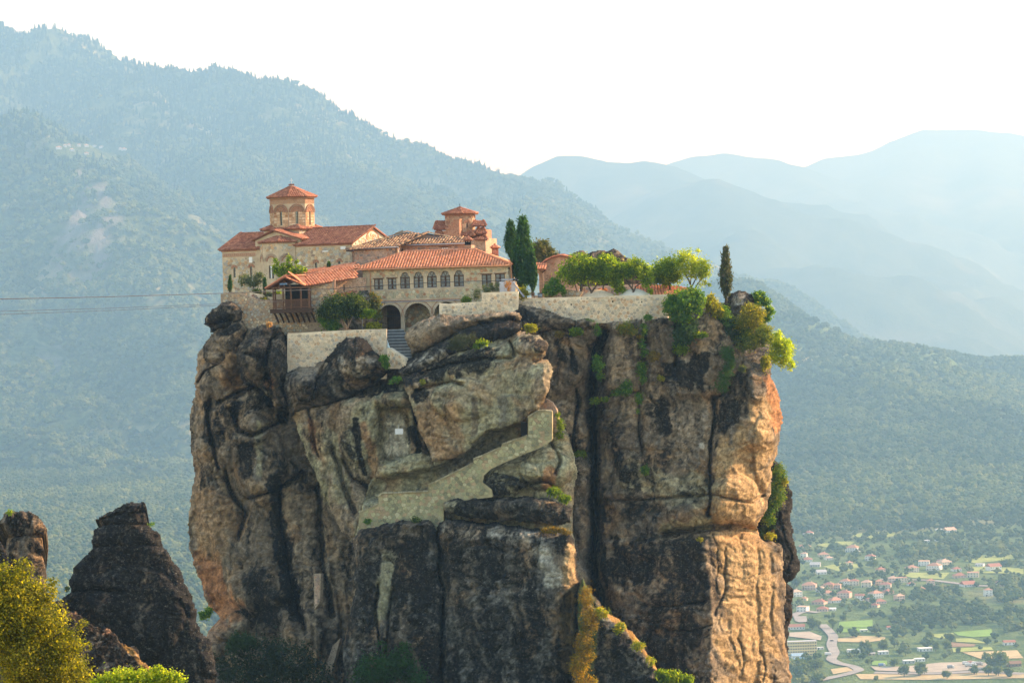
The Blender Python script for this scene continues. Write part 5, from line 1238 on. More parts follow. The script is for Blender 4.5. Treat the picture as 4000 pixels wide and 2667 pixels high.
def stone_cells(poly, holes, size, seed, aspect=1.25, pad=0.0):
    """Irregular stone outlines (local u, w) filling a polygon."""
    rg = np.random.RandomState(seed)
    pg = np.array(poly, float)
    x0, z0 = pg.min(0); x1, z1 = pg.max(0)
    sx, sz = size * aspect, size / aspect
    pts = []
    r = 0
    z = z0 - sz
    while z < z1 + sz:
        x = x0 - sx + (r % 2) * sx * 0.5
        while x < x1 + sx:
            pts.append((x + rg.uniform(-.36, .36) * sx, z + rg.uniform(-.34, .34) * sz)); x += sx
        z += sz; r += 1
    pts = np.array(pts)
    ins = in_poly(pts[:, 0], pts[:, 1], pg)
    out = []
    for i in np.where(ins)[0]:
        c = pts[i]
        if any(in_poly(np.array([c[0]]), np.array([c[1]]), np.array(h))[0] for h in holes): continue
        d2 = ((pts - c) ** 2).sum(1)
        nb = np.argsort(d2)[1:13]
        q = [(c[0] - sx, c[1] - sz), (c[0] + sx, c[1] - sz), (c[0] + sx, c[1] + sz), (c[0] - sx, c[1] + sz)]
        for j in nb:
            m = (pts[j] + c) / 2; n = pts[j] - c
            q = clip_half(q, n[0], n[1], m @ n)
            if len(q) < 3: break
        if len(q) < 3: continue
        qa = np.array(q)
        # keep inside the outline and outside the openings
        if not in_poly(qa[:, 0], qa[:, 1], pg).all():
            qa = c + (qa - c) * 0.62
            if not in_poly(qa[:, 0], qa[:, 1], pg).all(): continue
        bad = False
        for h in holes:
            if in_poly(qa[:, 0], qa[:, 1], np.array(h)).any(): bad = True
        if bad:
            qa = c + (qa - c) * 0.55
            if any(in_poly(qa[:, 0], qa[:, 1], np.array(h)).any() for h in holes): continue
        out.append((c, qa))
    return out

STONE_PAL = dict(
    terrace=[(0.54, 0.41, 0.27), (0.48, 0.40, 0.28), (0.42, 0.36, 0.28), (0.58, 0.46, 0.31), (0.48, 0.32, 0.19), (0.37, 0.31, 0.23), (0.52, 0.43, 0.30)],
    house=[(0.42, 0.34, 0.20), (0.37, 0.33, 0.21), (0.46, 0.34, 0.21), (0.32, 0.26, 0.17), (0.42, 0.37, 0.25), (0.36, 0.20, 0.11), (0.31, 0.29, 0.21)],
    church=[(0.42, 0.31, 0.19), (0.36, 0.33, 0.25), (0.44, 0.27, 0.14), (0.33, 0.30, 0.25), (0.30, 0.22, 0.15), (0.48, 0.38, 0.25)],
    old=[(0.36, 0.22, 0.15), (0.30, 0.21, 0.16), (0.40, 0.27, 0.19), (0.22, 0.17, 0.14), (0.34, 0.18, 0.11)],
    stair=[(0.33, 0.295, 0.155), (0.27, 0.255, 0.14), (0.38, 0.335, 0.20), (0.21, 0.195, 0.115), (0.34, 0.245, 0.14)])

def lay_stones(par, fr, poly, holes, size, pal, seed, gap=0.022, h=0.045, aspect=1.25, most=300, name='stone', mat=None, grid_only=False):
    """Stones on a wall face. fr = (origin, along, outward)."""
    o, u, n = fr
    rg = np.random.RandomState(seed + 99)
    cs = stone_cells(poly, holes, size, seed, aspect)
    cs.sort(key=lambda t: -np.ptp(t[1][:, 0]) * np.ptp(t[1][:, 1]))
    P_ = STONE_PAL[pal]
    mv, mf, mc = [], [], []
    cnt = 0
    for c, q in cs:
        L = np.hypot(*(q - c).T).mean()
        k = max(0.45, 1 - gap / max(L, 0.05))
        q = c + (q - c) * k
        ch = []
        m = len(q)
        for i in range(m):
            a, b = q[i], q[(i + 1) % m]
            ch.append(a * 0.75 + b * 0.25); ch.append(a * 0.25 + b * 0.75)
        q = np.array(ch); m = len(q)
        hh = h * rg.uniform(0.5, 1.5)
        q2 = c + (q - c) * 0.80
        tilt = rg.uniform(-.25, .25, 2) * hh
        lo = o + q[:, :1] * u + np.array([0, 0, 1.0]) * q[:, 1:] - n * 0.03
        mi = o + (c + (q - c) * 0.95)[:, :1] * u + np.array([0, 0, 1.0]) * (c + (q - c) * 0.95)[:, 1:] + n * hh * 0.65
        hi = o + q2[:, :1] * u + np.array([0, 0, 1.0]) * q2[:, 1:] + n * hh
        V = np.concatenate([lo, mi, hi])
        F = []
        for i in range(m):
            j = (i + 1) % m
            F.append([i, j, m + j, m + i]); F.append([m + i, m + j, 2 * m + j, 2 * m + i])
        F.append([2 * m + i for i in range(m)])
        col = np.array(P_[rg.randint(len(P_))]) * rg.uniform(0.82, 1.18)
        if cnt < most:
            wmesh(name, V, F, mat or M_stone, par, np.tile(col, (len(V), 1)))
        else:
            b0 = sum(len(v) for v in mv)
            mv.append(V); mf += [[b0 + i for i in f] for f in F]; mc.append(np.tile(col, (len(V), 1)))
        cnt += 1
    if mv:
        ob = wmesh('small_' + name + 's', np.concatenate(mv), mf, mat or M_stone, par, np.concatenate(mc))
        ob['kind'] = 'stuff'
    return cnt

from mathutils.geometry import tessellate_polygon
def wall_panel(name, par, fr, outer, holes, thick, mat, reveal=None):
    """Wall with real openings. outer / holes in (along, up); the face is at the frame, thickness goes inwards."""
    o, u, n = fr
    rings = [list(map(tuple, outer))] + [list(map(tuple, h)) for h in holes]
    flat = [p for r in rings for p in r]
    tri = tessellate_polygon([[Vector((p[0], p[1], 0)) for p in r] for r in rings])
    pt = lambda p, d: o + p[0] * u + np.array([0, 0, p[1]]) - n * d
    V = [pt(p, 0) for p in flat] + [pt(p, thick) for p in flat]
    N = len(flat)
    F = []
    for t in tri:
        a, b, c = (np.array(flat[i]) for i in t)
        if (b - a)[0] * (c - a)[1] - (b - a)[1] * (c - a)[0] < 0: t = t[::-1]
        F.append(list(t)); F.append([N + i for i in t[::-1]])
    k = 0
    for r in rings:
        m = len(r)
        for i in range(m):
            j = (i + 1) % m
            F.append([k + i, k + j, N + k + j, N + k + i])
        k += m
    me = mesh_np(name, V, F, mat)
    bm = bmesh.new(); bm.from_mesh(me); bmesh.ops.recalc_face_normals(bm, faces=bm.faces); bm.to_mesh(me); bm.free()
    return kid(link(name, me), par)

def fbox(mb, fr, x0, x1, z0, z1, d0, d1, m=0):
    """Box on a wall face: d0..d1 = how far out of the face (negative goes in)."""
    o, u, n = fr
    vs = []
    for d in (d1, d0):
        for x, z in ((x0, z0), (x1, z0), (x1, z1), (x0, z1)):
            vs.append(o + u * x + np.array([0, 0, z]) + n * d)
    mb.add(vs, [(0, 1, 2, 3), (7, 6, 5, 4), (0, 4, 5, 1), (1, 5, 6, 2), (2, 6, 7, 3), (3, 7, 4, 0)], m)

def fprism(mb, fr, poly, d0, d1, m=0):
    o, u, n = fr
    k = len(poly)
    vs = [o + u * p[0] + np.array([0, 0, p[1]]) + n * d1 for p in poly] + [o + u * p[0] + np.array([0, 0, p[1]]) + n * d0 for p in poly]
    fs = [tuple(range(k)), tuple(range(2 * k - 1, k - 1, -1))] + [(i, k + i, k + (i + 1) % k, (i + 1) % k) for i in range(k)]
    mb.add(vs, fs, m)

def arch_poly(x0, x1, z0, z1, n=8):
    """Round-headed opening."""
    r = (x1 - x0) / 2; cx = (x0 + x1) / 2; zs = z1 - r
    return [(x0, z0), (x1, z0)] + [(cx + r * math.cos(math.pi * k / n), zs + r * math.sin(math.pi * k / n)) for k in range(n + 1)]

def slit(par, fr, x0, x1, z0, z1, bars=4, arched=True, mat=None):
    """Narrow window: dark frame and panes between glazing bars."""
    w = x1 - x0
    t = min(0.05, w * 0.16)
    fm = MB()
    fbox(fm, fr, x0, x0 + t, z0, z1 - w / 2, -0.22, -0.12); fbox(fm, fr, x1 - t, x1, z0, z1 - w / 2, -0.22, -0.12)
    fbox(fm, fr, x0, x1, z0, z0 + t, -0.22, -0.118)
    for k in range(1, bars):
        z = z0 + (z1 - z0) * k / bars
        fbox(fm, fr, x0, x1, z - t * 0.4, z + t * 0.4, -0.22, -0.116)
    win = kid(fm.build('window', M_iron), par)
    for k in range(bars):
        za, zb = z0 + (z1 - z0) * k / bars, z0 + (z1 - z0) * (k + 1) / bars
        pm = MB()
        if k == bars - 1 and arched: fprism(pm, fr, arch_poly(x0 - .01, x1 + .01, za, zb + .01, 6), -0.20, -0.17)
        else: fbox(pm, fr, x0 - .01, x1 + .01, za, zb, -0.20, -0.17)
        kid(pm.build('pane', mat or M_glass), win)
    return win

def voussoirs(par, fr, cx, zs, r0, r1, n, mat, d=0.03, col=None, a0=0.0, a1=math.pi, name='arch_brick', gap=0.25, stuff=True):
    """Ring of arch bricks."""
    mb = MB()
    o, u, nn = fr
    for k in range(n):
        ta = a0 + (a1 - a0) * (k + gap / 2) / n; tb = a0 + (a1 - a0) * (k + 1 - gap / 2) / n
        poly = [(cx + r0 * math.cos(ta), zs + r0 * math.sin(ta)), (cx + r1 * math.cos(ta), zs + r1 * math.sin(ta)), (cx + r1 * math.cos(tb), zs + r1 * math.sin(tb)), (cx + r0 * math.cos(tb), zs + r0 * math.sin(tb))]
        fprism(mb, fr, poly, -0.03, d)
    return kid(mb.build(name, mat), par)

# ---- tiles
def tile_template(r=0.13, L=0.46, seg=6):
    V = []
    for end, rr, zz in ((0, r * 1.06, 0.0), (1, r * 0.88, -0.02)):
        for k in range(seg + 1):
            a = math.pi * k / seg
            V.append((-rr * math.cos(a), end * L, rr * math.sin(a) * 0.85 + zz))
    n = seg + 1
    F = [[k, k + 1, n + k + 1, n + k] for k in range(seg)]
    F = [f[::-1] for f in F] + [list(range(n))]
    return np.array(V), F
TV, TF = tile_template()
TILE_PAL = dict(
    new=[(0.62, 0.235, 0.115), (0.56, 0.20, 0.095), (0.66, 0.28, 0.15), (0.58, 0.22, 0.12)],
    red=[(0.36, 0.145, 0.082), (0.31, 0.12, 0.07), (0.40, 0.175, 0.10), (0.27, 0.105, 0.065)],
    old=[(0.46, 0.25, 0.13), (0.38, 0.20, 0.11), (0.26, 0.14, 0.085), (0.52, 0.32, 0.17), (0.14, 0.09, 0.06)])
TILE_MESH = {}
for nm, pl in TILE_PAL.items():
    TILE_MESH[nm] = []
    for c in pl:
        for k in (0.85, 1.0, 1.12):
            TILE_MESH[nm].append(mesh_np('tile', TV, TF, M_tile, True, None, np.tile(np.array(c) * k, (len(TV), 1))))

class Roof:
    """Collects tile places; build() makes up to 300 of them single tiles, the rest one part."""
    def __init__(s, par, pal, seed, deck=None, most=300):
        s.par = par; s.pal = pal; s.rg = np.random.RandomState(seed); s.t = []; s.mb = MB(); s.deck = deck or M_deck; s.most = most
    def plane(s, A, B, C, D, du=0.31, dv=0.36, flip=False):
        """A, B = eave left / right (world), C, D = upper right / left."""
        A, B, C, D = (np.asarray(q, float) for q in (A, B, C, D))
        u = (B - A) / np.linalg.norm(B - A)
        n = np.cross(u, (D + C) / 2 - (A + B) / 2); n /= np.linalg.norm(n)
        if n[2] < 0: n = -n
        v = np.cross(n, u)
        s.mb.add([A - n * 0.02, B - n * 0.02, C - n * 0.02, D - n * 0.02, A - n * 0.14, B - n * 0.14, C - n * 0.14, D - n * 0.14],
                 [(0, 1, 2, 3), (7, 6, 5, 4), (0, 4, 5, 1), (1, 5, 6, 2), (2, 6, 7, 3), (3, 7, 4, 0)])
        pg = np.array([((q - A) @ u, (q - A) @ v) for q in (A, B, C, D)])
        pg[:, 1] = np.where(pg[:, 1] < 1e-6, pg[:, 1] - 0.12, pg[:, 1])
        umax, umin, vmax = pg[:, 0].max(), pg[:, 0].min(), pg[:, 1].max()
        out = []
        for j in range(int(vmax / dv) + 1):
            for i in range(int((umax - umin) / du) + 1):
                x = umin + (i + 0.5) * du; y = j * dv - 0.05
                if in_poly(np.array([x]), np.array([y + dv * 0.45]), pg)[0]:
                    o = A + u * (x + s.rg.uniform(-.012, .012)) + v * (y + s.rg.uniform(-.02, .02)) + n * (0.012 + s.rg.uniform(0, .012))
                    tw = s.rg.uniform(-.035, .035)
                    uu = u * math.cos(tw) + v * math.sin(tw); vv = np.cross(n, uu)
                    s.t.append((o, uu, vv + n * 0.05, n))
        return s
    def ridge(s, A, B, lift=0.05, step=0.4, big=1.25):
        A, B = np.asarray(A, float), np.asarray(B, float)
        L = np.linalg.norm(B - A); v = (B - A) / L
        u = np.cross(v, (0, 0, 1.0)); u /= np.linalg.norm(u)
        n = np.cross(u, v)
        for k in range(int(L / step) + 1):
            s.t.append((A + v * (k * step) + n * lift, u * big, v + n * 0.03, n * big))
        return s
    def build(s, name='roof'):
        dk = kid(s.mb.build(name, s.deck), s.par)
        ms = TILE_MESH[s.pal]
        order = list(range(len(s.t)))
        mv, mc, mf = [], [], []
        for q, i in enumerate(order):
            o, u, v, n = s.t[i]
            me = ms[s.rg.randint(len(ms))]
            if q < s.most:
                ob = link('tile', me)
                ob.parent = dk
                ob.matrix_basis = Matrix(((u[0], v[0], n[0], o[0]), (u[1], v[1], n[1], o[1]), (u[2], v[2], n[2], o[2]), (0, 0, 0, 1)))
            else:
                b = len(mv) * len(TV)
                mv.append(TV[:, :1] * u + TV[:, 1:2] * v + TV[:, 2:] * n + o)
                c = np.array(TILE_PAL[s.pal][s.rg.randint(len(TILE_PAL[s.pal]))]) * s.rg.uniform(.85, 1.12)
                mc.append(np.tile(c, (len(TV), 1))); mf += [[b + k for k in f] for f in TF]
        if mv:
            ob = link('tile_field', mesh_np('tile_field', np.concatenate(mv), mf, M_tile, True, None, np.concatenate(mc)))
            ob.parent = dk; ob['kind'] = 'stuff'
        return dk

def gutter(par, a, b, mat, r=0.07, name='gutter'):
    return kid(MB().tube([a, b], r, 6).build(name, mat, smooth=True), par)
# ---------------------------------------------------------------- main church with the tall drum
CH = Frame(1378, 1085, 315, R(-28))
church = empty('monastery_church', CH.w(-6, 3, 0), 0, 'large stone church with tall octagonal brick drum and red tiled roofs', 'church')
def ch(px, py, dy=0.0): return CH.uv(px, py, dy)
ze = ch(1378, 948)[1]                       # eave height of the nave
zl = ch(868, 977)[1]
xl = ch(868, 1000)[0]; xa = ch(1003, 1000)[0]; xb = ch(1150, 1000)[0]
RY = 4.6                                     # ridge lies this far in
zr = ch(1459, 884, RY)[1]
DEP = 9.2
f0 = CH.face(0, 0)
# walls
holesR, holesL = [], []
for px0, px1, pt, pb in ((1231, 1239.5, 1024, 1053), (1321.5, 1331, 1019, 1040)):
    a = ch(px0, pb); b = ch(px1, pt); holesR.append(arch_poly(a[0], b[0], a[1], b[1]))
for px0, px1, pt, pb in ((912, 921, 1044, 1084), (977.5, 987, 1040, 1082)):
    a = ch(px0, pb); b = ch(px1, pt); holesL.append(arch_poly(a[0], b[0], a[1], b[1]))
zb = -2.6
polyR = [(xb - 1.2, zb), (0, zb), (0, ze), (xb - 1.2, ze)]
polyL = [(xl, zb), (xa + 0.8, zb), (xa + 0.8, zl), (xl, zl)]
wall_panel('wall', church, f0, polyR, holesR, 0.4, M_mortar2)
wall_panel('wall', church, f0, polyL, holesL, 0.4, M_mortar2)
wr = lay_stones(church, f0, [(xb + 0.1, -1.4), (-0.05, -1.4), (-0.05, ze - 0.25), (xb + 0.1, ze - 0.25)], [[(p[0] + (p[0] - (h[0][0] + h[1][0]) / 2) * 0.9, p[1] + .12) for p in h] for h in holesR], 0.40, 'church', 1, h=0.04, most=150)
lay_stones(church, f0, [(xl + .05, -1.9), (xa - .1, -1.9), (xa - .1, zl - 0.95), (xl + .05, zl - 0.95)], [[(p[0] + (p[0] - (h[0][0] + h[1][0]) / 2) * 0.9, p[1] + .12) for p in h] for h in holesL], 0.36, 'church', 2, h=0.04, most=140, aspect=1.6)
for hh in holesR + holesL:
    x0, x1 = hh[0][0], hh[1][0]; z0 = hh[0][1]; z1 = max(p[1] for p in hh)
    slit(church, f0, x0, x1, z0, z1, 3)
    voussoirs(church, f0, (x0 + x1) / 2, z1 - (x1 - x0) / 2, (x1 - x0) / 2 + 0.05, (x1 - x0) / 2 + 0.30, 11, M_brickp if False else M_brickwall, 0.05)
# brick string course and patterned band
sm = MB()
zc = ch(1326, 1036)[1]
for xs0, xs1 in ((xb + .1, ch(1222, 1030)[0]), (ch(1248, 1030)[0], ch(1312, 1030)[0]), (ch(1341, 1030)[0], -0.05)):
    fbox(sm, f0, xs0, xs1, zc - 0.09, zc + 0.0, -0.02, 0.055)
kid(sm.build('string_course', M_brickwall), church)
bm_ = MB(); fbox(bm_, f0, xl + .08, xa - .1, zl - 0.85, zl - 0.42, -0.02, 0.03)
band = kid(bm_.build('meander_band', simple('band_mortar', (0.50, 0.34, 0.22), 0.9, .12, 4)), church)
rgb = np.random.RandomState(4)
x = xl + .15; mm = MB()
while x < xa - .35:                      # key pattern in thin brick
    z0 = zl - 0.82
    for (a, b, c, d) in ((0, .03, 0, .34), (0, .2, .32, .36), (.17, .2, .12, .34), (.08, .2, .10, .135), (.22, .25, 0, .34), (0.0, .25, 0, .03)):
        fbox(mm, f0, x + a, x + b, z0 + c, z0 + d, 0.03, 0.05)
    x += 0.28
kid(mm.build('key_pattern', M_brickwall), band)
# plaques
for (pa, pb_, pc, pd), nm in (((974, 1004, 986, 1026), 0), ((1331, 962, 1350, 974), 1), ((1260, 979, 1283, 984), 2), ((1163, 1023, 1176, 1032), 3)):
    a = ch(pa, pd); b = ch(pc, pb_)
    q = MB(); fbox(q, f0, a[0], b[0], a[1], b[1], -0.02, 0.06); kid(q.build('plaque', M_marble), church)
# gable end (right) and back / left walls
fg = CH.face(0, 0, R(90))
gable = [(0, zb), (DEP, zb), (DEP, ze), (RY, zr - 0.1), (0, ze)]
wall_panel('gable_wall', church, fg, gable, [], 0.4, M_mortar)
lay_stones(church, fg, [(0.1, 0.5), (DEP - .1, .5), (DEP - .1, ze - .1), (RY, zr - .45), (.1, ze - .1)], [], 0.42, 'church', 3, most=60)
voussoirs(church, fg, RY, ze - 0.15, 1.5, 1.72, 20, M_brickwall, 0.05)
xr = ch(1217, 905, RY)[0]
q = MB()
def lbox(mb, x0, x1, y0, y1, z0, z1):
    vs = [CH.w(x, y, z) for z in (z0, z1) for x, y in ((x0, y0), (x1, y0), (x1, y1), (x0, y1))]
    mb.add(vs, [(0, 3, 2, 1), (4, 5, 6, 7), (0, 1, 5, 4), (1, 2, 6, 5), (2, 3, 7, 6), (3, 0, 4, 7)])
lbox(q, xl, -0.41, 0.41, DEP, zb, ze - 0.15)
kid(q.build('inner_walls', M_rubble), church)
ov = 0.28
# nave roof right of the drum
rf = Roof(church, 'red', 11)
xdr = ch(1215, 900, 2.0)[0]
def up(y, z0, z1, ry=RY): return z0 + (z1 - z0) * (y / ry)
rf.plane(CH.w(xb - 0.05, -ov, ze - 0.02), CH.w(0.25, -ov, ze - 0.02), CH.w(0.25, RY, zr), CH.w(xr - 0.6, RY, zr))
rf.ridge(CH.w(xr - 0.6, RY, zr), CH.w(0.25, RY, zr)); rf.ridge(CH.w(0.22, -ov, ze), CH.w(0.22, RY, zr), 0.03, 0.4, 0.9)
rf.plane(CH.w(0.25, DEP + ov, ze), CH.w(xr - 0.6, DEP + ov, ze), CH.w(xr - 0.6, RY, zr), CH.w(0.25, RY, zr), 0.34, 0.42)
rf.build()
# left wing roof
xh = ch(936, 914, RY)[0]; zh = ch(936, 914, RY)[1]; xh2 = ch(1040, 908, RY)[0]
rf = Roof(church, 'red', 12, most=280)
rf.plane(CH.w(xl - ov, -ov, zl), CH.w(xa + 0.9, -ov, zl), CH.w(xh2 + 1.5, RY, zh), CH.w(xh, RY, zh))
rf.ridge(CH.w(xh, RY, zh), CH.w(xh2 + 1.2, RY, zh)); rf.ridge(CH.w(xl - ov, -ov, zl), CH.w(xh, RY, zh), 0.03)
rf.plane(CH.w(xl - ov, DEP + ov, zl), CH.w(xl - ov, -ov, zl), CH.w(xh, RY, zh), CH.w(xh, RY + .01, zh), 0.4, 0.45)
rf.build()
# cornice bricks under the eaves
cm = MB()
for x0, x1, zz in ((xb + .1, 0.1, ze), (xl - .1, xa, zl)):
    fbox(cm, f0, x0, x1, zz - 0.24, zz - 0.14, -0.05, 0.08); fbox(cm, f0, x0, x1, zz - 0.14, zz - 0.05, -0.05, 0.17)
kid(cm.build('cornice', M_brickwall), church)
# polygonal apse (half octagon)
s_ = 2.0; ap = s_ / 2 / math.tan(R(22.5)); rc = s_ / 2 / math.sin(R(22.5))
k0 = ch(1075, 1000, -ap * 0.9)[0]            # arris between front and right face
cxa = k0 - s_ / 2
za = ch(1075, 944, -ap)[1]
def octp(cx, cy, r, k): a = R(-90 + 22.5 + 45 * k); return (cx + r * math.cos(a), cy + r * math.sin(a))
for k in (-1, 0, 1):
    p0 = octp(cxa, 0.9, rc, k - 1); p1 = octp(cxa, 0.9, rc, k)
    fr = CH.face(p0[0], p0[1], math.atan2(p1[1] - p0[1], p1[0] - p0[0]))
    L = math.hypot(p1[0] - p0[0], p1[1] - p0[1])
    hs = []
    if k == 0:
        hs = [arch_poly(L / 2 - 0.34, L / 2 - 0.09, 0.2, 1.72), arch_poly(L / 2 + 0.09, L / 2 + 0.34, 0.2, 1.72)]
    wall_panel('apse_wall', church, fr, [(0, zb), (L, zb), (L, za), (0, za)], hs, 0.35, M_mortar2)
    for hq in hs: slit(church, fr, hq[0][0], hq[1][0], hq[0][1], 1.72, 4)
    voussoirs(church, fr, L / 2, 2.15, 0.68, 0.92, 15, M_stone if False else M_rubble, 0.06, name='arch_stone')
    voussoirs(church, fr, L / 2, 2.15, 0.48, 0.64, 26, M_brickwall, 0.04)
    if hs:
        cmn = MB().tube([fr[0] + fr[1] * (L / 2) + fr[2] * 0.0 + np.array([0, 0, z]) for z in (0.2, 0.35, 1.45, 1.6)], [0.10, 0.07, 0.07, 0.13], 8)
        kid(cmn.build('colonnette', M_marble, smooth=True), church)
    lay_stones(church, fr, [(0.08, 3.15), (L - .08, 3.15), (L - .08, za - .15), (.08, za - .15)], [], 0.36, 'church', 20 + k, h=0.035, aspect=1.3)
    lay_stones(church, fr, [(0.03, 0.1), (0.30, 0.1), (0.30, 2.2), (.03, 2.2)], [], 0.34, 'church', 25 + k, h=0.035, aspect=1.0)
    lay_stones(church, fr, [(L - .30, 0.1), (L - .03, 0.1), (L - .03, 2.2), (L - .30, 2.2)], [], 0.34, 'church', 28 + k, h=0.035, aspect=1.0)
    if k == 1:
        kp = MB()
        for j in range(9):
            z = 0.35 + j * 0.2; w = 0.42
            fbox(kp, fr, L / 2 - w, L / 2 + w, z, z + 0.05, -0.01, 0.02)
            if j % 2: fbox(kp, fr, L / 2 - w, L / 2 - w + .05, z - .2, z, -0.01, 0.02); fbox(kp, fr, L / 2 + w - .05, L / 2 + w, z - .2, z, -0.01, 0.02)
            else: fbox(kp, fr, L / 2 - .03, L / 2 + .02, z - .2, z, -0.01, 0.02)
        kid(kp.build('brick_pattern', M_brickwall), church)
    ck = MB(); fbox(ck, fr, -0.08, L + .08, za - 0.18, za - 0.02, -0.05, 0.12); kid(ck.build('cornice', M_marble if False else M_rubble), church)
rf = Roof(church, 'red', 13)
apx = CH.w(cxa + 0.1, 0.8, ch(1067, 918, 0.8)[1])
for k in (-1, 0, 1):
    p0 = octp(cxa, 0.9, rc * 1.1, k - 1); p1 = octp(cxa, 0.9, rc * 1.1, k)
    rf.plane(CH.w(p0[0], p0[1], za), CH.w(p1[0], p1[1], za), apx, apx + [0.01, 0, 0], 0.27, 0.36)
    rf.ridge(CH.w(p1[0], p1[1], za), apx, 0.03)
rf.build('apse_roof')
# transept gable behind the apse
zg = ch(1064, 899, 0.2)[1]; zg0 = ch(1181, 932, 0.2)[1]
g0 = ch(992, 930, 0.2)[0]; g1 = ch(1178, 930, 0.2)[0]; gm = (g0 + g1) / 2 - 0.35
ft = CH.face(0, 0.15)
wall_panel('transept_gable', church, ft, [(g0 + .2, zb), (g1 - .2, zb), (g1 - .2, zg0), (gm, zg - .12), (g0 + .2, zg0)], [], 0.4, M_mortar2)
rf = Roof(church, 'red', 14)
RB = 3.2
rf.plane(CH.w(g1 + .2, -0.15, zg0), CH.w(g1 + .2, RB, zg0), CH.w(gm, RB, zg), CH.w(gm, -0.15, zg), 0.3, 0.36)
rf.plane(CH.w(g0 - .2, RB, zg0), CH.w(g0 - .2, -0.15, zg0), CH.w(gm, -0.15, zg), CH.w(gm, RB, zg), 0.3, 0.36)
rf.ridge(CH.w(gm, -0.15, zg), CH.w(gm, RB, zg)); rf.ridge(CH.w(g0 - .15, -0.15, zg0), CH.w(gm, -0.15, zg), 0.0, 0.4, 0.8); rf.ridge(CH.w(g1 + .15, -0.15, zg0), CH.w(gm, -0.15, zg), 0.0, 0.4, 0.8)
rf.build('transept_roof')
# square base of the drum
DX, DYc = ch(1142, 850, 4.6)[0], 4.6
hb = 2.45
zs0, zs1 = ch(1177, 945, 2.2)[1] - 2.0, ch(1170, 893, 2.2)[1]
q = MB(); lbox(q, DX - hb, DX + hb, DYc - hb, DYc + hb, zs0, zs1); kid(q.build('drum_base', M_mortar2), church)
lay_stones(church, CH.face(DX - hb, DYc - hb), [(.1, zs1 - 1.5), (2 * hb - .1, zs1 - 1.5), (2 * hb - .1, zs1 - .1), (.1, zs1 - .1)], [], 0.4, 'church', 31)
lay_stones(church, CH.face(DX + hb, DYc - hb, R(90)), [(.1, zs1 - 1.5), (2 * hb - .1, zs1 - 1.5), (2 * hb - .1, zs1 - .1), (.1, zs1 - .1)], [], 0.4, 'church', 32)
rf = Roof(church, 'red', 15)
e_ = hb + 0.32; i_ = 2.0; zt = zs1 + 0.38
cs_ = [(-1, -1), (1, -1), (1, 1), (-1, 1)]
for k in range(4):
    a, b = cs_[k], cs_[(k + 1) % 4]
    rf.plane(CH.w(DX + a[0] * e_, DYc + a[1] * e_, zs1), CH.w(DX + b[0] * e_, DYc + b[1] * e_, zs1), CH.w(DX + b[0] * i_, DYc + b[1] * i_, zt), CH.w(DX + a[0] * i_, DYc + a[1] * i_, zt), 0.29, 0.34)
    rf.ridge(CH.w(DX + a[0] * e_, DYc + a[1] * e_, zs1), CH.w(DX + a[0] * i_, DYc + a[1] * i_, zt), 0.02)
rf.build('skirt_roof')
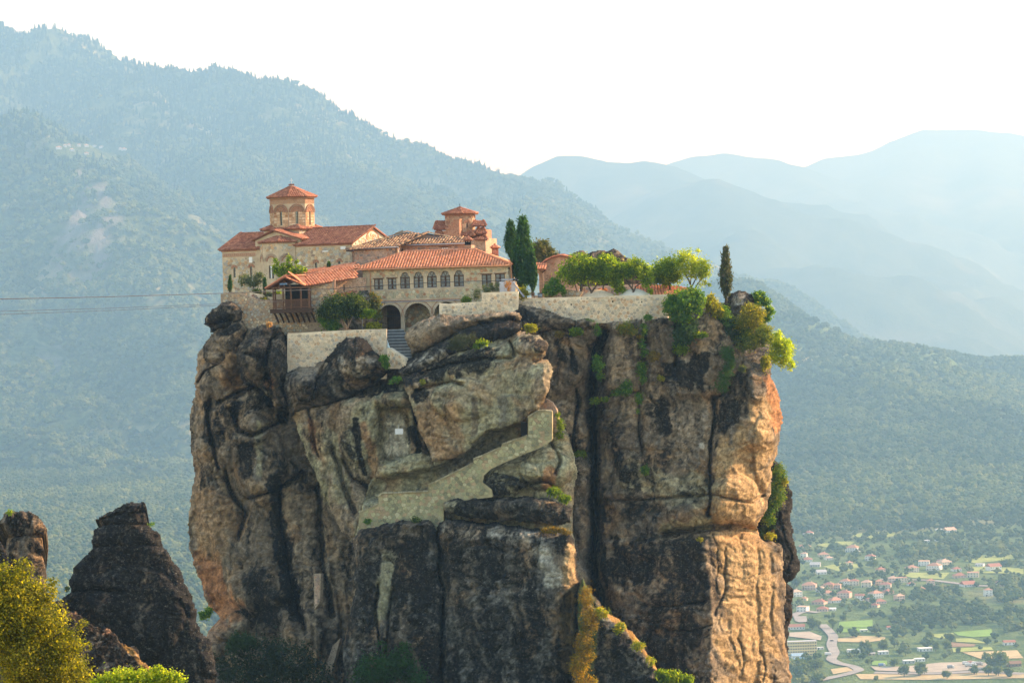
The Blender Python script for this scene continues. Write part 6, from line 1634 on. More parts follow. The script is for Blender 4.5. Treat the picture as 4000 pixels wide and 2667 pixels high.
# octagonal drum
rd = 2.62
zd0, zd1 = zt - 0.35, ch(1131, 768, 2.2)[1]
L = 2 * rd * math.sin(R(22.5))
H = zd1 - zd0
for k in range(8):
    p0 = octp(DX, DYc, rd, k - 1); p1 = octp(DX, DYc, rd, k)
    fr = list(CH.face(p0[0], p0[1], math.atan2(p1[1] - p0[1], p1[0] - p0[0])))
    fr[0] = fr[0] + np.array([0, 0, zd0])
    front = k in (7, 0, 1, 2)
    w2 = 0.15
    hs = [arch_poly(L / 2 - w2, L / 2 + w2, 0.42, 2.05)]
    wall_panel('drum_wall', church, fr, [(0, 0), (L, 0), (L, H), (0, H)], hs if front else [], 0.3, M_mortar2)
    if not front: continue
    slit(church, fr, L / 2 - w2, L / 2 + w2, 0.42, 2.05, 5)
    zsp = 2.05 - w2
    for j, (r0, r1, n, d, mt) in enumerate(((0.18, 0.34, 13, 0.03, M_brickwall), (0.38, 0.54, 21, 0.05, M_brickwall), (0.58, 0.72, 29, 0.07, M_brickwall), (0.76, 0.84, 34, 0.11, M_rubble), (0.87, 0.96, 36, 0.15, M_brickwall))):
        voussoirs(church, fr, L / 2, zsp, r0, r1, n, mt, d, name='arch_brick')
    # ashlar blocks and brick courses left and right of the slit
    rgd = np.random.RandomState(70 + k)
    z = 0.05; row = 0
    while z < zsp - 0.1:
        hh = 0.26 if row % 2 == 0 else 0.07
        for xa0, xa1 in ((0.03, L / 2 - w2 - 0.05), (L / 2 + w2 + 0.05, L - 0.03)):
            x = xa0
            while x < xa1 - 0.1:
                ww = min(xa1 - x, rgd.uniform(0.28, 0.5))
                if xa1 - x - ww < 0.12: ww = xa1 - x
                col = np.array([(0.48, 0.33, 0.20), (0.42, 0.27, 0.15), (0.52, 0.38, 0.24), (0.36, 0.20, 0.10)][rgd.randint(4)]) if row % 2 == 0 else np.array((0.40, 0.18, 0.10))
                m_ = MB(); fbox(m_, fr, x + .012, x + ww - .012, z + .01, z + hh - .01, -0.02, 0.03)
                ob = kid(m_.build('block' if row % 2 == 0 else 'brick', M_stone), church)
                at = ob.data.attributes.new('Col', 'FLOAT_COLOR', 'POINT')
                at.data.foreach_set('color', np.tile(np.append(col * rgd.uniform(.8, 1.2), 1), len(ob.data.vertices)).astype(np.float32))
                x += ww
        z += hh; row += 1
    cr = MB()
    for j in range(9):
        fbox(cr, fr, 0.0, L, zsp + 1.02 + j * 0.075, zsp + 1.055 + j * 0.075, -0.01, 0.035)
    for j in range(14):
        fbox(cr, fr, 0.05 + j * L / 14, 0.12 + j * L / 14, H - 0.34, H - 0.24, -0.01, 0.07)
    kid(cr.build('brick_courses', M_brickwall), church)
    ck = MB(); fbox(ck, fr, -0.10, L + 0.10, H - 0.16, H + 0.02, -0.05, 0.16); kid(ck.build('cornice', M_mortar2), church)
    pk = MB(); pk.tube([fr[0] + np.array([0, 0, z]) for z in (0, zsp)], 0.06, 6); kid(pk.build('corner_shaft', M_rubble), church)
zapx = CH.w(DX, DYc, ch(1137, 728, DYc)[1])
rf = Roof(church, 'red', 16)
re = rd + 0.38
for k in (7, 0, 1, 2, 3, 4, 5, 6):
    p0 = octp(DX, DYc, re, k - 1); p1 = octp(DX, DYc, re, k)
    rf.plane(CH.w(p0[0], p0[1], zd1), CH.w(p1[0], p1[1], zd1), zapx, zapx + [0.005, 0, 0], 0.25, 0.34)
    rf.ridge(CH.w(p1[0], p1[1], zd1), zapx, 0.03)
rf.build('drum_roof')
q = MB().tube([zapx + [0, 0, -.05], zapx + [0, 0, .12], zapx + [0, 0, .2]], [0.28, 0.2, 0.04], 8)
q.bar(zapx + [0, 0, .15], zapx + [0, 0, .95], 0.05); q.bar(zapx + [-.2, 0, .68], zapx + [.2, 0, .68], 0.05)
kid(q.build('cross', M_marble), church)
# ---------------------------------------------------------------- long guest house with the arcade
LH = Frame(1423, 1290, 305, R(-7))
house = empty('long_house', LH.w(8, 4, 0), 0, 'long stone house with bright orange tiled roof, arched windows and arcade', 'house')
def lh(px, py, dy=0.0): return LH.uv(px, py, dy)
fh = LH.face(0, 0)
hW = lh(2000, 1100)[0]; hz = lh(1423, 1050)[1]; zs_ = lh(1480, 1178)[1]
DEPH = 7.6
wins = [(1462, 1496, 1089, 1132, 0), (1515, 1548, 1087, 1130, 0), (1564, 1600, 1063, 1127, 1), (1616.5, 1653, 1061.5, 1125, 1), (1669, 1705, 1059.5, 1123, 1), (1721, 1757.5, 1057.5, 1121, 1), (1774, 1811, 1055, 1119, 1), (1882, 1919, 1071.5, 1118, 0), (1935, 1972, 1069, 1115, 0)]
def ogee(x0, x1, z0, z1):
    w = x1 - x0; c = (x0 + x1) / 2; zs = z0 + (z1 - z0) * 0.70
    pts = [(x0, z0), (x1, z0), (x1, zs), (x1 - .02, zs + .05), (x1 - w * .14, zs + w * 0.13)]
    r = w * 0.36; zc = z1 - r * 0.75
    for k in range(9):
        a = math.pi * (-0.02 + 1.04 * k / 8)
        pts.append((c + r * math.cos(a), zc + r * 0.75 * math.sin(a)))
    return pts + [(x0 + w * .14, zs + w * .13), (x0 + .02, zs + .05), (x0, zs)]
holes = []; wd = []
for a, b, t_, bt, kind in wins:
    p0 = lh(a, bt); p1 = lh(b, t_)
    hp = ogee(p0[0], p1[0], p0[1], p1[1]) if kind else [(p0[0], p0[1]), (p1[0], p0[1]), (p1[0], p1[1]), (p0[0], p1[1])]
    holes.append(hp); wd.append((p0[0], p1[0], p0[1], p1[1], kind))
arches = []
for a, b, cr, sp in ((1479, 1565, 1190, 1231), (1580, 1681, 1184, 1230), (1697, 1790, 1178, 1228)):
    p0 = lh(a, sp); p1 = lh(b, sp); zc = lh((a + b) / 2, cr)[1]
    c = (p0[0] + p1[0]) / 2; r = (p1[0] - p0[0]) / 2
    zsp = zc - r
    arches.append((c, r, zsp))
ah = [[(c - r, 0.0), (c + r, 0.0)] + [(c + r * math.cos(math.pi * k / 14), z + r * math.sin(math.pi * k / 14)) for k in range(15)] for c, r, z in arches]
ah = [[(q[0], max(q[1], -0.35)) for q in h] for h in ah]
for h in ah: h[0] = (h[0][0], -0.35); h[1] = (h[1][0], -0.35)
outer = [(0, -0.6), (hW, -0.6), (hW, hz), (0, hz)]
wall_panel('front_wall', house, fh, outer, holes + ah, 0.45, M_mortar2)
blk = lambda h, e: [((p[0] - np.mean([q[0] for q in h])) * e + np.mean([q[0] for q in h]), (p[1] - np.mean([q[1] for q in h])) * e + np.mean([q[1] for q in h])) for p in h]
lay_stones(house, fh, [(0.55, zs_ + 0.1), (hW - 0.1, zs_ + 0.1), (hW - 0.1, hz - 0.1), (0.55, hz - 0.1)], [blk(h, 1.12) for h in holes], 0.37, 'house', 41, h=0.04, most=300)
lay_stones(house, fh, [(arches[2][0] + arches[2][1] + .2, -0.5), (hW - .1, -0.5), (hW - .1, zs_), (arches[2][0] + arches[2][1] + .2, zs_)], [], 0.38, 'house', 42, h=0.04, most=0)
# corner blocks
z = 0.0; k = 0; rg = np.random.RandomState(8)
while z < hz - 0.35:
    h_ = rg.uniform(0.3, 0.45); w_ = 0.5 if k % 2 else 0.36
    m_ = MB(); fbox(m_, fh, 0.02, w_, z + .012, z + h_ - .012, -0.02, 0.035); ob = kid(m_.build('corner_stone', M_stone), house)
    ob.data.attributes.new('Col', 'FLOAT_COLOR', 'POINT').data.foreach_set('color', np.tile(np.append(np.array((0.38, 0.31, 0.20)) * rg.uniform(.8, 1.2), 1), 8).astype(np.float32))
    z += h_; k += 1
# windows
for x0, x1, z0, z1, kind in wd:
    w = x1 - x0; c = (x0 + x1) / 2
    fm = MB(); t_ = 0.07
    zt_ = z1 if not kind else z0 + (z1 - z0) * 0.66
    fbox(fm, fh, x0, x0 + t_, z0, zt_, -0.26, -0.14); fbox(fm, fh, x1 - t_, x1, z0, zt_, -0.26, -0.14); fbox(fm, fh, x0, x1, z0, z0 + t_, -0.26, -0.139)
    fbox(fm, fh, x0, x1, zt_ - t_, zt_ + (0.05 if kind else 0), -0.26, -0.13); fbox(fm, fh, c - 0.085, c + 0.085, z0, zt_, -0.26, -0.128)
    rows = 3
    for k in range(1, rows):
        z = z0 + (zt_ - z0) * k / rows; fbox(fm, fh, x0, x1, z - .022, z + .022, -0.25, -0.143)
    if kind:
        for sgn in (-1, 1):
            a = fh[0] + fh[1] * c + np.array([0, 0, zt_ + .03]) - fh[2] * 0.18; b = fh[0] + fh[1] * (c + sgn * w * .24) + np.array([0, 0, z1 - 0.05]) - fh[2] * 0.18
            fm.bar(a, b, 0.05, 0.05)
        n0 = len(holes)
        hp = ogee(x0, x1, z0, z1); up_ = [q for q in hp[2:]]
        for i in range(len(up_) - 1):
            a = fh[0] + fh[1] * up_[i][0] + np.array([0, 0, up_[i][1]]) - fh[2] * 0.17; b = fh[0] + fh[1] * up_[i + 1][0] + np.array([0, 0, up_[i + 1][1]]) - fh[2] * 0.17
            fm.bar(a, b, 0.06, 0.1)
    win = kid(fm.build('window', M_darkwood), house)
    for sx0, sx1 in ((x0 + t_, c - .085), (c + .085, x1 - t_)):
        for k in range(rows):
            pm = MB(); fbox(pm, fh, sx0, sx1, z0 + (zt_ - z0) * k / rows + .02, z0 + (zt_ - z0) * (k + 1) / rows - .02, -0.22, -0.19); kid(pm.build('pane', M_glass), win)
    if kind:
        for lo_, hi_ in ((-.5, -.17), (-.17, .17), (.17, .5)):
            q = [(c + w * lo_ * .5, zt_), (c + w * hi_ * .5, zt_), (c + w * max(-.4, min(.4, hi_ * 1.5)), z1 - .08 - abs(hi_) * .35), (c + w * max(-.4, min(.4, lo_ * 1.5)), z1 - .08 - abs(lo_) * .35)]
            pm = MB(); fprism(pm, fh, q, -0.215, -0.188); kid(pm.build('pane', M_glass), win)
        bk = MB(); fbox(bk, fh, x0 + .02, x1 - .02, zt_, z1 - .1, -0.30, -0.222); kid(bk.build('glazing', M_glass), win)
    sm = MB(); fbox(sm, fh, x0 - .06, x1 + .06, z0 - .06, z0 - .005, -0.2, 0.07); kid(sm.build('sill', M_slate), win)
    if not kind:
        sm = MB(); fbox(sm, fh, x0 - .14, x1 + .14, z1 + .01, z1 + .1, -0.05, 0.07); kid(sm.build('lintel', M_brownwood), win)
# arcade: rings, columns, back wall, door
for c, r, z in arches:
    voussoirs(house, fh, c, z, r + 0.0, r + 0.28, 19, M_mortar2, 0.05, name='arch_ring', gap=0.06)
    voussoirs(house, fh, c, z, r + 0.30, r + 0.36, 30, M_brickwall, 0.06, gap=0.05)
sc_ = MB(); fbox(sc_, fh, lh(1478, 1178)[0], lh(1812, 1160)[0], zs_ - .12, zs_ - .03, -0.05, 0.12); kid(sc_.build('ledge', M_zinc), house)
sc_ = MB(); fbox(sc_, fh, lh(1478, 1178)[0], lh(1815, 1160)[0], zs_ - .0, zs_ + .07, -0.05, 0.14); kid(sc_.build('ledge_brick', M_brickwall), house)
for i in range(2):
    xa_ = arches[i][0] + arches[i][1]; xb_ = arches[i + 1][0] - arches[i + 1][1]; xm = (xa_ + xb_) / 2
    cm_ = MB()
    o = fh[0] + fh[1] * xm - fh[2] * 0.22
    zz = arches[i][2]
    cm_.tube([o + [0, 0, v] for v in (-0.45, -0.28, -0.26, zz - .25, zz - .23, zz)], [0.26, 0.26, 0.19, 0.18, 0.2, 0.27], 12)
    kid(cm_.build('column', simple('grey_column', (0.36, 0.34, 0.29), .9, .15, 3)), house)
# remove the masonry under the springings: the openings reach down between the columns
fb = LH.face(0, 3.2)
wall_panel('arcade_back_wall', house, fb, [(0.4, -0.6), (hW * .65, -0.6), (hW * .65, zs_), (0.4, zs_)], [], 0.3, M_rubble)
lay_stones(house, fb, [(lh(1575, 1250, 3.2)[0], -0.4), (lh(1790, 1250, 3.2)[0], -0.4), (lh(1790, 1250, 3.2)[0], 2.6), (lh(1575, 1250, 3.2)[0], 2.6)], [], 0.4, 'house', 44, most=120)
q = MB()
for a, b in ((0.45, 0), ):
    vs = [LH.w(x, y, zs_ - .02) for x, y in ((0.4, .45), (hW - .3, .45), (hW - .3, 3.2), (0.4, 3.2))] + [LH.w(x, y, zs_ + .1) for x, y in ((0.4, .45), (hW - .3, .45), (hW - .3, 3.2), (0.4, 3.2))]
    q.add(vs, [(0, 3, 2, 1), (4, 5, 6, 7), (0, 1, 5, 4), (1, 2, 6, 5), (2, 3, 7, 6), (3, 0, 4, 7)])
kid(q.build('arcade_ceiling', M_brownwood), house)
q = MB()
vs = [LH.w(x, y, -.36) for x, y in ((0.0, -.2), (hW * .7, -.2), (hW * .7, 3.2), (0.0, 3.2))] + [LH.w(x, y, -1.2) for x, y in ((0.0, -.2), (hW * .7, -.2), (hW * .7, 3.2), (0.0, 3.2))]
q.add(vs, [(0, 1, 2, 3), (7, 6, 5, 4), (0, 4, 5, 1), (1, 5, 6, 2), (2, 6, 7, 3), (3, 7, 4, 0)])
kid(q.build('arcade_floor', M_slate), house)
d0 = lh(1514, 1284, 3.1); d1 = lh(1568, 1195, 3.1)
door = MB(); fd = LH.face(0, 3.12)
fbox(door, fd, d0[0], d1[0], d0[1], d1[1], 0, 0.06); door = kid(door.build('door', M_brownwood), house)
for k in range(8):
    xx = d0[0] + (d1[0] - d0[0]) * k / 8
    m_ = MB(); fbox(m_, fd, xx + .012, xx + (d1[0] - d0[0]) / 8 - .012, d0[1] + .03, d0[1] + 2.05, 0.06, 0.09); kid(m_.build('plank', M_darkwood), door)
for zz in (0.35, 1.75):
    m_ = MB(); fbox(m_, fd, d0[0] + .05, d1[0] - .05, d0[1] + zz, d0[1] + zz + .06, 0.09, 0.11); kid(m_.build('hinge_strap', M_iron), door)
m_ = MB().tube([LH.w(arches[0][0] - arches[0][1], .25, arches[0][2] - .03), LH.w(arches[0][0] + arches[0][1], .25, arches[0][2] - .03)], 0.035, 6); kid(m_.build('tie_rod', M_iron), house)
# other walls
for fr, L_ in ((LH.face(hW, 0, R(90)), DEPH), (LH.face(0, DEPH, R(-90)), DEPH), (LH.face(hW, DEPH, R(180)), hW)):
    wall_panel('wall', house, fr, [(0, -.6), (L_, -.6), (L_, hz), (0, hz)], [], 0.4, M_rubble)
# roof
o_ = 0.5
rz = lh(1583, 984, 4.0)[1]; rx0 = lh(1583, 984, 4.0)[0]; rx1 = lh(1856, 974, 4.0)[0]
ry = 4.0
E = [LH.w(-o_ - .35, -o_, hz), LH.w(hW + .05, -o_, hz), LH.w(hW + .05, DEPH + o_, hz), LH.w(-o_ - .35, DEPH + o_, hz)]
R0, R1 = LH.w(rx0, ry, rz), LH.w(rx1, ry, rz)
rf = Roof(house, 'new', 51)
rf.plane(E[0], E[1], R1, R0, 0.315, 0.37)
rf.ridge(E[0], R0, 0.04); rf.ridge(E[1], R1, 0.04); rf.ridge(R0, R1, 0.06)
rf.plane(E[1], E[2], R1, R1 + [0, .01, 0], 0.34, 0.42); rf.plane(E[3], E[0], R0, R0 + [0, .01, 0], .34, .42); rf.plane(E[2], E[3], R0, R1, .4, .45)
rf.build()
gutter(house, E[0] + [0, -.1, -.1], E[1] + [0, -.1, -.1], M_copper, 0.085)
soff = MB(); vs = [E[0] + [0, 0, -.13], E[1] + [0, 0, -.13], E[1] + [0, .7, -.13], E[0] + [0, .7, -.13]]; vs += [v + np.array([0, 0, -.05]) for v in vs]
soff.add(vs, [(0, 1, 2, 3), (7, 6, 5, 4), (0, 4, 5, 1), (1, 5, 6, 2), (2, 6, 7, 3), (3, 7, 4, 0)]); kid(soff.build('soffit', M_brownwood), house)
for px0 in (1447, 1997):
    a = lh(px0, 1060)[0]
    kid(MB().tube([LH.w(a - .1, -.5, hz - .15), LH.w(a, -.14, hz - .55), LH.w(a, -.1, hz - .8), LH.w(a, -.1, zs_ - .1 if px0 < 1500 else hz - 3.2)], 0.05, 6).build('downpipe', M_copper, smooth=True), house)
lm = lh(1989, 1048); m_ = MB(); fbox(m_, fh, lm[0] - .12, lm[0] + .12, lm[1] - .08, lm[1] + .08, 0.0, 0.15); kid(m_.build('floodlight', M_iron), house)
# chimney on the roof
def chimney(par, px0, px1, pt, pb, Y, brick=M_brickwall, cap='old', label=None):
    a = P(px0, pb, Y); b = P(px1, pt, Y)
    w = b[0] - a[0]; x0, x1, z0, z1 = a[0], b[0], a[2], b[2]
    y0, y1 = Y - w * .45, Y + w * .45
    hc = (z1 - z0) * .26
    m = MB().box(x0, x1, y0, y1, z0 - .8, z1 - hc)
    root = kid(m.build('chimney', brick), par)
    m = MB()
    for x in (x0 + .02, (x0 + x1) / 2 - .07, x1 - .16): m.box(x, x + .14, y0 + .02, y1 - .02, z1 - hc, z1)
    m.box(x0 + .1, x1 - .1, (y0 + y1) / 2 - .04, (y0 + y1) / 2 + .04, z1 - hc, z1 - .3 * hc)
    m.box(x0 - .05, x1 + .05, y0 - .05, y1 + .05, z1, z1 + .07); kid(m.build('smoke_holes', M_dark if cap == 'old' else brick), root)
    rf = Roof(par, 'red' if cap == 'old' else 'new', 61)
    cx, cy = (x0 + x1) / 2, (y0 + y1) / 2; e = .12; zt = z1 + .08; ap = np.array([cx, cy, zt + w * .38])
    cs = [(x0 - e, y0 - e), (x1 + e, y0 - e), (x1 + e, y1 + e), (x0 - e, y1 + e)]
    for k in range(4):
        p, q = cs[k], cs[(k + 1) % 4]
        rf.plane(np.array([*p, zt]), np.array([*q, zt]), ap, ap + [.004, .004, 0], .22, .3)
    rf.build('chimney_cap')
    return root
chimney(house, 1816.5, 1840, 940, 1007, 308.0)
chimney(house, 1921, 1947, 970, 993, 310, cap='new')

# ---------------------------------------------------------------- older house with the dark tiled roof behind
OH = Frame(1553, 1040, 313, R(-9))
oldh = empty('old_house', OH.w(3, 3, 0), 0, 'older pinkish stone house with weathered dark tiled roof behind the orange roof', 'house')
def oh(px, py, dy=0.0): return OH.uv(px, py, dy)
fo = OH.face(0, 0)
zo = oh(1560, 956)[1]; xr_ = oh(1828, 950)[0]
hw = [(oh(1724, 985), oh(1750, 965)), (oh(1563, 990), oh(1573, 972))]
hl = [[(a[0], a[1]), (b[0], a[1]), (b[0], b[1]), (a[0], b[1])] for a, b in hw]
wall_panel('wall', oldh, fo, [(0, -1.5), (xr_, -1.5), (xr_, zo), (0, zo)], hl, .4, M_mortar3)
lay_stones(oldh, fo, [(.1, .8), (xr_ - .1, .8), (xr_ - .1, zo - .1), (.1, zo - .1)], [blk(h, 1.3) for h in hl], 0.36, 'old', 45, most=110)
for a, b in hw[:1]:
    m_ = MB(); fbox(m_, fo, a[0] - .1, b[0] + .1, a[1], b[1] + .1, -.3, -.12); w_ = kid(m_.build('window', M_darkwood), oldh)
    for k in range(3):
        q0 = a[0] + (b[0] - a[0]) * k / 3
        m_ = MB(); fbox(m_, fo, q0 + .03, q0 + (b[0] - a[0]) / 3 - .03, a[1] + .05, b[1] - .06, -.12, -.10); kid(m_.build('pane', M_marble), w_)
    m_ = MB(); fbox(m_, fo, a[0] - .3, b[0] + .4, b[1] + .02, b[1] + .1, -.05, .06); kid(m_.build('lintel', M_brownwood), w_)
m_ = MB(); fbox(m_, fo, hw[1][0][0] - .02, hw[1][1][0] + .02, hw[1][0][1], hw[1][1][1], -.3, -.2); kid(m_.build('shutter', M_darkwood), oldh)
# lower front wing on the left
WY = -2.4
xw0 = oh(1376, 1000, WY)[0]; xw1 = oh(1553, 1000, WY)[0]; zw = oh(1407, 967, WY)[1]
fw = OH.face(xw0, WY)
wall_panel('wall', oldh, fw, [(0, -1.5), (xw1 - xw0, -1.5), (xw1 - xw0, zw), (0, zw)], [], .4, M_mortar3)
lay_stones(oldh, fw, [(.1, .2), (xw1 - xw0 - .1, .2), (xw1 - xw0 - .1, zw - .1), (.1, zw - .1)], [], 0.34, 'old', 46, most=170)
for fr, L_ in ((OH.face(xw1, WY, R(90)), 2.4), (OH.face(xw0, 3.2, R(-90)), 5.6), (OH.face(xr_, 0, R(90)), 5)):
    wall_panel('wall', oldh, fr, [(0, -1.5), (L_, -1.5), (L_, zw), (0, zw)], [], .3, M_rubble2)
rf = Roof(oldh, 'old', 52, M_deckd)
ra = P(1589, 907, 317); rb = P(1640, 919, 316.5); rc_ = P(1669, 911, 316); rd_ = P(1820, 940, 314.5)
e0 = OH.w(xw0 - .6, WY - .45, zw - .25); e1 = OH.w(xw1 + .15, WY - .45, zw + .02)
e2 = OH.w(.0, -.45, zo); e3 = OH.w(xr_ + .1, -.45, zo)
rf.plane(e0, e1, rb, ra, 0.33, 0.38); rf.plane(e2, e3, rd_, rc_, 0.33, 0.38)
rf.plane(e1, e2, rc_, rb, .33, .38)
rf.ridge(e1, rc_, .05); rf.ridge(e0, ra, .05); rf.ridge(ra, rb, .06); rf.ridge(rb, rc_, .06); rf.ridge(rc_, rd_, .06)
rf.plane(np.array([ra[0], ra[1] + 5, zw]), np.array([e0[0], e0[1] + 5, zw]), ra, ra + [.01, 0, 0], .4, .45)
rf.build()
gutter(oldh, e0 + [1.2, -.08, .12], e1 + [0, -.08, -.1], M_zinc, .08); gutter(oldh, e2 + [0, -.08, -.1], e3 + [0, -.08, -.1], M_zinc, .08); gutter(oldh, e1 + [0, -.08, -.1], e2 + [0, -.08, -.1], M_zinc, .08)
kid(MB().tube([e1 + [0, 0, -.1], e1 + [.3, .1, -.9], OH.w(.1, -.2, zw - 1.3), OH.w(.15, -.15, 0)], .05, 6).build('downpipe', M_zinc), oldh)
m_ = MB()
for k in range(5):
    a = e0 + np.array([.1 + k * .18, .1 + k * .05, -.12]); m_.bar(a, a + np.array([.6, 1.4, .2]), .09, .12)
kid(m_.build('eave_rafters', M_darkwood), oldh)
sp = P(1560, 902, 315)
m_ = MB(); pts = [P(1542, 911, 315), P(1573, 899, 315), P(1577, 909, 315.4), P(1547, 916, 315.4)]
m_.add(pts + [p + np.array([0, .06, -.06]) for p in pts], [(0, 1, 2, 3), (7, 6, 5, 4), (0, 4, 5, 1), (1, 5, 6, 2), (2, 6, 7, 3), (3, 7, 4, 0)])
tag(m_.build('solar_panel', simple('panel_frame', (.35, .36, .36), .3, .1)), 'small tilted solar panel on the old house roof', 'panel')

# ---------------------------------------------------------------- small old church with the red brick dome
OC = Frame(1745, 985, 326, R(-14))
oldc = empty('old_chapel', OC.w(2, 3, 0), 0, 'small old red brick church with low tiled drum behind the long house', 'church')
def oc(px, py, dy=0.0): return OC.uv(px, py, dy)
dcx = oc(1797, 850, 2.6)[0]; dcy = 2.6
rdd = (oc(1852, 850, 2.6)[0] - oc(1743, 850, 2.6)[0]) / 2 * 1.04
dz0, dz1 = oc(1797, 905, 1.2)[1], oc(1797, 834, 1.2)[1]
Ld = 2 * rdd * math.sin(R(22.5))
for k in range(8):
    p0 = octp(dcx, dcy, rdd, k - 1); p1 = octp(dcx, dcy, rdd, k)
    fr = list(OC.face(p0[0], p0[1], math.atan2(p1[1] - p0[1], p1[0] - p0[0]))); fr[0] = fr[0] + np.array([0, 0, dz0])
    Hd = dz1 - dz0
    hs = [arch_poly(Ld / 2 - .09, Ld / 2 + .09, .45, 1.05)]
    frn = k in (7, 0, 1, 2)
    wall_panel('drum_wall', oldc, fr, [(0, -.5), (Ld, -.5), (Ld, Hd), (0, Hd)], hs if frn else [], .25, M_rubble2)
    if frn:
        slit(oldc, fr, Ld / 2 - .09, Ld / 2 + .09, .45, 1.05, 2)
        voussoirs(oldc, fr, Ld / 2, .96, .12, .26, 9, M_brickwall, .04); voussoirs(oldc, fr, Ld / 2, .96, .32, .48, 15, M_brickwall, .06)
        voussoirs(oldc, fr, Ld / 2, 1.42, .5, .62, 14, M_brickwall, .12, a0=.35, a1=2.8)
        cr = MB()
        for j in range(4): fbox(cr, fr, -.02 - j * .02, Ld + .02 + j * .02, Hd - .32 + j * .085, Hd - .26 + j * .085, -.02, .03 + j * .04)
        kid(cr.build('brick_courses', M_brickwall), oldc)
rf = Roof(oldc, 'red', 55)
apd = OC.w(dcx, dcy, oc(1797, 812, dcy)[1])
for k in (7, 0, 1, 2, 3, 4, 5, 6):
    p0 = octp(dcx, dcy, rdd + .42, k - 1); p1 = octp(dcx, dcy, rdd + .42, k)
    rf.plane(OC.w(p0[0], p0[1], dz1), OC.w(p1[0], p1[1], dz1), apd, apd + [.004, 0, 0], .25, .33); rf.ridge(OC.w(p1[0], p1[1], dz1), apd, .03)
rf.build('drum_roof')
m_ = MB().tube([apd + [0, 0, -.05], apd + [0, 0, .1], apd + [0, 0, .16]], [.16, .12, .03], 8)
m_.bar(apd + [0, 0, .1], apd + [0, 0, .52], .035); m_.bar(apd + [-.12, 0, .4], apd + [.12, 0, .4], .035); m_.bar(apd + [-.07, 0, .3], apd + [.07, 0, .3], .035)
kid(m_.build('cross', M_iron), oldc)
def ocbox(name, pa, pb, pt, pbm, y0, y1, mat):
    a = oc(pa, pbm, y0); b = oc(pb, pt, y0)
    m = MB(); vs = [OC.w(x, y, z) for z in (a[1], b[1]) for x, y in ((a[0], y0), (b[0], y0), (b[0], y1), (a[0], y1))]
    m.add(vs, [(0, 3, 2, 1), (4, 5, 6, 7), (0, 1, 5, 4), (1, 2, 6, 5), (2, 3, 7, 6), (3, 0, 4, 7)]); kid(m.build(name, mat), oldc)
    return a[0], b[0], b[1]
bx0, bx1, bz = ocbox('wall', 1752, 1896, 930, 1020, 0.6, 6, M_rubble2)
ax0, ax1, az = ocbox('upper_wall', 1701, 1890, 896, 1000, 1.4, 5, M_brickwall)
rf = Roof(oldc, 'red', 56)
def skirt(pl, el, pr, er, ptop, yb, y0, du=.27):
    A = OC.w(oc(pl, el, y0)[0], y0, oc(pl, el, y0)[1]); B = OC.w(oc(pr, er, y0)[0], y0, oc(pr, er, y0)[1])
    z = oc(pl, ptop, yb)[1]
    Cq = OC.w(oc(pr, ptop, yb)[0] - .3, yb, z); Dq = OC.w(oc(pl, ptop, yb)[0] + .3, yb, z)
    rf.plane(A, B, Cq, Dq, du, .34); rf.ridge(A, Dq, .02); rf.ridge(B, Cq, .02)
skirt(1694, 895, 1760, 895, 868, 3.0, 1.0); skirt(1845, 882, 1899, 882, 864, 3.0, 1.0); skirt(1858, 912, 1900, 912, 893, 2.2, .7); skirt(1792, 919, 1853, 919, 906, 1.6, .3); skirt(1856, 936, 1904, 936, 922, 1.6, .3)
skirt(1700, 920, 1730, 920, 898, 2.0, 1.0)
rf.build()
m_ = MB()
for k in range(5):           # stepped brick belfry / flue
    x0 = 1733 + k * 10.5; a = oc(x0, 935, -.4); b = oc(x0 + 12 + (7 if k == 4 else 0), 905 - k * 11.5, -.4)
    vs = [OC.w(x, y, z) for z in (a[1], b[1]) for x, y in ((a[0], -.4 - .004 * k), (b[0], -.4 - .004 * k), (b[0], .5), (a[0], .5))]
    m_.add(vs, [(0, 3, 2, 1), (4, 5, 6, 7), (0, 1, 5, 4), (1, 2, 6, 5), (2, 3, 7, 6), (3, 0, 4, 7)])
    vs = [OC.w(x, y, z) for z in (b[1] - .05, b[1] + .12) for x, y in ((a[0] - .05, -.5), (b[0] + .05, -.5), (b[0] + .05, .55), (a[0] - .05, .55))]
    m_.add(vs, [(0, 3, 2, 1), (4, 5, 6, 7), (0, 1, 5, 4), (1, 2, 6, 5), (2, 3, 7, 6), (3, 0, 4, 7)])
kid(m_.build('stepped_brickwork', M_brickwall), oldc)
# ---------------------------------------------------------------- house with the timber balcony
BH = empty('balcony_house', P(1290, 1290, 303), 0, 'small stone house with overhanging dark timber hoist balcony and orange roof', 'house')
def quadwall(name, par, pts, mat, thick=.4, stones=None):
    """Upright wall through pixels at given distances: pts = (px, py, Y)."""
    W = [P(*p) for p in pts]
    o = np.array([W[0][0], W[0][1], 0.0]); e = W[1]; u = np.array([e[0] - o[0], e[1] - o[1], 0]); u /= np.linalg.norm(u)
    n = np.array([u[1], -u[0], 0.0])
    poly = [((w - o) @ u, w[2]) for w in W]
    return (o, u, n), poly
fr, poly = quadwall('wall', BH, [(1208, 1300, 301.5), (1312, 1300, 301.5), (1312, 1090, 301.5), (1260, 1110, 301.5), (1208, 1116, 301.5)], M_rubble)
wall_panel('wall', BH, fr, poly, [], .4, M_rubble)
lay_stones(BH, fr, [(.1, poly[0][1] + 1.2), (poly[1][0] - .1, poly[0][1] + 1.2), (poly[1][0] - .1, poly[2][1] - .2), (.1, poly[4][1] - .2)], [], .38, 'church', 81, most=110, h=.03)
fr, poly = quadwall('wall', BH, [(1312, 1290, 302.5), (1432, 1290, 304.5), (1432, 1083, 304.5), (1312, 1086, 302.5)], M_rubble)
a = (1343, 1136, 302.9)
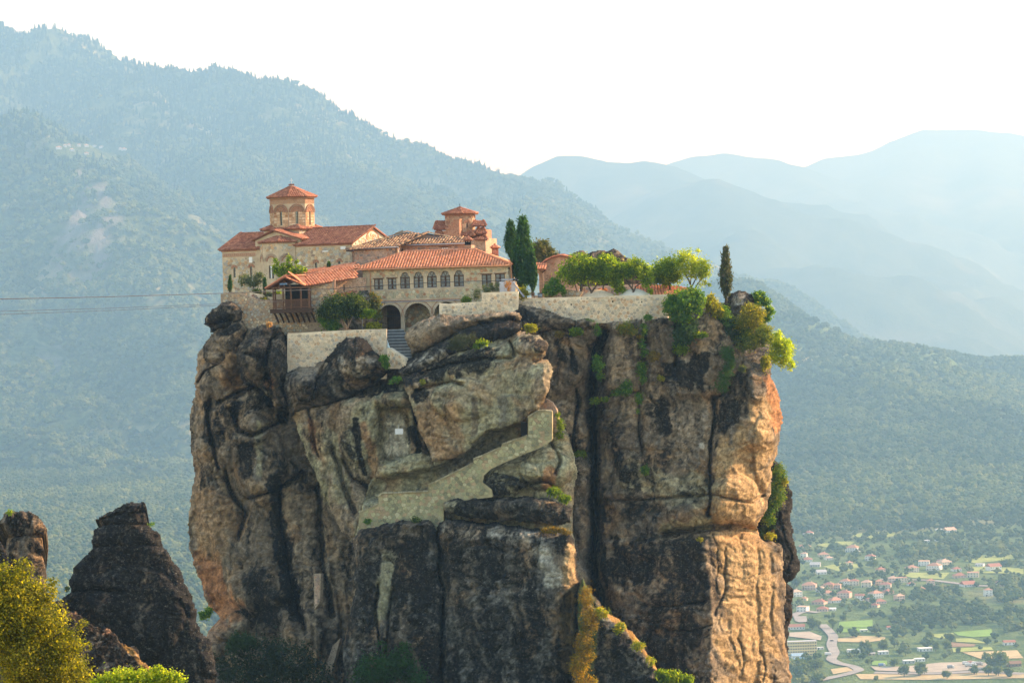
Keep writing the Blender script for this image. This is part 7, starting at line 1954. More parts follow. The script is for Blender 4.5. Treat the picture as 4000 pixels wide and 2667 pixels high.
s0 = np.array([(P(1343, 1136, 303) - fr[0]) @ fr[1], P(1343, 1136, 303)[2]]); s1 = np.array([(P(1350, 1112, 303) - fr[0]) @ fr[1], P(1350, 1112, 303)[2]])
wall_panel('wall', BH, fr, poly, [arch_poly(s0[0], s1[0], s0[1], s1[1])], .4, M_rubble2)
slit(BH, fr, s0[0], s1[0], s0[1], s1[1], 2)
q = MB().box(*(P(1215, 1200, 302)[0], P(1430, 1200, 302)[0]), 305.2, 309, P(1300, 1290, 303)[2], P(1300, 1092, 303)[2]); kid(q.build('inner_walls', M_dark), BH)
rf = Roof(BH, 'new', 91)
A, D_, E_, F_ = P(1184, 1118, 300.8), P(1392, 1084, 302.2), P(1400, 1036, 306.5), P(1191, 1077, 304)
A1, B1 = P(1184, 1118, 300.6), P(1265, 1111, 300.8)
rf.plane(A1, D_, E_, F_, .31, .37); rf.ridge(F_, E_, .05)
ap_, apb = P(1110, 1081, 298.2), P(1191, 1077, 304)
rf.plane(P(1188, 1114, 298.4), P(1196, 1113, 302.5), apb, ap_, .31, .37); rf.plane(P(1088, 1126, 303.5), P(1036, 1128, 298.4), ap_, apb, .31, .37)
rf.ridge(ap_, apb, .05); rf.ridge(P(1188, 1114, 298.4), ap_, .02); rf.ridge(P(1036, 1128, 298.4), ap_, .02)
rf.build()
rf = Roof(BH, 'new', 92)
rf.plane(P(1144, 1075, 306), P(1372, 1041, 308), P(1390, 1028, 311), P(1185, 1056, 309), .31, .37); rf.build('rear_roof')
q = MB(); vs = [P(1150, 1079, 306.2), P(1372, 1045, 308.2), P(1372, 1090, 308.2), P(1150, 1100, 306.2)]; vs += [v + np.array([0, .4, 0]) for v in vs]
q.add(vs, [(0, 1, 2, 3), (7, 6, 5, 4), (0, 4, 5, 1), (1, 5, 6, 2), (2, 6, 7, 3), (3, 7, 4, 0)]); kid(q.build('rear_wall', M_rubble), BH)
rf = Roof(BH, 'red', 93)
rf.plane(P(1262, 1183, 299.6), P(1330, 1162, 300.2), P(1395, 1134, 303.5), P(1320, 1150, 302.5), .31, .37); rf.build('lower_roof')
gutter(BH, P(1312, 1088, 302), P(1388, 1085, 302.1), M_copper, .07)
kid(MB().tube([P(1314, 1088, 302), P(1308, 1098, 301), P(1308, 1145, 301), P(1258, 1172, 300.4)], .05, 6).build('downpipe', M_copper, smooth=True), BH)
# balcony
Yb, Yk = 298.6, 301.6
m_ = MB(); z0 = P(1130, 1222, Yb)[2]; z1 = P(1130, 1207, Yb)[2]; xx0 = P(1057, 1210, Yb)[0]; xx1 = P(1219, 1205, Yb)[0]
deck = kid(MB().box(xx0, xx1, Yb, Yk, z1 - .12, z1).build('balcony_deck', M_darkwood), BH)
kid(MB().box(xx0 - .05, xx1 + .02, Yb - .12, Yb - .002, z1 - .42, z1 + .03).build('deck_beam', M_darkwood), deck)
for k in range(8):
    x = xx0 + .25 + k * (xx1 - xx0 - .5) / 7
    b = MB()
    pts = [(Yb + .3, z1 - .13), (Yb + 1.2, z1 - .45), (Yb + 2.0, z1 - .85), (Yk - .3, z1 - 1.35)]
    for i in range(3): b.bar((x + .12 * i, pts[i][0], pts[i][1] - .1), (x + .12 * (i + 1), pts[i + 1][0], pts[i + 1][1] - .1), .13, .2)
    kid(b.build('bracket', M_darkwood), BH)
zt_ = P(1130, 1126, Yb)[2]; zr_ = P(1130, 1171, Yb)[2]
posts = [P(p, 1200, Yb)[0] for p in (1069, 1107.5, 1137, 1176, 1207)]
for x in posts: kid(MB().box(x - .08, x + .08, Yb + .02, Yb + .18, z1, zt_).build('post', M_brownwood), BH)
for x in (posts[0], posts[-1]): kid(MB().box(x - .08, x + .08, Yk - .5, Yk - .34, z1, zt_).build('post', M_brownwood), BH)
rail = kid(MB().box(posts[0] - .1, posts[-1] + .12, Yb - .02, Yb + .08, zr_ - .05, zr_ + .06).build('handrail', M_brownwood), BH)
kid(MB().box(posts[0] - .1, posts[-1] + .12, Yb + .0, Yb + .08, z1 + .1, z1 + .19).build('bottom_rail', M_brownwood), BH)
nb = 32
bmsh = None
for k in range(nb):
    x = posts[0] + .1 + (posts[-1] - posts[0] - .1) * k / nb
    if bmsh is None:
        ob = MB().box(-.03, .03, -.02, .02, 0, zr_ - z1 - .2).build('baluster', M_brownwood); bmsh = ob.data
    else: ob = link('baluster', bmsh)
    ob.parent = rail; ob.location = (x, Yb + .04, z1 + .18)
m_ = MB().box(posts[0] - .2, posts[-1] + .15, Yb, Yb + .2, zt_ - .02, zt_ + .16)
m_.bar((P(1110, 1090, Yb)[0], Yb + .1, zt_ + .1), P(1110, 1084, Yb + .1), .14, .14)
for sx in (-1, 1): m_.bar((P(1110, 1090, Yb)[0] + sx * .7, Yb + .1, zt_ + .15), (P(1110, 1090, Yb)[0] + sx * .05, Yb + .1, zt_ + .75), .1, .1)
m_.bar(P(1036, 1130, 298.5), P(1110, 1083, 298.3), .12, .16); m_.bar(P(1188, 1116, 298.5), P(1110, 1083, 298.3), .12, .16)
kid(m_.build('roof_truss', M_brownwood), BH)
kid(MB().box(P(1094, 1108, 298.2)[0], P(1122, 1108, 298.2)[0], 297.6, 298.0, P(1100, 1113, 298)[2], P(1100, 1106, 298)[2]).build('hoist_drum', simple('blue_steel', (.10, .16, .24), .5, .2)), BH)
kid(MB().box(posts[1], xx1 - .4, Yk - .2, Yk + .1, z1, zt_ + .4).build('dark_opening', M_dark), BH)

# ---------------------------------------------------------------- walls of the plateau
def px_wall(name, pts, label, size, pal, seed, thick=.5, mat=None, most=300, gap=.02, h=.045, cap=True, aspect=1.2, holes=()):
    """Free wall: outline given as (px, py, Y); the two first points fix its plane."""
    fr, poly = quadwall(name, None, pts, None)
    o = bpy.data.objects.new(name, None); COL.objects.link(o); o.location = P(*pts[0]); tag(o, label, 'wall')
    hs = []
    for a, b, c, d, Y in holes:
        p0 = P(a, d, Y); p1 = P(c, b, Y); x0 = (p0 - fr[0]) @ fr[1]; x1 = (p1 - fr[0]) @ fr[1]
        hs.append([(x0, p0[2]), (x1, p0[2]), (x1, p1[2]), (x0, p1[2])])
    wall_panel('wall_body', o, fr, poly, hs, thick, mat or M_mortar)
    c = np.mean(poly, axis=0)
    lay_stones(o, fr, [tuple(c + (np.array(p) - c) * .985) for p in poly], [blk(hh, 1.3) for hh in hs], size, pal, seed, gap, h, aspect, most)
    for hq in hs:
        m = MB(); fbox(m, fr, hq[0][0] - .05, hq[1][0] + .05, hq[0][1] - .05, hq[2][1] + .05, -.5, -.35); kid(m.build('drain_back', M_dark), o)
    return o, fr, poly
Tw = px_wall('terrace_wall', [(1120, 1480, 297.6), (1510, 1480, 296.8), (1510, 1362, 296.8), (1510, 1285, 296.8), (1400, 1287, 297), (1250, 1295, 297.3), (1123, 1304, 297.6)], 'pale cobble terrace wall behind the dark hump, left of the steps', .36, 'terrace', 101)
W1 = Tw[1]
o, fr, poly = px_wall('terrace_return', [(1510, 1400, 296.8), (1514, 1400, 300.5), (1514, 1285, 300.5), (1510, 1285, 296.8)], 'narrow sunlit end of the terrace wall beside the steps', .4, 'terrace', 102)
px_wall('stepped_wall', [(1716, 1300, 299.5), (2024, 1300, 298.2), (2024, 1138, 298.2), (1882, 1143, 298.8), (1882, 1178, 298.8), (1750, 1186, 299.4), (1716, 1184, 299.5)], 'pale cobble wall stepping up below the long house windows', .35, 'terrace', 103)
px_wall('long_wall', [(2018, 1260, 300.6), (2608, 1262, 300.9), (2608, 1150, 300.9), (2300, 1159, 300.7), (2018, 1167, 300.6)], 'long pale cobble wall with drain holes below the orchard', .35, 'terrace', 104,
        holes=((2229, 1186, 2234, 1193, 300.7), (2391, 1174, 2397, 1181, 300.8), (2505, 1176, 2510, 1183, 300.8), (2341, 1214, 2344, 1219, 300.7)))
px_wall('retaining_wall', [(905, 1300, 302.2), (1212, 1330, 301.7), (1212, 1165, 301.7), (1060, 1172, 302), (1000, 1168, 302.1), (945, 1148, 302.2), (905, 1142, 302.2), (890, 1142, 302.2)], 'old brownish rubble wall under the timber balcony', .32, 'church', 105, mat=M_rubble, h=.025, gap=.04)
px_wall('church_foot_wall', [(862, 1240, 305.5), (960, 1240, 305), (960, 1146, 305), (862, 1148, 305.5)], 'rough rubble footing under the church corner at the far left', .32, 'church', 106, mat=M_rubble, h=.025, most=60)
px_wall('flower_bed_wall', [(975, 1180, 303.5), (1068, 1180, 303.2), (1068, 1162, 303.2), (975, 1140, 303.5)], 'low grey wall of the flower bed left of the balcony', .3, 'old', 107, most=40)
# small boulders' wall right of the mound, garden wall, stair parapet
px_wall('garden_wall', [(2195, 1162, 302.5), (2262, 1166, 301.5), (2275, 1140, 301.5), (2200, 1128, 302.5)], 'low sunlit brown garden wall between the orchard trees', .3, 'church', 108, mat=M_rubble, most=40)
px_wall('back_wall', [(2270, 1165, 312), (2520, 1165, 312), (2520, 1108, 312), (2270, 1120, 312)], 'pinkish rubble wall at the back of the orchard', .36, 'old', 109, mat=M_mortar3, most=120)
# steps down from the arcade
M_riser = simple('dark_riser', (.17, .17, .165), .9, .2, 3)
st = empty('stone_steps', P(1545, 1350, 300), 0, 'flight of grey slate steps leading down from the arcade', 'steps')
NS = 11
for k in range(NS):
    t_ = k / (NS - 1); py = 1287 + t_ * 120; Y = 304.6 - 9.2 * t_
    xl_ = P(1510 + 42 * t_ ** 1.6, py, Y)[0]; xr2 = P(1568 + (28 * min(1, t_ * 3)) * .5 + 18 * t_, py, Y)[0]
    z = P(1540, py, Y)[2]
    rg = np.random.RandomState(k)
    sl = 0
    stp = MB().box(xl_, xr2 + .3, Y - .35, Y + .9, z - .42, z - .115).build('riser', M_riser); kid(stp, st)
    x = xl_
    while x < xr2 + .29:
        w_ = min(rg.uniform(.6, 1.3), xr2 + .3 - x)
        if w_ < .15: break
        kid(MB().box(x + .008, x + w_ - .008, Y - .42, Y + .88, z - .11, z).build('slab', M_slate), st); x += w_
px_wall('step_parapet', [(1512, 1440, 295.4), (1590, 1440, 293.4), (1578, 1398, 293.6), (1519, 1358, 295.2), (1512, 1360, 295.4)], 'pale sloping parapet on the left of the slate steps', .35, 'terrace', 110, most=40)
# parapet of the path cut across the cliff
px_wall('path_wall', [(1403, 2070, 291.9), (1733, 2070, 290.8), (1733, 1962, 290.8), (1791, 1957, 290.6), (1925, 1940, 290.2), (1921, 1911, 290.2), (1885, 1884, 290.3), (1889, 1857, 290.3), (1916, 1832, 290.2), (1970, 1806, 290), (2014, 1788, 289.9), (2068, 1765, 289.7), (2104, 1752, 289.6), (2153, 1722, 289.4), (2157, 1714, 289.4), (2157, 1606, 289.4), (2105, 1603, 289.5), (2062, 1628, 289.6), (2062, 1700, 289.6), (1985, 1726, 289.9), (1962, 1735, 290), (1955, 1748, 290), (1850, 1793, 290.4), (1848, 1808, 290.4), (1700, 1882, 290.8), (1673, 1892, 290.9), (1673, 1918, 290.9), (1560, 1925, 291.3), (1495, 1926, 291.5), (1478, 1938, 291.6), (1478, 1968, 291.6), (1403, 2000, 291.9)],
        'pale greenish rubble wall climbing diagonally across the cliff face', .40, 'stair', 111, thick=.8, mat=simple('greenish_mortar', (.34, .28, .15), .95, .42, .9, bump=.6))
cq = [(2157, 1606, 289.4), (2105, 1603, 289.5), (2062, 1628, 289.6), None, (2062, 1700, 289.6), (1962, 1735, 290), None, (1955, 1748, 290), (1850, 1793, 290.4), None, (1848, 1808, 290.4), (1700, 1882, 290.8), (1673, 1892, 290.9), None, (1673, 1918, 290.9), (1495, 1926, 291.5), (1478, 1938, 291.6), None, (1478, 1968, 291.6), (1403, 2000, 291.9)]
PWALL = bpy.data.objects['path_wall']; rg = np.random.RandomState(31)
for a, b in zip(cq[:-1], cq[1:]):
    if a is None or b is None: continue
    A, B = P(*a), P(*b); L = np.linalg.norm(B - A); n = max(1, int(L / .5))
    for k in range(n):
        t0, t1 = (k + .04) / n, (k + .96) / n
        m_ = MB().bar(A + (B - A) * t0 + [0, .3, rg.uniform(-.02, .05)], A + (B - A) * t1 + [0, .3, rg.uniform(-.02, .05)], .85, .14); ob = kid(m_.build('coping_stone', M_stone), PWALL)
        ob.data.attributes.new('Col', 'FLOAT_COLOR', 'POINT').data.foreach_set('color', np.tile(np.append(np.array((.34, .29, .18)) * rg.uniform(.6, 1.2), 1), 8).astype(np.float32))
m_ = MB(); vs = [P(2035, 1650, 291.4), P(2060, 1650, 291.4), P(2060, 1705, 291.4), P(2035, 1705, 291.4)]; vs += [v + np.array([0, .4, 0]) for v in vs]
m_.add(vs, [(0, 1, 2, 3), (7, 6, 5, 4), (0, 4, 5, 1), (1, 5, 6, 2), (2, 6, 7, 3), (3, 7, 4, 0)])
tag(m_.build('cave_door', M_dark), 'dark doorway opening at the top of the cliff path', 'door')
rw = px_wall('round_parapet', [(2112, 1668, 292.4), (2186, 1668, 291.8), (2184, 1640, 291.8), (2176, 1600, 292), (2160, 1572, 292.2), (2135, 1556, 292.4), (2112, 1560, 292.4)], 'small rounded brown parapet behind the top of the cliff path', .32, 'old', 112, mat=M_rubble2, most=60)
px_wall('low_path_wall', [(1228, 2380, 293), (1250, 2350, 292.6), (1256, 2240, 292.6), (1228, 2240, 293)], 'little pinkish wall stub in the cleft left of the buttress', .3, 'old', 113, most=30, mat=M_rubble)
m_ = MB(); vs = [P(1272, 2600, 291), P(1300, 2520, 291), P(1330, 2490, 291), P(1290, 2640, 291)]; vs += [v + np.array([.2, .8, -.2]) for v in vs]
m_.add(vs, [(0, 1, 2, 3), (7, 6, 5, 4), (0, 4, 5, 1), (1, 5, 6, 2), (2, 6, 7, 3), (3, 7, 4, 0)]); tag(m_.build('path_step', M_rubble), 'slanting grey path step low in the cleft beside the buttress', 'step')
m_ = MB(); a = P(1543, 1674, 293.4); b = P(1575, 1695, 293.4); m_.box(a[0], b[0], a[1] - .06, a[1], b[2], a[2])
m_.bar(((a[0] + b[0]) / 2 - .05, a[1] - .03, a[2]), ((a[0] + b[0]) / 2 - .05, a[1] - .03, a[2] + .35), .05)
tag(m_.build('white_sign', M_white), 'small blank white sign board on the pale cliff patch', 'sign')

# courtyards
def level(name, pts, z, mat, label):
    W = [P(a, b, Y) for a, b, Y in pts]; me = mesh_np(name, [(w[0], w[1], z) for w in W] + [(w[0], w[1], z - 3) for w in W], [list(range(len(W)))] + [[i, (i + 1) % len(W), len(W) + (i + 1) % len(W), len(W) + i] for i in range(len(W))], mat)
    return tag(link(name, me), label, 'ground', kind='structure')
level('courtyard', [(2016, 1160, 301.1), (2606, 1150, 301.4), (2640, 1150, 318), (2560, 1130, 342), (1500, 1130, 342), (1500, 1150, 321), (2000, 1150, 312)], P(2100, 1163, 299)[2] - .02, M_grave, 'pale gravel courtyard behind the long wall')
level('terrace', [(1124, 1290, 297.9), (1508, 1290, 297.2), (1508, 1290, 304), (1124, 1290, 304)], P(1400, 1290, 300)[2] - .02, M_rubble, 'upper terrace ground behind the pale wall')
level('church_ground', [(868, 1150, 305.6), (975, 1150, 305.2), (1070, 1150, 303.4), (1240, 1150, 303.4), (1300, 1150, 330), (868, 1150, 330)], P(1000, 1148, 305)[2] - .1, M_grave, 'church yard ground at the cliff edge')
level('upper_path', [(1716, 1190, 299.8), (2020, 1150, 299.2), (2040, 1150, 312), (1716, 1190, 304.6)], P(1800, 1186, 300)[2] - .25, M_rubble, 'path ground behind the stepped wall')
# ---------------------------------------------------------------- chapel and yard things on the right
CP = Frame(2111, 1150, 316, R(-6))
chap = empty('orchard_chapel', CP.w(2, 2, 0), 0, 'small brick chapel with curved tiled gable and porch beside the cypresses', 'chapel')
def cp(px, py, dy=0.0): return CP.uv(px, py, dy)
fc = CP.face(0, 0)
g = [cp(a, b) for a, b in ((2111, 1165), (2262, 1165), (2262, 1040), (2250, 1020), (2220, 1006), (2188, 1001), (2155, 1008), (2130, 1022), (2112, 1042))]
wall_panel('gable_wall', chap, fc, g, [], .4, M_rubble2)
rf = Roof(chap, 'new', 95)
ar = [cp(a, b) for a, b in ((2106, 1042), (2128, 1020), (2155, 1005), (2188, 997), (2222, 1002), (2252, 1016), (2270, 1040))]
for i in range(len(ar) - 1):
    p, q = ar[i], ar[i + 1]
    lo, hi = (p, q) if p[1] < q[1] else (q, p)
    if p[1] < q[1]: rf.plane(CP.w(p[0], 4.5, p[1]), CP.w(p[0], -.3, p[1]), CP.w(q[0], -.3, q[1]), CP.w(q[0], 4.5, q[1]), .27, .3)
    else: rf.plane(CP.w(q[0], -.3, q[1]), CP.w(q[0], 4.5, q[1]), CP.w(p[0], 4.5, p[1]), CP.w(p[0], -.3, p[1]), .27, .3)
    rf.ridge(CP.w(p[0], -.3, p[1]), CP.w(q[0], -.3, q[1]), .0, .3, .8)
rf.build()
ct = CP.w(cp(2186, 997)[0], .1, cp(2186, 994)[1])
m_ = MB().bar(ct, ct + [0, 0, .5], .04); m_.bar(ct + [-.13, 0, .32], ct + [.13, 0, .32], .04); m_.bar(ct + [-.09, 0, .2], ct + [.09, 0, .2], .04); kid(m_.build('cross', M_iron), chap)
for (px, pt, pb, r) in ((2147, 1030, 1040, .55), (2190, 1018, 1028, .9)):
    c = cp(px, pb); voussoirs(chap, fc, c[0], c[1], r - .16, r, 12, M_tile if False else M_brickwall, .16, name='hood_tile')
for (px, py) in ((2150, 1082), (2190, 1078)):
    c = cp(px, py); kid((lambda mb: (fbox(mb, fc, c[0] - .08, c[0] + .08, c[1] - .25, c[1] + .25, -.02, .03), mb)[1])(MB()).build('niche', M_brickwall), chap)
m_ = MB()
for k in range(6): c = cp(2145, 1105 + k * 4); fbox(m_, fc, c[0] - .5, c[0] + .5, c[1], c[1] + .05, -.02, .04)
kid(m_.build('brick_courses', M_brickwall), chap)
pf = CP.face(0, -2.2)
p0 = cp(2086, 1150, -2.2); p1 = cp(2122, 1150, -2.2); pz = cp(2100, 1048, -2.2)[1]
ac = cp(2100, 1100, -2.2)
wall_panel('porch_wall', chap, pf, [(p0[0] - .3, -.5), (p1[0], -.5), (p1[0], pz), (p0[0] - .3, pz)], [arch_poly(p0[0] - .15, p0[0] + .62, -.1, cp(2095, 1064, -2.2)[1])], .5, M_mortar2)
voussoirs(chap, pf, p0[0] + .235, cp(2095, 1064, -2.2)[1] - .385, .40, .58, 13, M_brickwall, .05)
wall_panel('porch_wall', chap, CP.face(p1[0], -2.2, R(90)), [(0, -.5), (2.2, -.5), (2.2, pz), (0, pz)], [], .4, M_rubble2)
rf = Roof(chap, 'new', 96)
rf.plane(CP.w(p0[0] - .5, -2.7, pz - .05), CP.w(p1[0] + .5, -2.7, pz - .1), CP.w(p1[0] + .3, 0, pz + .6), CP.w(p0[0] - .5, 0, pz + .6), .28, .34); rf.build('porch_roof')
m_ = MB(); m_.bar(CP.w(p1[0] + .25, -2.5, pz - .2), CP.w(p1[0] + .25, 0, pz + .1), .14, .2); m_.bar(CP.w(p1[0] + .4, -2.5, pz - .18), CP.w(p1[0] - .1, -2.1, pz - .55), .1, .12); kid(m_.build('eave_bracket', M_darkwood), chap)
# low building with the orange roof at the right end
low = empty('low_building', P(2590, 1150, 306), 0, 'low building with a bright orange tiled roof right of the orchard', 'building')
rf = Roof(low, 'new', 97)
rf.plane(P(2486, 1150, 303), P(2606, 1150, 303), P(2602, 1112, 306.5), P(2478, 1118, 306.5), .31, .36)
rf.plane(P(2606, 1152, 302.8), P(2700, 1146, 304), P(2690, 1128, 306), P(2602, 1112, 306.5), .31, .36); rf.ridge(P(2604, 1152, 302.8), P(2602, 1112, 306.5), .04); rf.build()
m_ = MB().box(P(2490, 1150, 304)[0], P(2690, 1150, 304)[0], 303.6, 308, P(2600, 1190, 304)[2], P(2600, 1152, 304)[2] - .15); kid(m_.build('wall', M_rubble), low)
m_ = MB(); rg = np.random.RandomState(3)
# plastered cistern domes
def mound(px, py, w, h, Y, label, mat):
    c = P(px, py, Y); n = 20; V = [(c[0], c[1], c[2] + h)]; F = []
    rg = np.random.RandomState(int(px))
    for i in range(1, 7):
        for k in range(n):
            a = 6.283 * k / n; r = i / 6
            V.append((c[0] + w * r * math.cos(a), c[1] + 1.6 * r * math.sin(a), c[2] + h * (math.cos(r * 1.5) ** 1.1 if r < 1 else -.2) + rg.uniform(-.02, .02)))
    for k in range(n): F.append([0, 1 + k, 1 + (k + 1) % n])
    for i in range(5):
        for k in range(n): a = 1 + i * n + k; b = 1 + i * n + (k + 1) % n; F.append([a, a + n, b + n, b])
    return tag(link('plaster_mound', mesh_np('plaster_mound', V, F, mat, True)), label, 'mound')
mound(2335, 1158, 2.0, .75, 302.2, 'sand coloured plastered mound with red jars under the orchard trees', M_grave)
mound(2478, 1156, 1.9, .8, 302.4, 'whiter plastered mound right of the forked orchard tree', simple('white_plaster', (.62, .57, .48), .95, .1, 4, bump=.3))
for px_, l_ in ((2346, 'left terracotta jar lying on the sand coloured mound'), (2362, 'right terracotta jar lying on the sand coloured mound')):
    c = P(px_, 1133, 302.4); m_ = MB().tube([c + [-.3, 0, 0], c + [-.2, 0, 0], c + [.1, .1, 0], c + [.3, .15, 0]], [.1, .2, .24, .12], 10); tag(m_.build('clay_jar', simple('terracotta', (.48, .17, .07), .8, .15), smooth=True), l_, 'jar')
# bin, bench, cable hut, beam
c = P(2110, 1163, 300.6); b = empty('litter_bin', c, 0, 'round grey litter bin behind the long wall', 'bin')
kid(MB().tube([c, c + [0, 0, .45]], [.24, .27], 12).build('bin_body', simple('grey_plastic', (.20, .22, .24), .5, .1), smooth=True), b)
kid(MB().tube([c + [0, 0, .45], c + [0, 0, .53]], [.3, .29], 12).build('bin_rim', M_iron), b)
c = P(2072, 1164, 300.8); b = empty('garden_bench', c, 0, 'small wooden bench left of the litter bin', 'bench')
kid(MB().box(c[0] - .5, c[0] + .5, c[1] - .15, c[1] + .15, c[2] + .3, c[2] + .36).build('seat', M_brownwood), b)
kid(MB().box(c[0] - .5, c[0] + .5, c[1] + .12, c[1] + .16, c[2] + .42, c[2] + .55).build('backrest', M_brownwood), b)
for sx in (-.42, .38):
    kid(MB().box(c[0] + sx, c[0] + sx + .06, c[1] - .12, c[1] + .14, c[2] - .05, c[2] + .3).build('leg', M_brownwood), b)
h0 = P(1952, 1142, 300); h1 = P(2013, 1099, 300)
hut = empty('cable_hut', h0, 0, 'pale grey cable station box in front of the right windows', 'hut')
kid(MB().box(h0[0], h1[0], 300, 301.4, h0[2] - .4, h1[2]).build('body', simple('light_grey_panel', (.52, .53, .56), .6, .06)), hut)
for k in (1, 2): kid(MB().box(h0[0] + (h1[0] - h0[0]) * k / 3 - .012, h0[0] + (h1[0] - h0[0]) * k / 3 + .012, 299.985, 300.0, h0[2] - .3, h1[2]).build('panel_joint', M_zinc), hut)
m_ = MB(); z_ = h1[2]
m_.box(h0[0] - .3, h1[0] + .35, 300.2, 300.5, z_ + .1, z_ + .2); m_.box(h0[0] + .2, h1[0] + .2, 300.2, 300.6, z_ + .2, z_ + .32)
for x in (h0[0] + .2, h1[0] - .5): m_.box(x, x + .06, 300.25, 300.35, z_, z_ + .12)
kid(m_.build('cable_frame', M_zinc), hut)
for x in (h1[0] - .15, h1[0] + .12): 
    m_ = MB().tube([(x, 300.1, z_ + .18), (x, 300.22, z_ + .18)], .13, 12); kid(m_.build('pulley', M_iron), hut)
a, b_ = P(2001, 1100, 299.8), P(2048, 1160, 299.6); tag(MB().bar(a, b_, .09, .16).build('slanted_beam', simple('grey_steel', (.36, .36, .38), .5, .1)), 'slanted grey steel beam beside the cable station box', 'beam')
# cables
M_cable = simple('steel_cable', (.045, .045, .05), .7, .2)
for k, (p, l_) in enumerate((([(-300, 1172, 180), (0, 1168, 205), (400, 1160, 240), (862, 1146, 285), (1300, 1128, 297), (1700, 1102, 299.2), (1960, 1096, 300)], 'thick hoist cable crossing in front of the long house windows'),
                            ([(-300, 1222, 180), (0, 1216, 205), (400, 1205, 250), (860, 1187, 290), (1110, 1172, 298.4)], 'upper of the two thin cables left of the cliff'),
                            ([(-300, 1236, 180), (0, 1228, 205), (400, 1214, 250), (860, 1193, 290), (1112, 1176, 298.4)], 'lower of the two thin cables left of the cliff'))):
    pts = [Vector(P(*q)) for q in p]
    tag(MB().tube(pts, [0.036 if k == 0 else 0.02] * len(pts), 6).build('hoist_cable', M_cable), l_, 'cable')
# ---------------------------------------------------------------- plants on and around the rock
M_bark = simple('bark', (0.09, 0.065, 0.045), .95, .4, 9, bump=.5)
M_bark2 = simple('pale_bark', (0.24, 0.17, 0.11), .9, .3, 9, bump=.4)
L_bright = leaf_mat('bright_leaf', (0.03, 0.075, 0.006), (0.11, 0.18, 0.012), .5, (0.28, 0.34, 0.02))
L_dark = leaf_mat('dark_leaf', (0.010, 0.028, 0.005), (0.03, 0.06, 0.008), .25, (0.15, 0.18, 0.015))
L_cyp = leaf_mat('cypress_leaf', (0.015, 0.048, 0.012), (0.03, 0.085, 0.016), .25, (0.05, 0.12, 0.018))
L_olive = leaf_mat('grey_leaf', (0.06, 0.085, 0.045), (0.12, 0.15, 0.08), .3)
L_yel = leaf_mat('yellow_leaf', (0.06, 0.09, 0.01), (0.19, 0.20, 0.015), .4, (0.38, 0.35, 0.03))
L_pine = leaf_mat('pine_needle', (0.04, 0.06, 0.02), (0.10, 0.11, 0.035), .25, (0.22, 0.19, 0.07))
L_orng = leaf_mat('orange_moss', (0.07, 0.07, 0.01), (0.18, 0.13, 0.012), .25, (0.28, 0.17, 0.015))
L_fig = leaf_mat('fig_leaf', (0.03, 0.085, 0.018), (0.07, 0.16, 0.02), .35, (0.22, 0.30, 0.03))
L_flow = leaf_mat('orange_flower', (0.30, 0.13, 0.02), (0.45, 0.22, 0.03), .1)

def leaves(blobs, Y, n, leaf, seed, clump=.35, K=60, shell=.55, up=0.0, stretch=1.0, spread=1.0, tall=1.0):
    """Leaf quads in clumps spread through ellipsoids given in pixels (px, py, rx, ry[, depth shift])."""
    rg = np.random.RandomState(seed)
    w = np.array([b[2] * b[3] for b in blobs], float); w /= w.sum()
    cen = []; out = []; size = []
    for b, q in zip(blobs, w):
        Yb = Y + (b[4] if len(b) > 4 else 0); m = Yb / FPX
        c0 = P(b[0], b[1], Yb)
        k = max(3, int(K * q * len(blobs) ** 0.3))
        d = rg.normal(size=(k, 3)); d /= np.linalg.norm(d, axis=1)[:, None]
        r = rg.uniform(shell, 1.0, k) ** (1 / 1.6)
        off = d * r[:, None] * np.array([b[2] * m, min(b[2], b[3] * 1.5) * m * spread, b[3] * m])
        cen.append(c0 + off); out.append(d); size.append(np.full(k, (b[2] * b[3]) ** .5 * m))
    cen = np.concatenate(cen); out = np.concatenate(out); size = np.concatenate(size)
    k = len(cen)
    crnd = rg.rand(k)
    pk = rg.choice(k, n, p=size ** 1.0 / (size ** 1.0).sum())
    g = rg.normal(size=(n, 3)) * np.array([1, 1, tall])
    pos = cen[pk] + g * (clump * size[pk])[:, None] * rg.uniform(.5, 1.2, (n, 1))
    nrm = rg.normal(size=(n, 3)) * .8 + out[pk] * .8 + np.array([0, 0, .5]); nrm /= np.linalg.norm(nrm, axis=1)[:, None]
    t = rg.normal(size=(n, 3)) + np.array([0, 0, up]); t -= nrm * (t * nrm).sum(1)[:, None]; t /= np.linalg.norm(t, axis=1)[:, None]
    b = np.cross(nrm, t)
    s = leaf * rg.uniform(.6, 1.3, (n, 1))
    t = t * s * stretch; b = b * s * .62
    V = np.stack([pos - t, pos + b * .9 + nrm * s * .12, pos + t, pos - b * .9 + nrm * s * .12], 1).reshape(-1, 3)
    F = np.arange(4 * n).reshape(n, 4)
    r = np.clip(.55 * crnd[pk] + .5 * rg.rand(n), 0, 1)
    return V, F, np.repeat(r, 4)

def plant(name, label, cat, blobs, Y, n, leaf, mat, seed, trunk=(), bark=None, group=None, crown='crown', **k):
    """A plant with a leafy crown and, where it shows, trunk and limbs: trunk = lists of (px, py, radius m[, depth shift])."""
    b0 = P(*(trunk[0][0][:2] if trunk else (blobs[0][0], blobs[0][1] + blobs[0][3])), Y)
    V, F, r = leaves(blobs, Y, n, leaf, seed, **k)
    me = mesh_np(crown, V, F, mat, False, {'rnd': r})
    if not trunk:
        return tag(link(name, me), label, cat, group)
    root = empty(name, b0, 0, label, cat, group)
    kid(link(crown, me), root)
    mb = MB()
    for ln in trunk:
        mb.tube([P(q[0], q[1], Y + (q[3] if len(q) > 3 else 0)) for q in ln], [q[2] for q in ln], 7)
    kid(mb.build('trunk', bark or M_bark, smooth=True), root)
    return root

def core(par, blobs, Y, sh, mat):
    pass

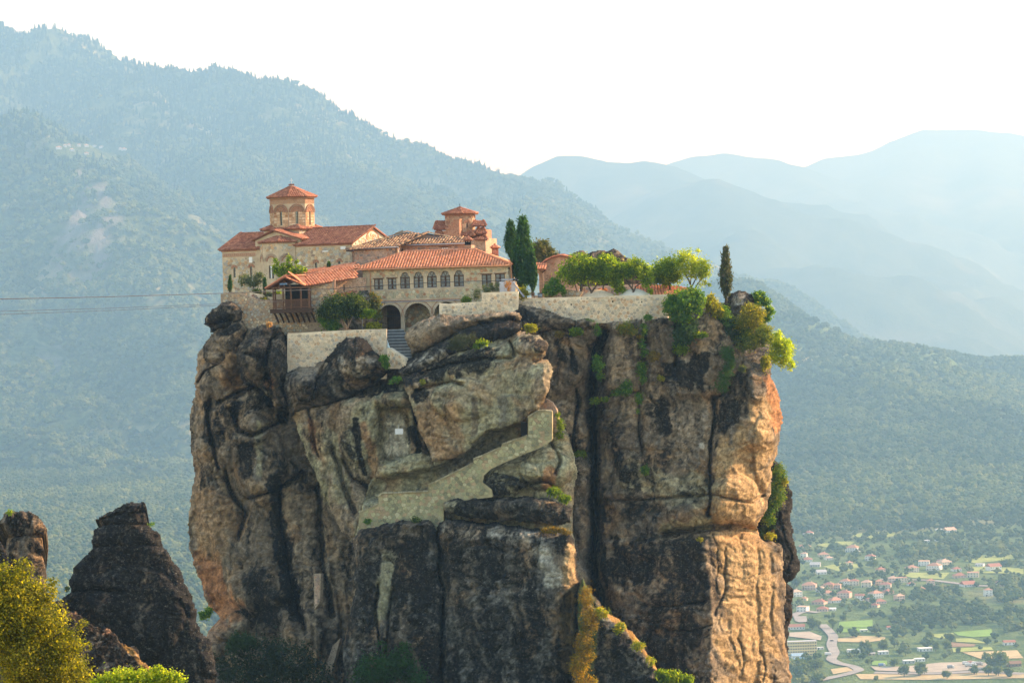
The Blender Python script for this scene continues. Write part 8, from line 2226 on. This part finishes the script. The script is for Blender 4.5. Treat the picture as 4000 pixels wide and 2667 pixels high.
# cypresses: tapering columns
def cypress(label, px, top, bot, wid, Y, seed, n, lean=0, mat=None, group='cypresses on the rock'):
    bl = []
    N = 13
    for k in range(N):
        t = (k + .5) / N
        w = wid * (min(1, (1 - t) * 3.2) * min(1, .35 + t * 1.25)) * (0.9 if k % 2 else 1.05)
        bl.append((px + lean * (1 - t), top + (bot - top) * t, max(w, wid * .12), (bot - top) / N * 1.0))
    return plant('cypress_tree', label, 'tree', bl, Y, n, .12, mat or L_cyp, seed, [[(px, bot + 14, .16), (px, bot - 20, .13), (px + lean * .7, top + 40, .03)]], group=group, clump=.30, K=260, shell=.35, up=2.5, stretch=1.9, tall=1.8)
cypress('tall dense cypress standing right beside the long house', 2040, 862, 1140, 40, 304, 1, 13000, 2)
cypress('narrow side stem of cypress right of the tallest one', 2081, 990, 1142, 14, 303.5, 2, 4000)
cypress('darker thin topped cypress behind the tallest one', 1996, 866, 1010, 24, 318, 3, 5000, -1)
cypress('small cypress tip behind the red brick church', 1912, 940, 1000, 9, 330, 4, 1500)
cypress('dark cypress top squeezed right of the red brick church', 1902, 902, 985, 13, 333, 5, 1800)
cypress('lone thin brownish cypress near the cliff edge boulder', 2836, 968, 1174, 21, 303, 6, 5200, -2, leaf_mat('dry_cypress', (.035, .05, .02), (.07, .085, .03), .2, (.14, .11, .06)))
cypress('tiny dark cypress by the left church wall', 899, 1078, 1142, 5, 307, 7, 700)
cypress('tiny thin cypress left of the timber balcony', 1034, 1088, 1136, 4.5, 303, 8, 600)
cypress('little cypress cone against the church nave wall', 1284, 1026, 1046, 5, 309, 9, 500)
# pine
plant('pine_tree', 'flat topped pine behind the tallest cypress', 'tree', [(2115, 965, 30, 20), (2150, 985, 28, 14), (2100, 1000, 26, 20), (2140, 1012, 30, 14), (2168, 1000, 16, 8), (2105, 1028, 26, 10), (2090, 965, 12, 10), (2128, 945, 10, 8)], 322, 5200, .12, L_pine, 21,
      [[(2098, 1060, .2), (2100, 1000, .15), (2112, 960, .05)], [(2100, 1020, .1), (2130, 995, .06), (2160, 985, .03)], [(2100, 1030, .1), (2140, 1015, .05), (2165, 1002, .02)]], clump=.30, K=110, stretch=1.6)
# orchard
G_ = 'orchard trees behind the long wall'
plant('orchard_tree', 'wide leafy orchard tree with several leaning stems right of the chapel', 'tree', [(2222, 1065, 46, 28), (2262, 1035, 50, 34), (2290, 1075, 42, 28), (2240, 1095, 34, 16), (2275, 1010, 22, 18)], 301.8, 6500, .12, L_bright, 31,
      [[(2268, 1150, .16), (2272, 1120, .14), (2282, 1090, .09), (2290, 1060, .05)], [(2272, 1122, .1), (2245, 1095, .07), (2225, 1075, .03)], [(2258, 1150, .06), (2246, 1110, .05), (2238, 1080, .03)], [(2276, 1110, .08), (2262, 1070, .05), (2258, 1040, .02)]], group=G_, clump=.32, K=90)
plant('orchard_tree', 'bright orchard tree on a dark forked trunk behind the wall middle', 'tree', [(2332, 1060, 38, 34), (2372, 1050, 42, 36), (2365, 1015, 30, 22), (2405, 1060, 34, 34), (2345, 1090, 30, 14), (2315, 1030, 18, 18), (2395, 1095, 30, 14)], 301.4, 7500, .12, L_bright, 32,
      [[(2312, 1158, .13), (2310, 1140, .12), (2299, 1118, .09), (2296, 1090, .06), (2310, 1060, .03)], [(2310, 1142, .11), (2328, 1118, .08), (2338, 1090, .06), (2360, 1050, .03)], [(2356, 1130, .07), (2358, 1080, .05), (2372, 1040, .02)]], group=G_, clump=.32, K=100)
plant('orchard_tree', 'open gnarled orchard tree above the white plastered mound', 'tree', [(2448, 1060, 28, 24), (2480, 1042, 34, 28), (2515, 1065, 30, 28), (2500, 1030, 18, 16), (2440, 1085, 20, 12), (2530, 1100, 20, 22), (2540, 1130, 12, 16)], 301.4, 4800, .12, L_bright, 33,
      [[(2472, 1154, .14), (2475, 1135, .13), (2462, 1118, .09), (2445, 1100, .06), (2430, 1075, .03)], [(2475, 1138, .1), (2485, 1118, .08), (2505, 1105, .06), (2520, 1080, .03)], [(2470, 1126, .06), (2472, 1090, .04), (2478, 1050, .02)]], group=G_, clump=.30, K=75)
plant('orchard_tree', 'dense dark green tree left of the airy one by the orange roof', 'tree', [(2600, 1060, 52, 40), (2575, 1080, 30, 26), (2625, 1030, 34, 26), (2630, 1085, 36, 26), (2590, 1100, 34, 14)], 304.5, 7200, .12, L_bright, 34,
      [[(2618, 1150, .13), (2616, 1110, .11), (2612, 1060, .05)]], group=G_, clump=.30, K=90)
plant('orchard_tree', 'tall airy tree with thin visible limbs at the wall end', 'tree', [(2690, 1010, 36, 30), (2735, 1045, 38, 28), (2700, 1050, 44, 28), (2755, 1070, 26, 22), (2665, 1030, 26, 24), (2750, 1110, 22, 14), (2720, 985, 14, 12)], 303.2, 5600, .11, leaf_mat('airy_leaf', (.09, .16, .02), (.22, .28, .03), .5, (.34, .38, .05)), 35,
      [[(2705, 1145, .11), (2700, 1120, .1), (2688, 1090, .07), (2672, 1060, .04)], [(2701, 1122, .08), (2720, 1085, .06), (2735, 1050, .03)], [(2715, 1140, .08), (2724, 1110, .06), (2745, 1085, .03)], [(2698, 1110, .05), (2700, 1060, .04), (2698, 1015, .02)]], group=G_, clump=.34, K=70)
plant('fig_tree', 'young fig tree with thin grey stems beside the litter bin', 'tree', [(2165, 1120, 40, 26), (2145, 1140, 26, 14), (2190, 1135, 22, 18), (2168, 1098, 20, 12)], 301.5, 1500, .14, L_fig, 36, [[(2176, 1164, .04), (2172, 1140, .03), (2165, 1110, .02)], [(2172, 1162, .03), (2160, 1135, .02), (2148, 1125, .01)], [(2180, 1160, .03), (2188, 1140, .02)]], bark=M_bark2, clump=.3, K=45)
plant('bush', 'bright young shrub between the two plastered mounds', 'bush', [(2415, 1122, 20, 20), (2400, 1112, 12, 10), (2428, 1130, 14, 12)], 302, 1300, .12, L_bright, 37, clump=.35)
plant('bush', 'round yellow green bush at the foot of the tallest cypress', 'bush', [(2040, 1148, 18, 20)], 300.6, 1300, .09, L_yel, 38, clump=.35)
plant('bush', 'small orange flowering shrub in front of the grey box', 'bush', [(1982, 1112, 9, 14), (1992, 1104, 7, 6), (1988, 1130, 6, 12)], 299.4, 420, .07, L_flow, 39, clump=.4)
plant('bush', 'round clipped bright green bush on the stepped wall', 'bush', [(1820, 1172, 20, 13)], 300.4, 1500, .07, L_bright, 40, clump=.3)
plant('bush', 'thin grey green sapling left of the right hand windows', 'bush', [(1862, 1150, 12, 18), (1868, 1135, 8, 10)], 300.6, 420, .08, L_olive, 41, clump=.4)
plant('bush', 'silvery lavender bush left of the grey box', 'bush', [(1905, 1128, 26, 14), (1935, 1122, 20, 14), (1925, 1112, 14, 8)], 300.2, 1500, .07, L_olive, 42, clump=.3)
plant('bush', 'small bed of red poppies behind the long wall', 'bush', [(2140, 1160, 16, 6), (2155, 1158, 12, 6)], 301.6, 240, .05, leaf_mat('poppy', (.10, .14, .03), (.12, .14, .03), .3, (.6, .06, .02)), 43, clump=.5)
# trees by the terrace
plant('terrace_tree', 'round dark evergreen tree on the terrace below the balcony', 'tree', [(1330, 1195, 72, 36), (1280, 1222, 42, 22), (1385, 1190, 46, 34), (1345, 1170, 46, 22), (1400, 1225, 32, 18), (1320, 1232, 44, 16), (1418, 1205, 24, 18)], 298.6, 11000, .11, L_dark, 51,
      [[(1356, 1292, .12), (1352, 1270, .11), (1338, 1248, .08), (1318, 1225, .05)], [(1354, 1290, .09), (1366, 1262, .07), (1378, 1235, .05)], [(1350, 1290, .07), (1345, 1260, .05), (1340, 1230, .03)], [(1360, 1288, .06), (1360, 1255, .05), (1352, 1220, .03)]], bark=M_bark2, clump=.26, K=150)
plant('bush', 'dark green bush under the left side of the round tree', 'bush', [(1285, 1262, 34, 22), (1262, 1240, 18, 22), (1310, 1278, 24, 14)], 299.6, 2200, .12, L_fig, 52, clump=.32)
plant('terrace_tree', 'slender olive coloured tree between round tree and arcade', 'tree', [(1460, 1170, 20, 22), (1468, 1200, 20, 22), (1475, 1228, 18, 18), (1458, 1152, 12, 10)], 300.4, 2400, .11, leaf_mat('rusty_leaf', (.04, .075, .02), (.10, .12, .03), .3, (.26, .14, .04)), 53, [[(1470, 1290, .05), (1466, 1240, .04), (1462, 1170, .02)]], clump=.32, K=50)
plant('terrace_tree', 'bright green ferny branch right of the round tree', 'tree', [(1437, 1225, 24, 14), (1455, 1218, 14, 10), (1420, 1235, 14, 8)], 298.2, 1300, .10, L_bright, 54, [[(1415, 1285, .03), (1416, 1230, .025)]], bark=M_zinc, clump=.32)
plant('bush', 'yellow spiky shrub on the terrace wall near the steps', 'bush', [(1460, 1277, 26, 11), (1448, 1268, 8, 8), (1474, 1270, 8, 8)], 298, 900, .10, L_yel, 55, clump=.35, up=1.5, stretch=1.8)
plant('plum_tree', 'bright green tree with upright branches before the church apse', 'tree', [(1078, 1035, 10, 24), (1092, 1058, 22, 16), (1105, 1042, 8, 18), (1128, 1025, 9, 26), (1135, 1055, 20, 18), (1160, 1030, 8, 16), (1178, 1052, 20, 9), (1195, 1058, 8, 5), (1150, 1065, 26, 10), (1110, 1070, 30, 10)], 306, 4200, .10, L_bright, 56, [[(1128, 1110, .07), (1126, 1070, .05), (1130, 1020, .02)], [(1127, 1085, .05), (1100, 1060, .03)], [(1127, 1080, .05), (1165, 1055, .03)]], clump=.34, K=90)
plant('olive_tree', 'small round grey green tree left of the balcony roof', 'tree', [(960, 1092, 24, 18), (985, 1100, 22, 18), (1012, 1088, 22, 22), (1000, 1108, 18, 12), (948, 1110, 10, 8)], 304.5, 2600, .09, L_olive, 57, [[(992, 1140, .06), (988, 1118, .05), (965, 1095, .03)], [(990, 1122, .04), (1010, 1095, .03)]], clump=.3, K=60)
plant('bush', 'clipped green shrub by the church corner left of the balcony', 'bush', [(1003, 1142, 16, 12)], 304, 900, .08, L_dark, 58)
plant('bush', 'grey leaved shrub beside the balcony posts', 'bush', [(1045, 1152, 16, 12)], 303.6, 800, .08, L_olive, 59)
plant('bush', 'bright low green plants behind the balcony rail', 'bush', [(1082, 1145, 16, 8)], 303.8, 600, .08, L_bright, 60)
plant('bush', 'small yellow flowers on the flower bed wall', 'bush', [(1030, 1168, 12, 5)], 303.0, 380, .07, L_yel, 61)
plant('dry_grass', 'tuft of dry brown grass on the left boulder top', 'grass', [(1052, 1268, 9, 9)], 295.4, 240, .08, leaf_mat('dry_straw', (.30, .17, .08), (.42, .27, .13), .3), 62, up=2, stretch=2.2)
# shrubs of the cliff
SH = [('heather_bush', 'dark heather bush low on the big slab right of the steps', [(1800, 1335, 34, 22), (1830, 1322, 26, 16), (1775, 1352, 26, 16)], 289.6, 3000, .07, leaf_mat('heath', (.02, .03, .012), (.05, .06, .02), .2), {}),
      ('grass_tuft', 'short green grass right of the dark heather bush', [(1880, 1340, 26, 8), (1860, 1352, 20, 6)], 289.2, 700, .08, L_bright, dict(up=2, stretch=2)),
      ('grass_tuft', 'green grass patch beside the lower end of the steps', [(1500, 1402, 16, 12), (1508, 1425, 12, 10)], 293.2, 800, .09, L_fig, dict(up=2, stretch=2)),
      ('bush', 'yellow green bush on the boulder top above the overhang', [(2075, 1283, 24, 10), (2060, 1275, 10, 8)], 290.5, 900, .10, L_yel, {}),
      ('grass_tuft', 'bright grass tuft below the flat boulder under the long wall', [(2250, 1296, 24, 10)], 297.8, 700, .10, L_bright, dict(up=2, stretch=2)),
      ('grass_tuft', 'reddish grass left of the bright tuft under the wall', [(2185, 1305, 16, 8)], 298, 350, .09, L_orng, dict(up=2, stretch=2)),
      ('bush', 'hanging shrub under the long wall right of the joint', [(2445, 1280, 28, 22), (2470, 1295, 18, 14), (2412, 1278, 10, 8)], 298.6, 1400, .09, leaf_mat('mixed_scrub', (.04, .09, .015), (.12, .15, .02), .3, (.30, .18, .03)), {}),
      ('bush', 'small plant at the foot of the long wall toward the fig', [(2530, 1240, 16, 10)], 299.0, 500, .09, L_fig, {}),
      ('ivy', 'upper string of green plants in the vertical crack', [(2515, 1290, 8, 26), (2510, 1340, 10, 22), (2520, 1380, 14, 12)], 299, 900, .10, L_fig, {}),
      ('ivy', 'rusty orange bush beside the crack plants', [(2555, 1392, 22, 16), (2500, 1318, 10, 9)], 298.8, 800, .09, L_orng, {}),
      ('ivy', 'middle clump of green plants in the vertical crack', [(2505, 1440, 18, 24), (2510, 1480, 12, 18)], 299, 1100, .10, L_fig, {}),
      ('bush', 'green bush on the small ledge left of the crack', [(2440, 1522, 26, 14), (2405, 1535, 20, 10), (2448, 1500, 18, 14)], 298.8, 1400, .10, L_fig, {}),
      ('ivy', 'lower plants trailing below the ledge in the crack', [(2495, 1555, 12, 20), (2492, 1605, 8, 10)], 299, 500, .10, L_fig, {}),
      ('bush', 'single green cushion low on the right cliff face', [(2518, 1838, 14, 16)], 298.6, 600, .09, L_fig, {}),
      ('ivy', 'green plants in the deep upper crack', [(2335, 1420, 18, 32), (2345, 1468, 14, 14), (2330, 1290, 14, 20)], 298.4, 1300, .11, L_fig, {}),
      ('bush', 'small bright plant at the bottom of the deep crack plants', [(2325, 1565, 16, 12), (2360, 1560, 18, 8)], 298.2, 600, .10, L_bright, {}),
      ('bush', 'yellow green plant alone on the cliff below the fig', [(2582, 1478, 13, 9)], 298.8, 350, .09, L_yel, {}),
      ('grass_tuft', 'grass growing on the block left of the deep crack', [(2265, 1772, 24, 7)], 298.4, 500, .09, L_bright, dict(up=2, stretch=2)),
      ('grass_tuft', 'long grass on the ledge at the right end of the dark slab', [(2165, 1920, 26, 10), (2205, 1945, 18, 14)], 288.6, 1200, .11, L_bright, dict(up=2, stretch=2.2)),
      ('grass_tuft', 'rusty grass strip under the dark slab', [(2160, 2070, 50, 6), (2215, 2080, 16, 8)], 287.4, 800, .08, L_orng, dict(up=2, stretch=2)),
      ('bush', 'small dark plant at the foot of the path wall', [(1625, 2030, 18, 9)], 288.0, 500, .09, L_dark, {}),
      ('bush', 'little green plant at the low end of the path wall', [(1436, 2035, 13, 9)], 289.5, 350, .09, L_fig, {}),
      ('bush', 'green plants beside the round parapet', [(2190, 1660, 12, 24), (2185, 1700, 14, 12), (2178, 1620, 8, 12)], 290.8, 900, .10, L_bright, {}),
      ('bush', 'tiny plant hanging in the crack of the overhang', [(1550, 1480, 18, 10), (1532, 1492, 10, 8)], 290, 400, .09, L_fig, {}),
      ('bush', 'bright moss plant on the left of the overhang', [(1650, 1490, 10, 8)], 289.4, 260, .09, L_yel, {}),
      ('ivy', 'broad fig bush spilling over the end of the long wall', [(2670, 1175, 60, 40), (2630, 1195, 40, 34), (2710, 1170, 40, 36), (2660, 1225, 46, 26), (2720, 1210, 26, 22), (2690, 1145, 40, 16)], 298.2, 8500, .15, L_fig, dict(clump=.26, K=140)),
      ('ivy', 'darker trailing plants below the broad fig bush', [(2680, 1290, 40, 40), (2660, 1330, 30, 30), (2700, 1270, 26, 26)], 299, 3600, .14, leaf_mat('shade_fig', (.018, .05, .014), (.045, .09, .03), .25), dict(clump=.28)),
      ('bush', 'fresh green plants under the trailing fig', [(2660, 1362, 26, 16)], 298.8, 800, .11, L_bright, {}),
      ('bush', 'green ledge plants right of the trailing fig', [(2740, 1308, 22, 9), (2715, 1315, 14, 8)], 298.6, 700, .10, L_bright, {}),
      ('bush', 'tall yellow grass bush between fig and boulder', [(2780, 1185, 22, 30), (2800, 1215, 20, 24), (2760, 1180, 14, 14)], 300.5, 1700, .10, L_yel, dict(up=2, stretch=2.2)),
      ('bush', 'green scrub left of the cliff edge boulder', [(2825, 1230, 22, 30), (2845, 1260, 24, 22)], 300.8, 1500, .11, L_fig, {}),
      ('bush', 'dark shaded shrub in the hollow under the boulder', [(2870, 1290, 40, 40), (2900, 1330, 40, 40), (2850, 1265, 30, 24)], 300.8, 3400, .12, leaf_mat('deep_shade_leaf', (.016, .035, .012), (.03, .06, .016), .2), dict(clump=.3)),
      ('bush', 'upper yellow lit juniper against the cliff edge boulder', [(2935, 1240, 46, 36), (2960, 1225, 30, 24), (2910, 1265, 36, 26), (2925, 1205, 24, 20)], 299.6, 6000, .10, leaf_mat('juniper_lit', (.06, .09, .012), (.15, .16, .02), .4, (.38, .32, .04)), dict(clump=.26, K=120)),
      ('bush', 'lower green juniper hanging over the cliff edge', [(2960, 1310, 56, 34), (2920, 1335, 46, 30), (2985, 1290, 32, 24), (2990, 1330, 26, 22)], 299.4, 7000, .10, leaf_mat('juniper_green', (.035, .07, .012), (.09, .13, .018), .35, (.26, .26, .03)), dict(clump=.26, K=120)),
      ('fig_bush', 'green fig shrub right behind the cliff edge boulder', [(2965, 1155, 22, 16), (2985, 1180, 22, 16), (3005, 1215, 20, 16), (2990, 1240, 20, 14), (2955, 1180, 14, 20)], 304.5, 2400, .15, L_fig, dict(clump=.32)),
      ('overhanging_tree', 'bright yellow green tree leaning out over the right cliff edge', [(3030, 1330, 30, 32), (3065, 1355, 34, 30), (3050, 1390, 44, 30), (3075, 1415, 30, 20), (3090, 1435, 14, 12), (3035, 1300, 18, 14)], 302.4, 6000, .12, leaf_mat('sunlit_leaf', (.10, .17, .012), (.24, .32, .02), .5, (.42, .46, .04)), dict(clump=.28, K=110)),
      ('grass_tuft', 'pale yellow grass tuft at the right cliff corner', [(2990, 1415, 14, 22)], 299.4, 600, .10, L_yel, dict(up=2.5, stretch=2.4)),
      ('bush', 'pale spiky plant on the right ledge', [(2900, 1440, 13, 10)], 299.2, 350, .09, L_olive, dict(up=2, stretch=2)),
      ('bush', 'green hanging shrub on the upper right face', [(2840, 1380, 26, 30), (2850, 1420, 24, 26), (2835, 1460, 26, 26), (2820, 1500, 26, 26)], 298.4, 3000, .10, leaf_mat('wet_leaf', (.02, .06, .014), (.05, .11, .02), .25), dict(clump=.3)),
      ('ivy', 'green ivy mat on the dark flank at the far right', [(3040, 1850, 22, 40), (3030, 1930, 30, 40), (3005, 2010, 24, 36)], 310.5, 4200, .12, leaf_mat('ivy_leaf', (.03, .085, .012), (.08, .15, .015), .3, (.20, .20, .02)), dict(clump=.3)),
      ('bush', 'golden bush at the foot of the ivy mat', [(3010, 2092, 20, 12), (3060, 1880, 16, 14)], 310.5, 700, .12, L_yel, {}),
      ('bush', 'tiny yellow plant on the ledge of the sunlit face', [(2735, 2106, 10, 7)], 297.6, 240, .09, L_yel, {}),
      ('moss_bush', 'orange and green moss on the rock foot beside the buttress', [(2290, 2330, 24, 40), (2300, 2420, 30, 50), (2280, 2520, 30, 50)], 281.2, 4500, .10, L_orng, dict(clump=.3)),
      ('moss_bush', 'green fringe of plants along the mossy foot ridge', [(2350, 2390, 26, 18), (2420, 2450, 24, 16), (2490, 2520, 22, 18), (2540, 2580, 18, 16)], 281.6, 2600, .10, leaf_mat('fringe', (.06, .12, .015), (.20, .24, .02), .4, (.40, .28, .03)), dict(clump=.3)),
      ('moss_bush', 'bright orange bush at the bottom of the buttress', [(2265, 2600, 30, 44), (2300, 2560, 20, 24), (2290, 2660, 40, 20)], 280.6, 3200, .10, leaf_mat('orange_bush', (.08, .10, .01), (.24, .18, .015), .35, (.42, .24, .02)), dict(clump=.3)),
      ('grass_tuft', 'bright green grass at the bottom right of the mossy foot', [(2620, 2645, 40, 18), (2680, 2655, 34, 16), (2580, 2630, 20, 14)], 281, 2400, .11, L_bright, dict(up=2, stretch=2.2)),
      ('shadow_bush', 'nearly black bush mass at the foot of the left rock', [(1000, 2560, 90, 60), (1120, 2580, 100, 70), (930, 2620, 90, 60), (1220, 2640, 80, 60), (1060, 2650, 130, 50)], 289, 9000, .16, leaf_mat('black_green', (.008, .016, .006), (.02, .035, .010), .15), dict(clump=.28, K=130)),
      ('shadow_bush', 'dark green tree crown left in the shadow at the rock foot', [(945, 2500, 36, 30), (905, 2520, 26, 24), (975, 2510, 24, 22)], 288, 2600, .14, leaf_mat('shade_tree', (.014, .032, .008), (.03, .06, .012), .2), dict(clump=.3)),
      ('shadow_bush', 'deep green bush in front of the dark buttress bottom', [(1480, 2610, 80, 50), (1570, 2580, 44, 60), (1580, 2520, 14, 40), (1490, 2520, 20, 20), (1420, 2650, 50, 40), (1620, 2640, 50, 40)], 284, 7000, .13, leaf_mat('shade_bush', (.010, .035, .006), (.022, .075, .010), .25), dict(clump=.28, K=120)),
      ('ledge_tree', 'small leafy branch jutting left at the cliff foot', [(800, 2400, 20, 14), (815, 2385, 14, 12), (790, 2412, 12, 8)], 297, 800, .13, L_fig, dict(clump=.35)),
      ('bush', 'little plant on the dark spire shoulder', [(592, 2046, 14, 7)], 234, 120, .07, L_fig, {}),
      ('bush', 'tiny plant at the left foot of the dark spire', [(262, 2300, 9, 10)], 233, 160, .07, L_dark, {}),
      ('bush', 'green moss patch on top of the knobbly pillar', [(40, 2000, 14, 8)], 226.8, 260, .06, L_bright, {})]
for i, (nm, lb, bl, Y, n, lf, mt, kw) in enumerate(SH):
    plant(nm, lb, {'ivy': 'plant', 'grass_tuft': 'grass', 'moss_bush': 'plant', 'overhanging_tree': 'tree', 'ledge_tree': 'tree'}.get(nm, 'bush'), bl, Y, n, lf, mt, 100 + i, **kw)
# foreground
plant('foreground_bush', 'large yellow green sunlit bush filling the lower left corner', 'bush',
      [(60, 2330, 110, 100), (170, 2310, 60, 46), (40, 2440, 150, 90), (170, 2420, 90, 70), (250, 2500, 80, 60), (100, 2560, 160, 90), (260, 2600, 90, 60), (330, 2440, 24, 30), (20, 2240, 80, 50), (95, 2215, 36, 34), (200, 2270, 26, 18), (345, 2520, 20, 20), (-60, 2400, 90, 160), (180, 2660, 180, 50)], 92, 46000, .050,
      leaf_mat('boxy_leaf', (.025, .04, .004), (.13, .14, .010), .4, (.40, .35, .025)), 300, [[(60, 2800, .09), (80, 2600, .07), (110, 2400, .04), (80, 2260, .02)], [(80, 2620, .06), (220, 2480, .03), (330, 2430, .012)], [(70, 2700, .06), (240, 2600, .035), (340, 2520, .012)], [(85, 2560, .05), (20, 2350, .03), (10, 2230, .012)]], clump=.24, K=420, shell=.25)
plant('foreground_bush', 'bright green bush at the bottom edge below the dark spire', 'bush', [(470, 2650, 70, 34), (560, 2655, 60, 36), (640, 2640, 50, 30), (690, 2660, 40, 30), (620, 2615, 24, 18), (400, 2670, 50, 24), (520, 2700, 160, 40)], 84, 15000, .045, leaf_mat('green_box', (.07, .13, .012), (.20, .27, .02), .45, (.44, .42, .05)), 301, clump=.26, K=200, shell=.3)
# ---------------------------------------------------------------- the air
t = NT('haze_air')
pv = t.n('ShaderNodeVolumePrincipled')
pv.inputs['Color'].default_value = (0.20, 0.37, 0.56, 1)
pv.inputs['Density'].default_value = 0.000138
pv.inputs['Absorption Color'].default_value = (0.60, 0.44, 0.34, 1)
pv.inputs['Anisotropy'].default_value = 0.35
t.l(pv.outputs[0], t.out.inputs['Volume'])
hb = MB().box(-7600, 10100, -420, 28100, (VALLEY - 40) * KM, 2040)
tag(hb.build('haze', t.m), 'pale blue summer haze filling the valley air', 'haze', kind='stuff')
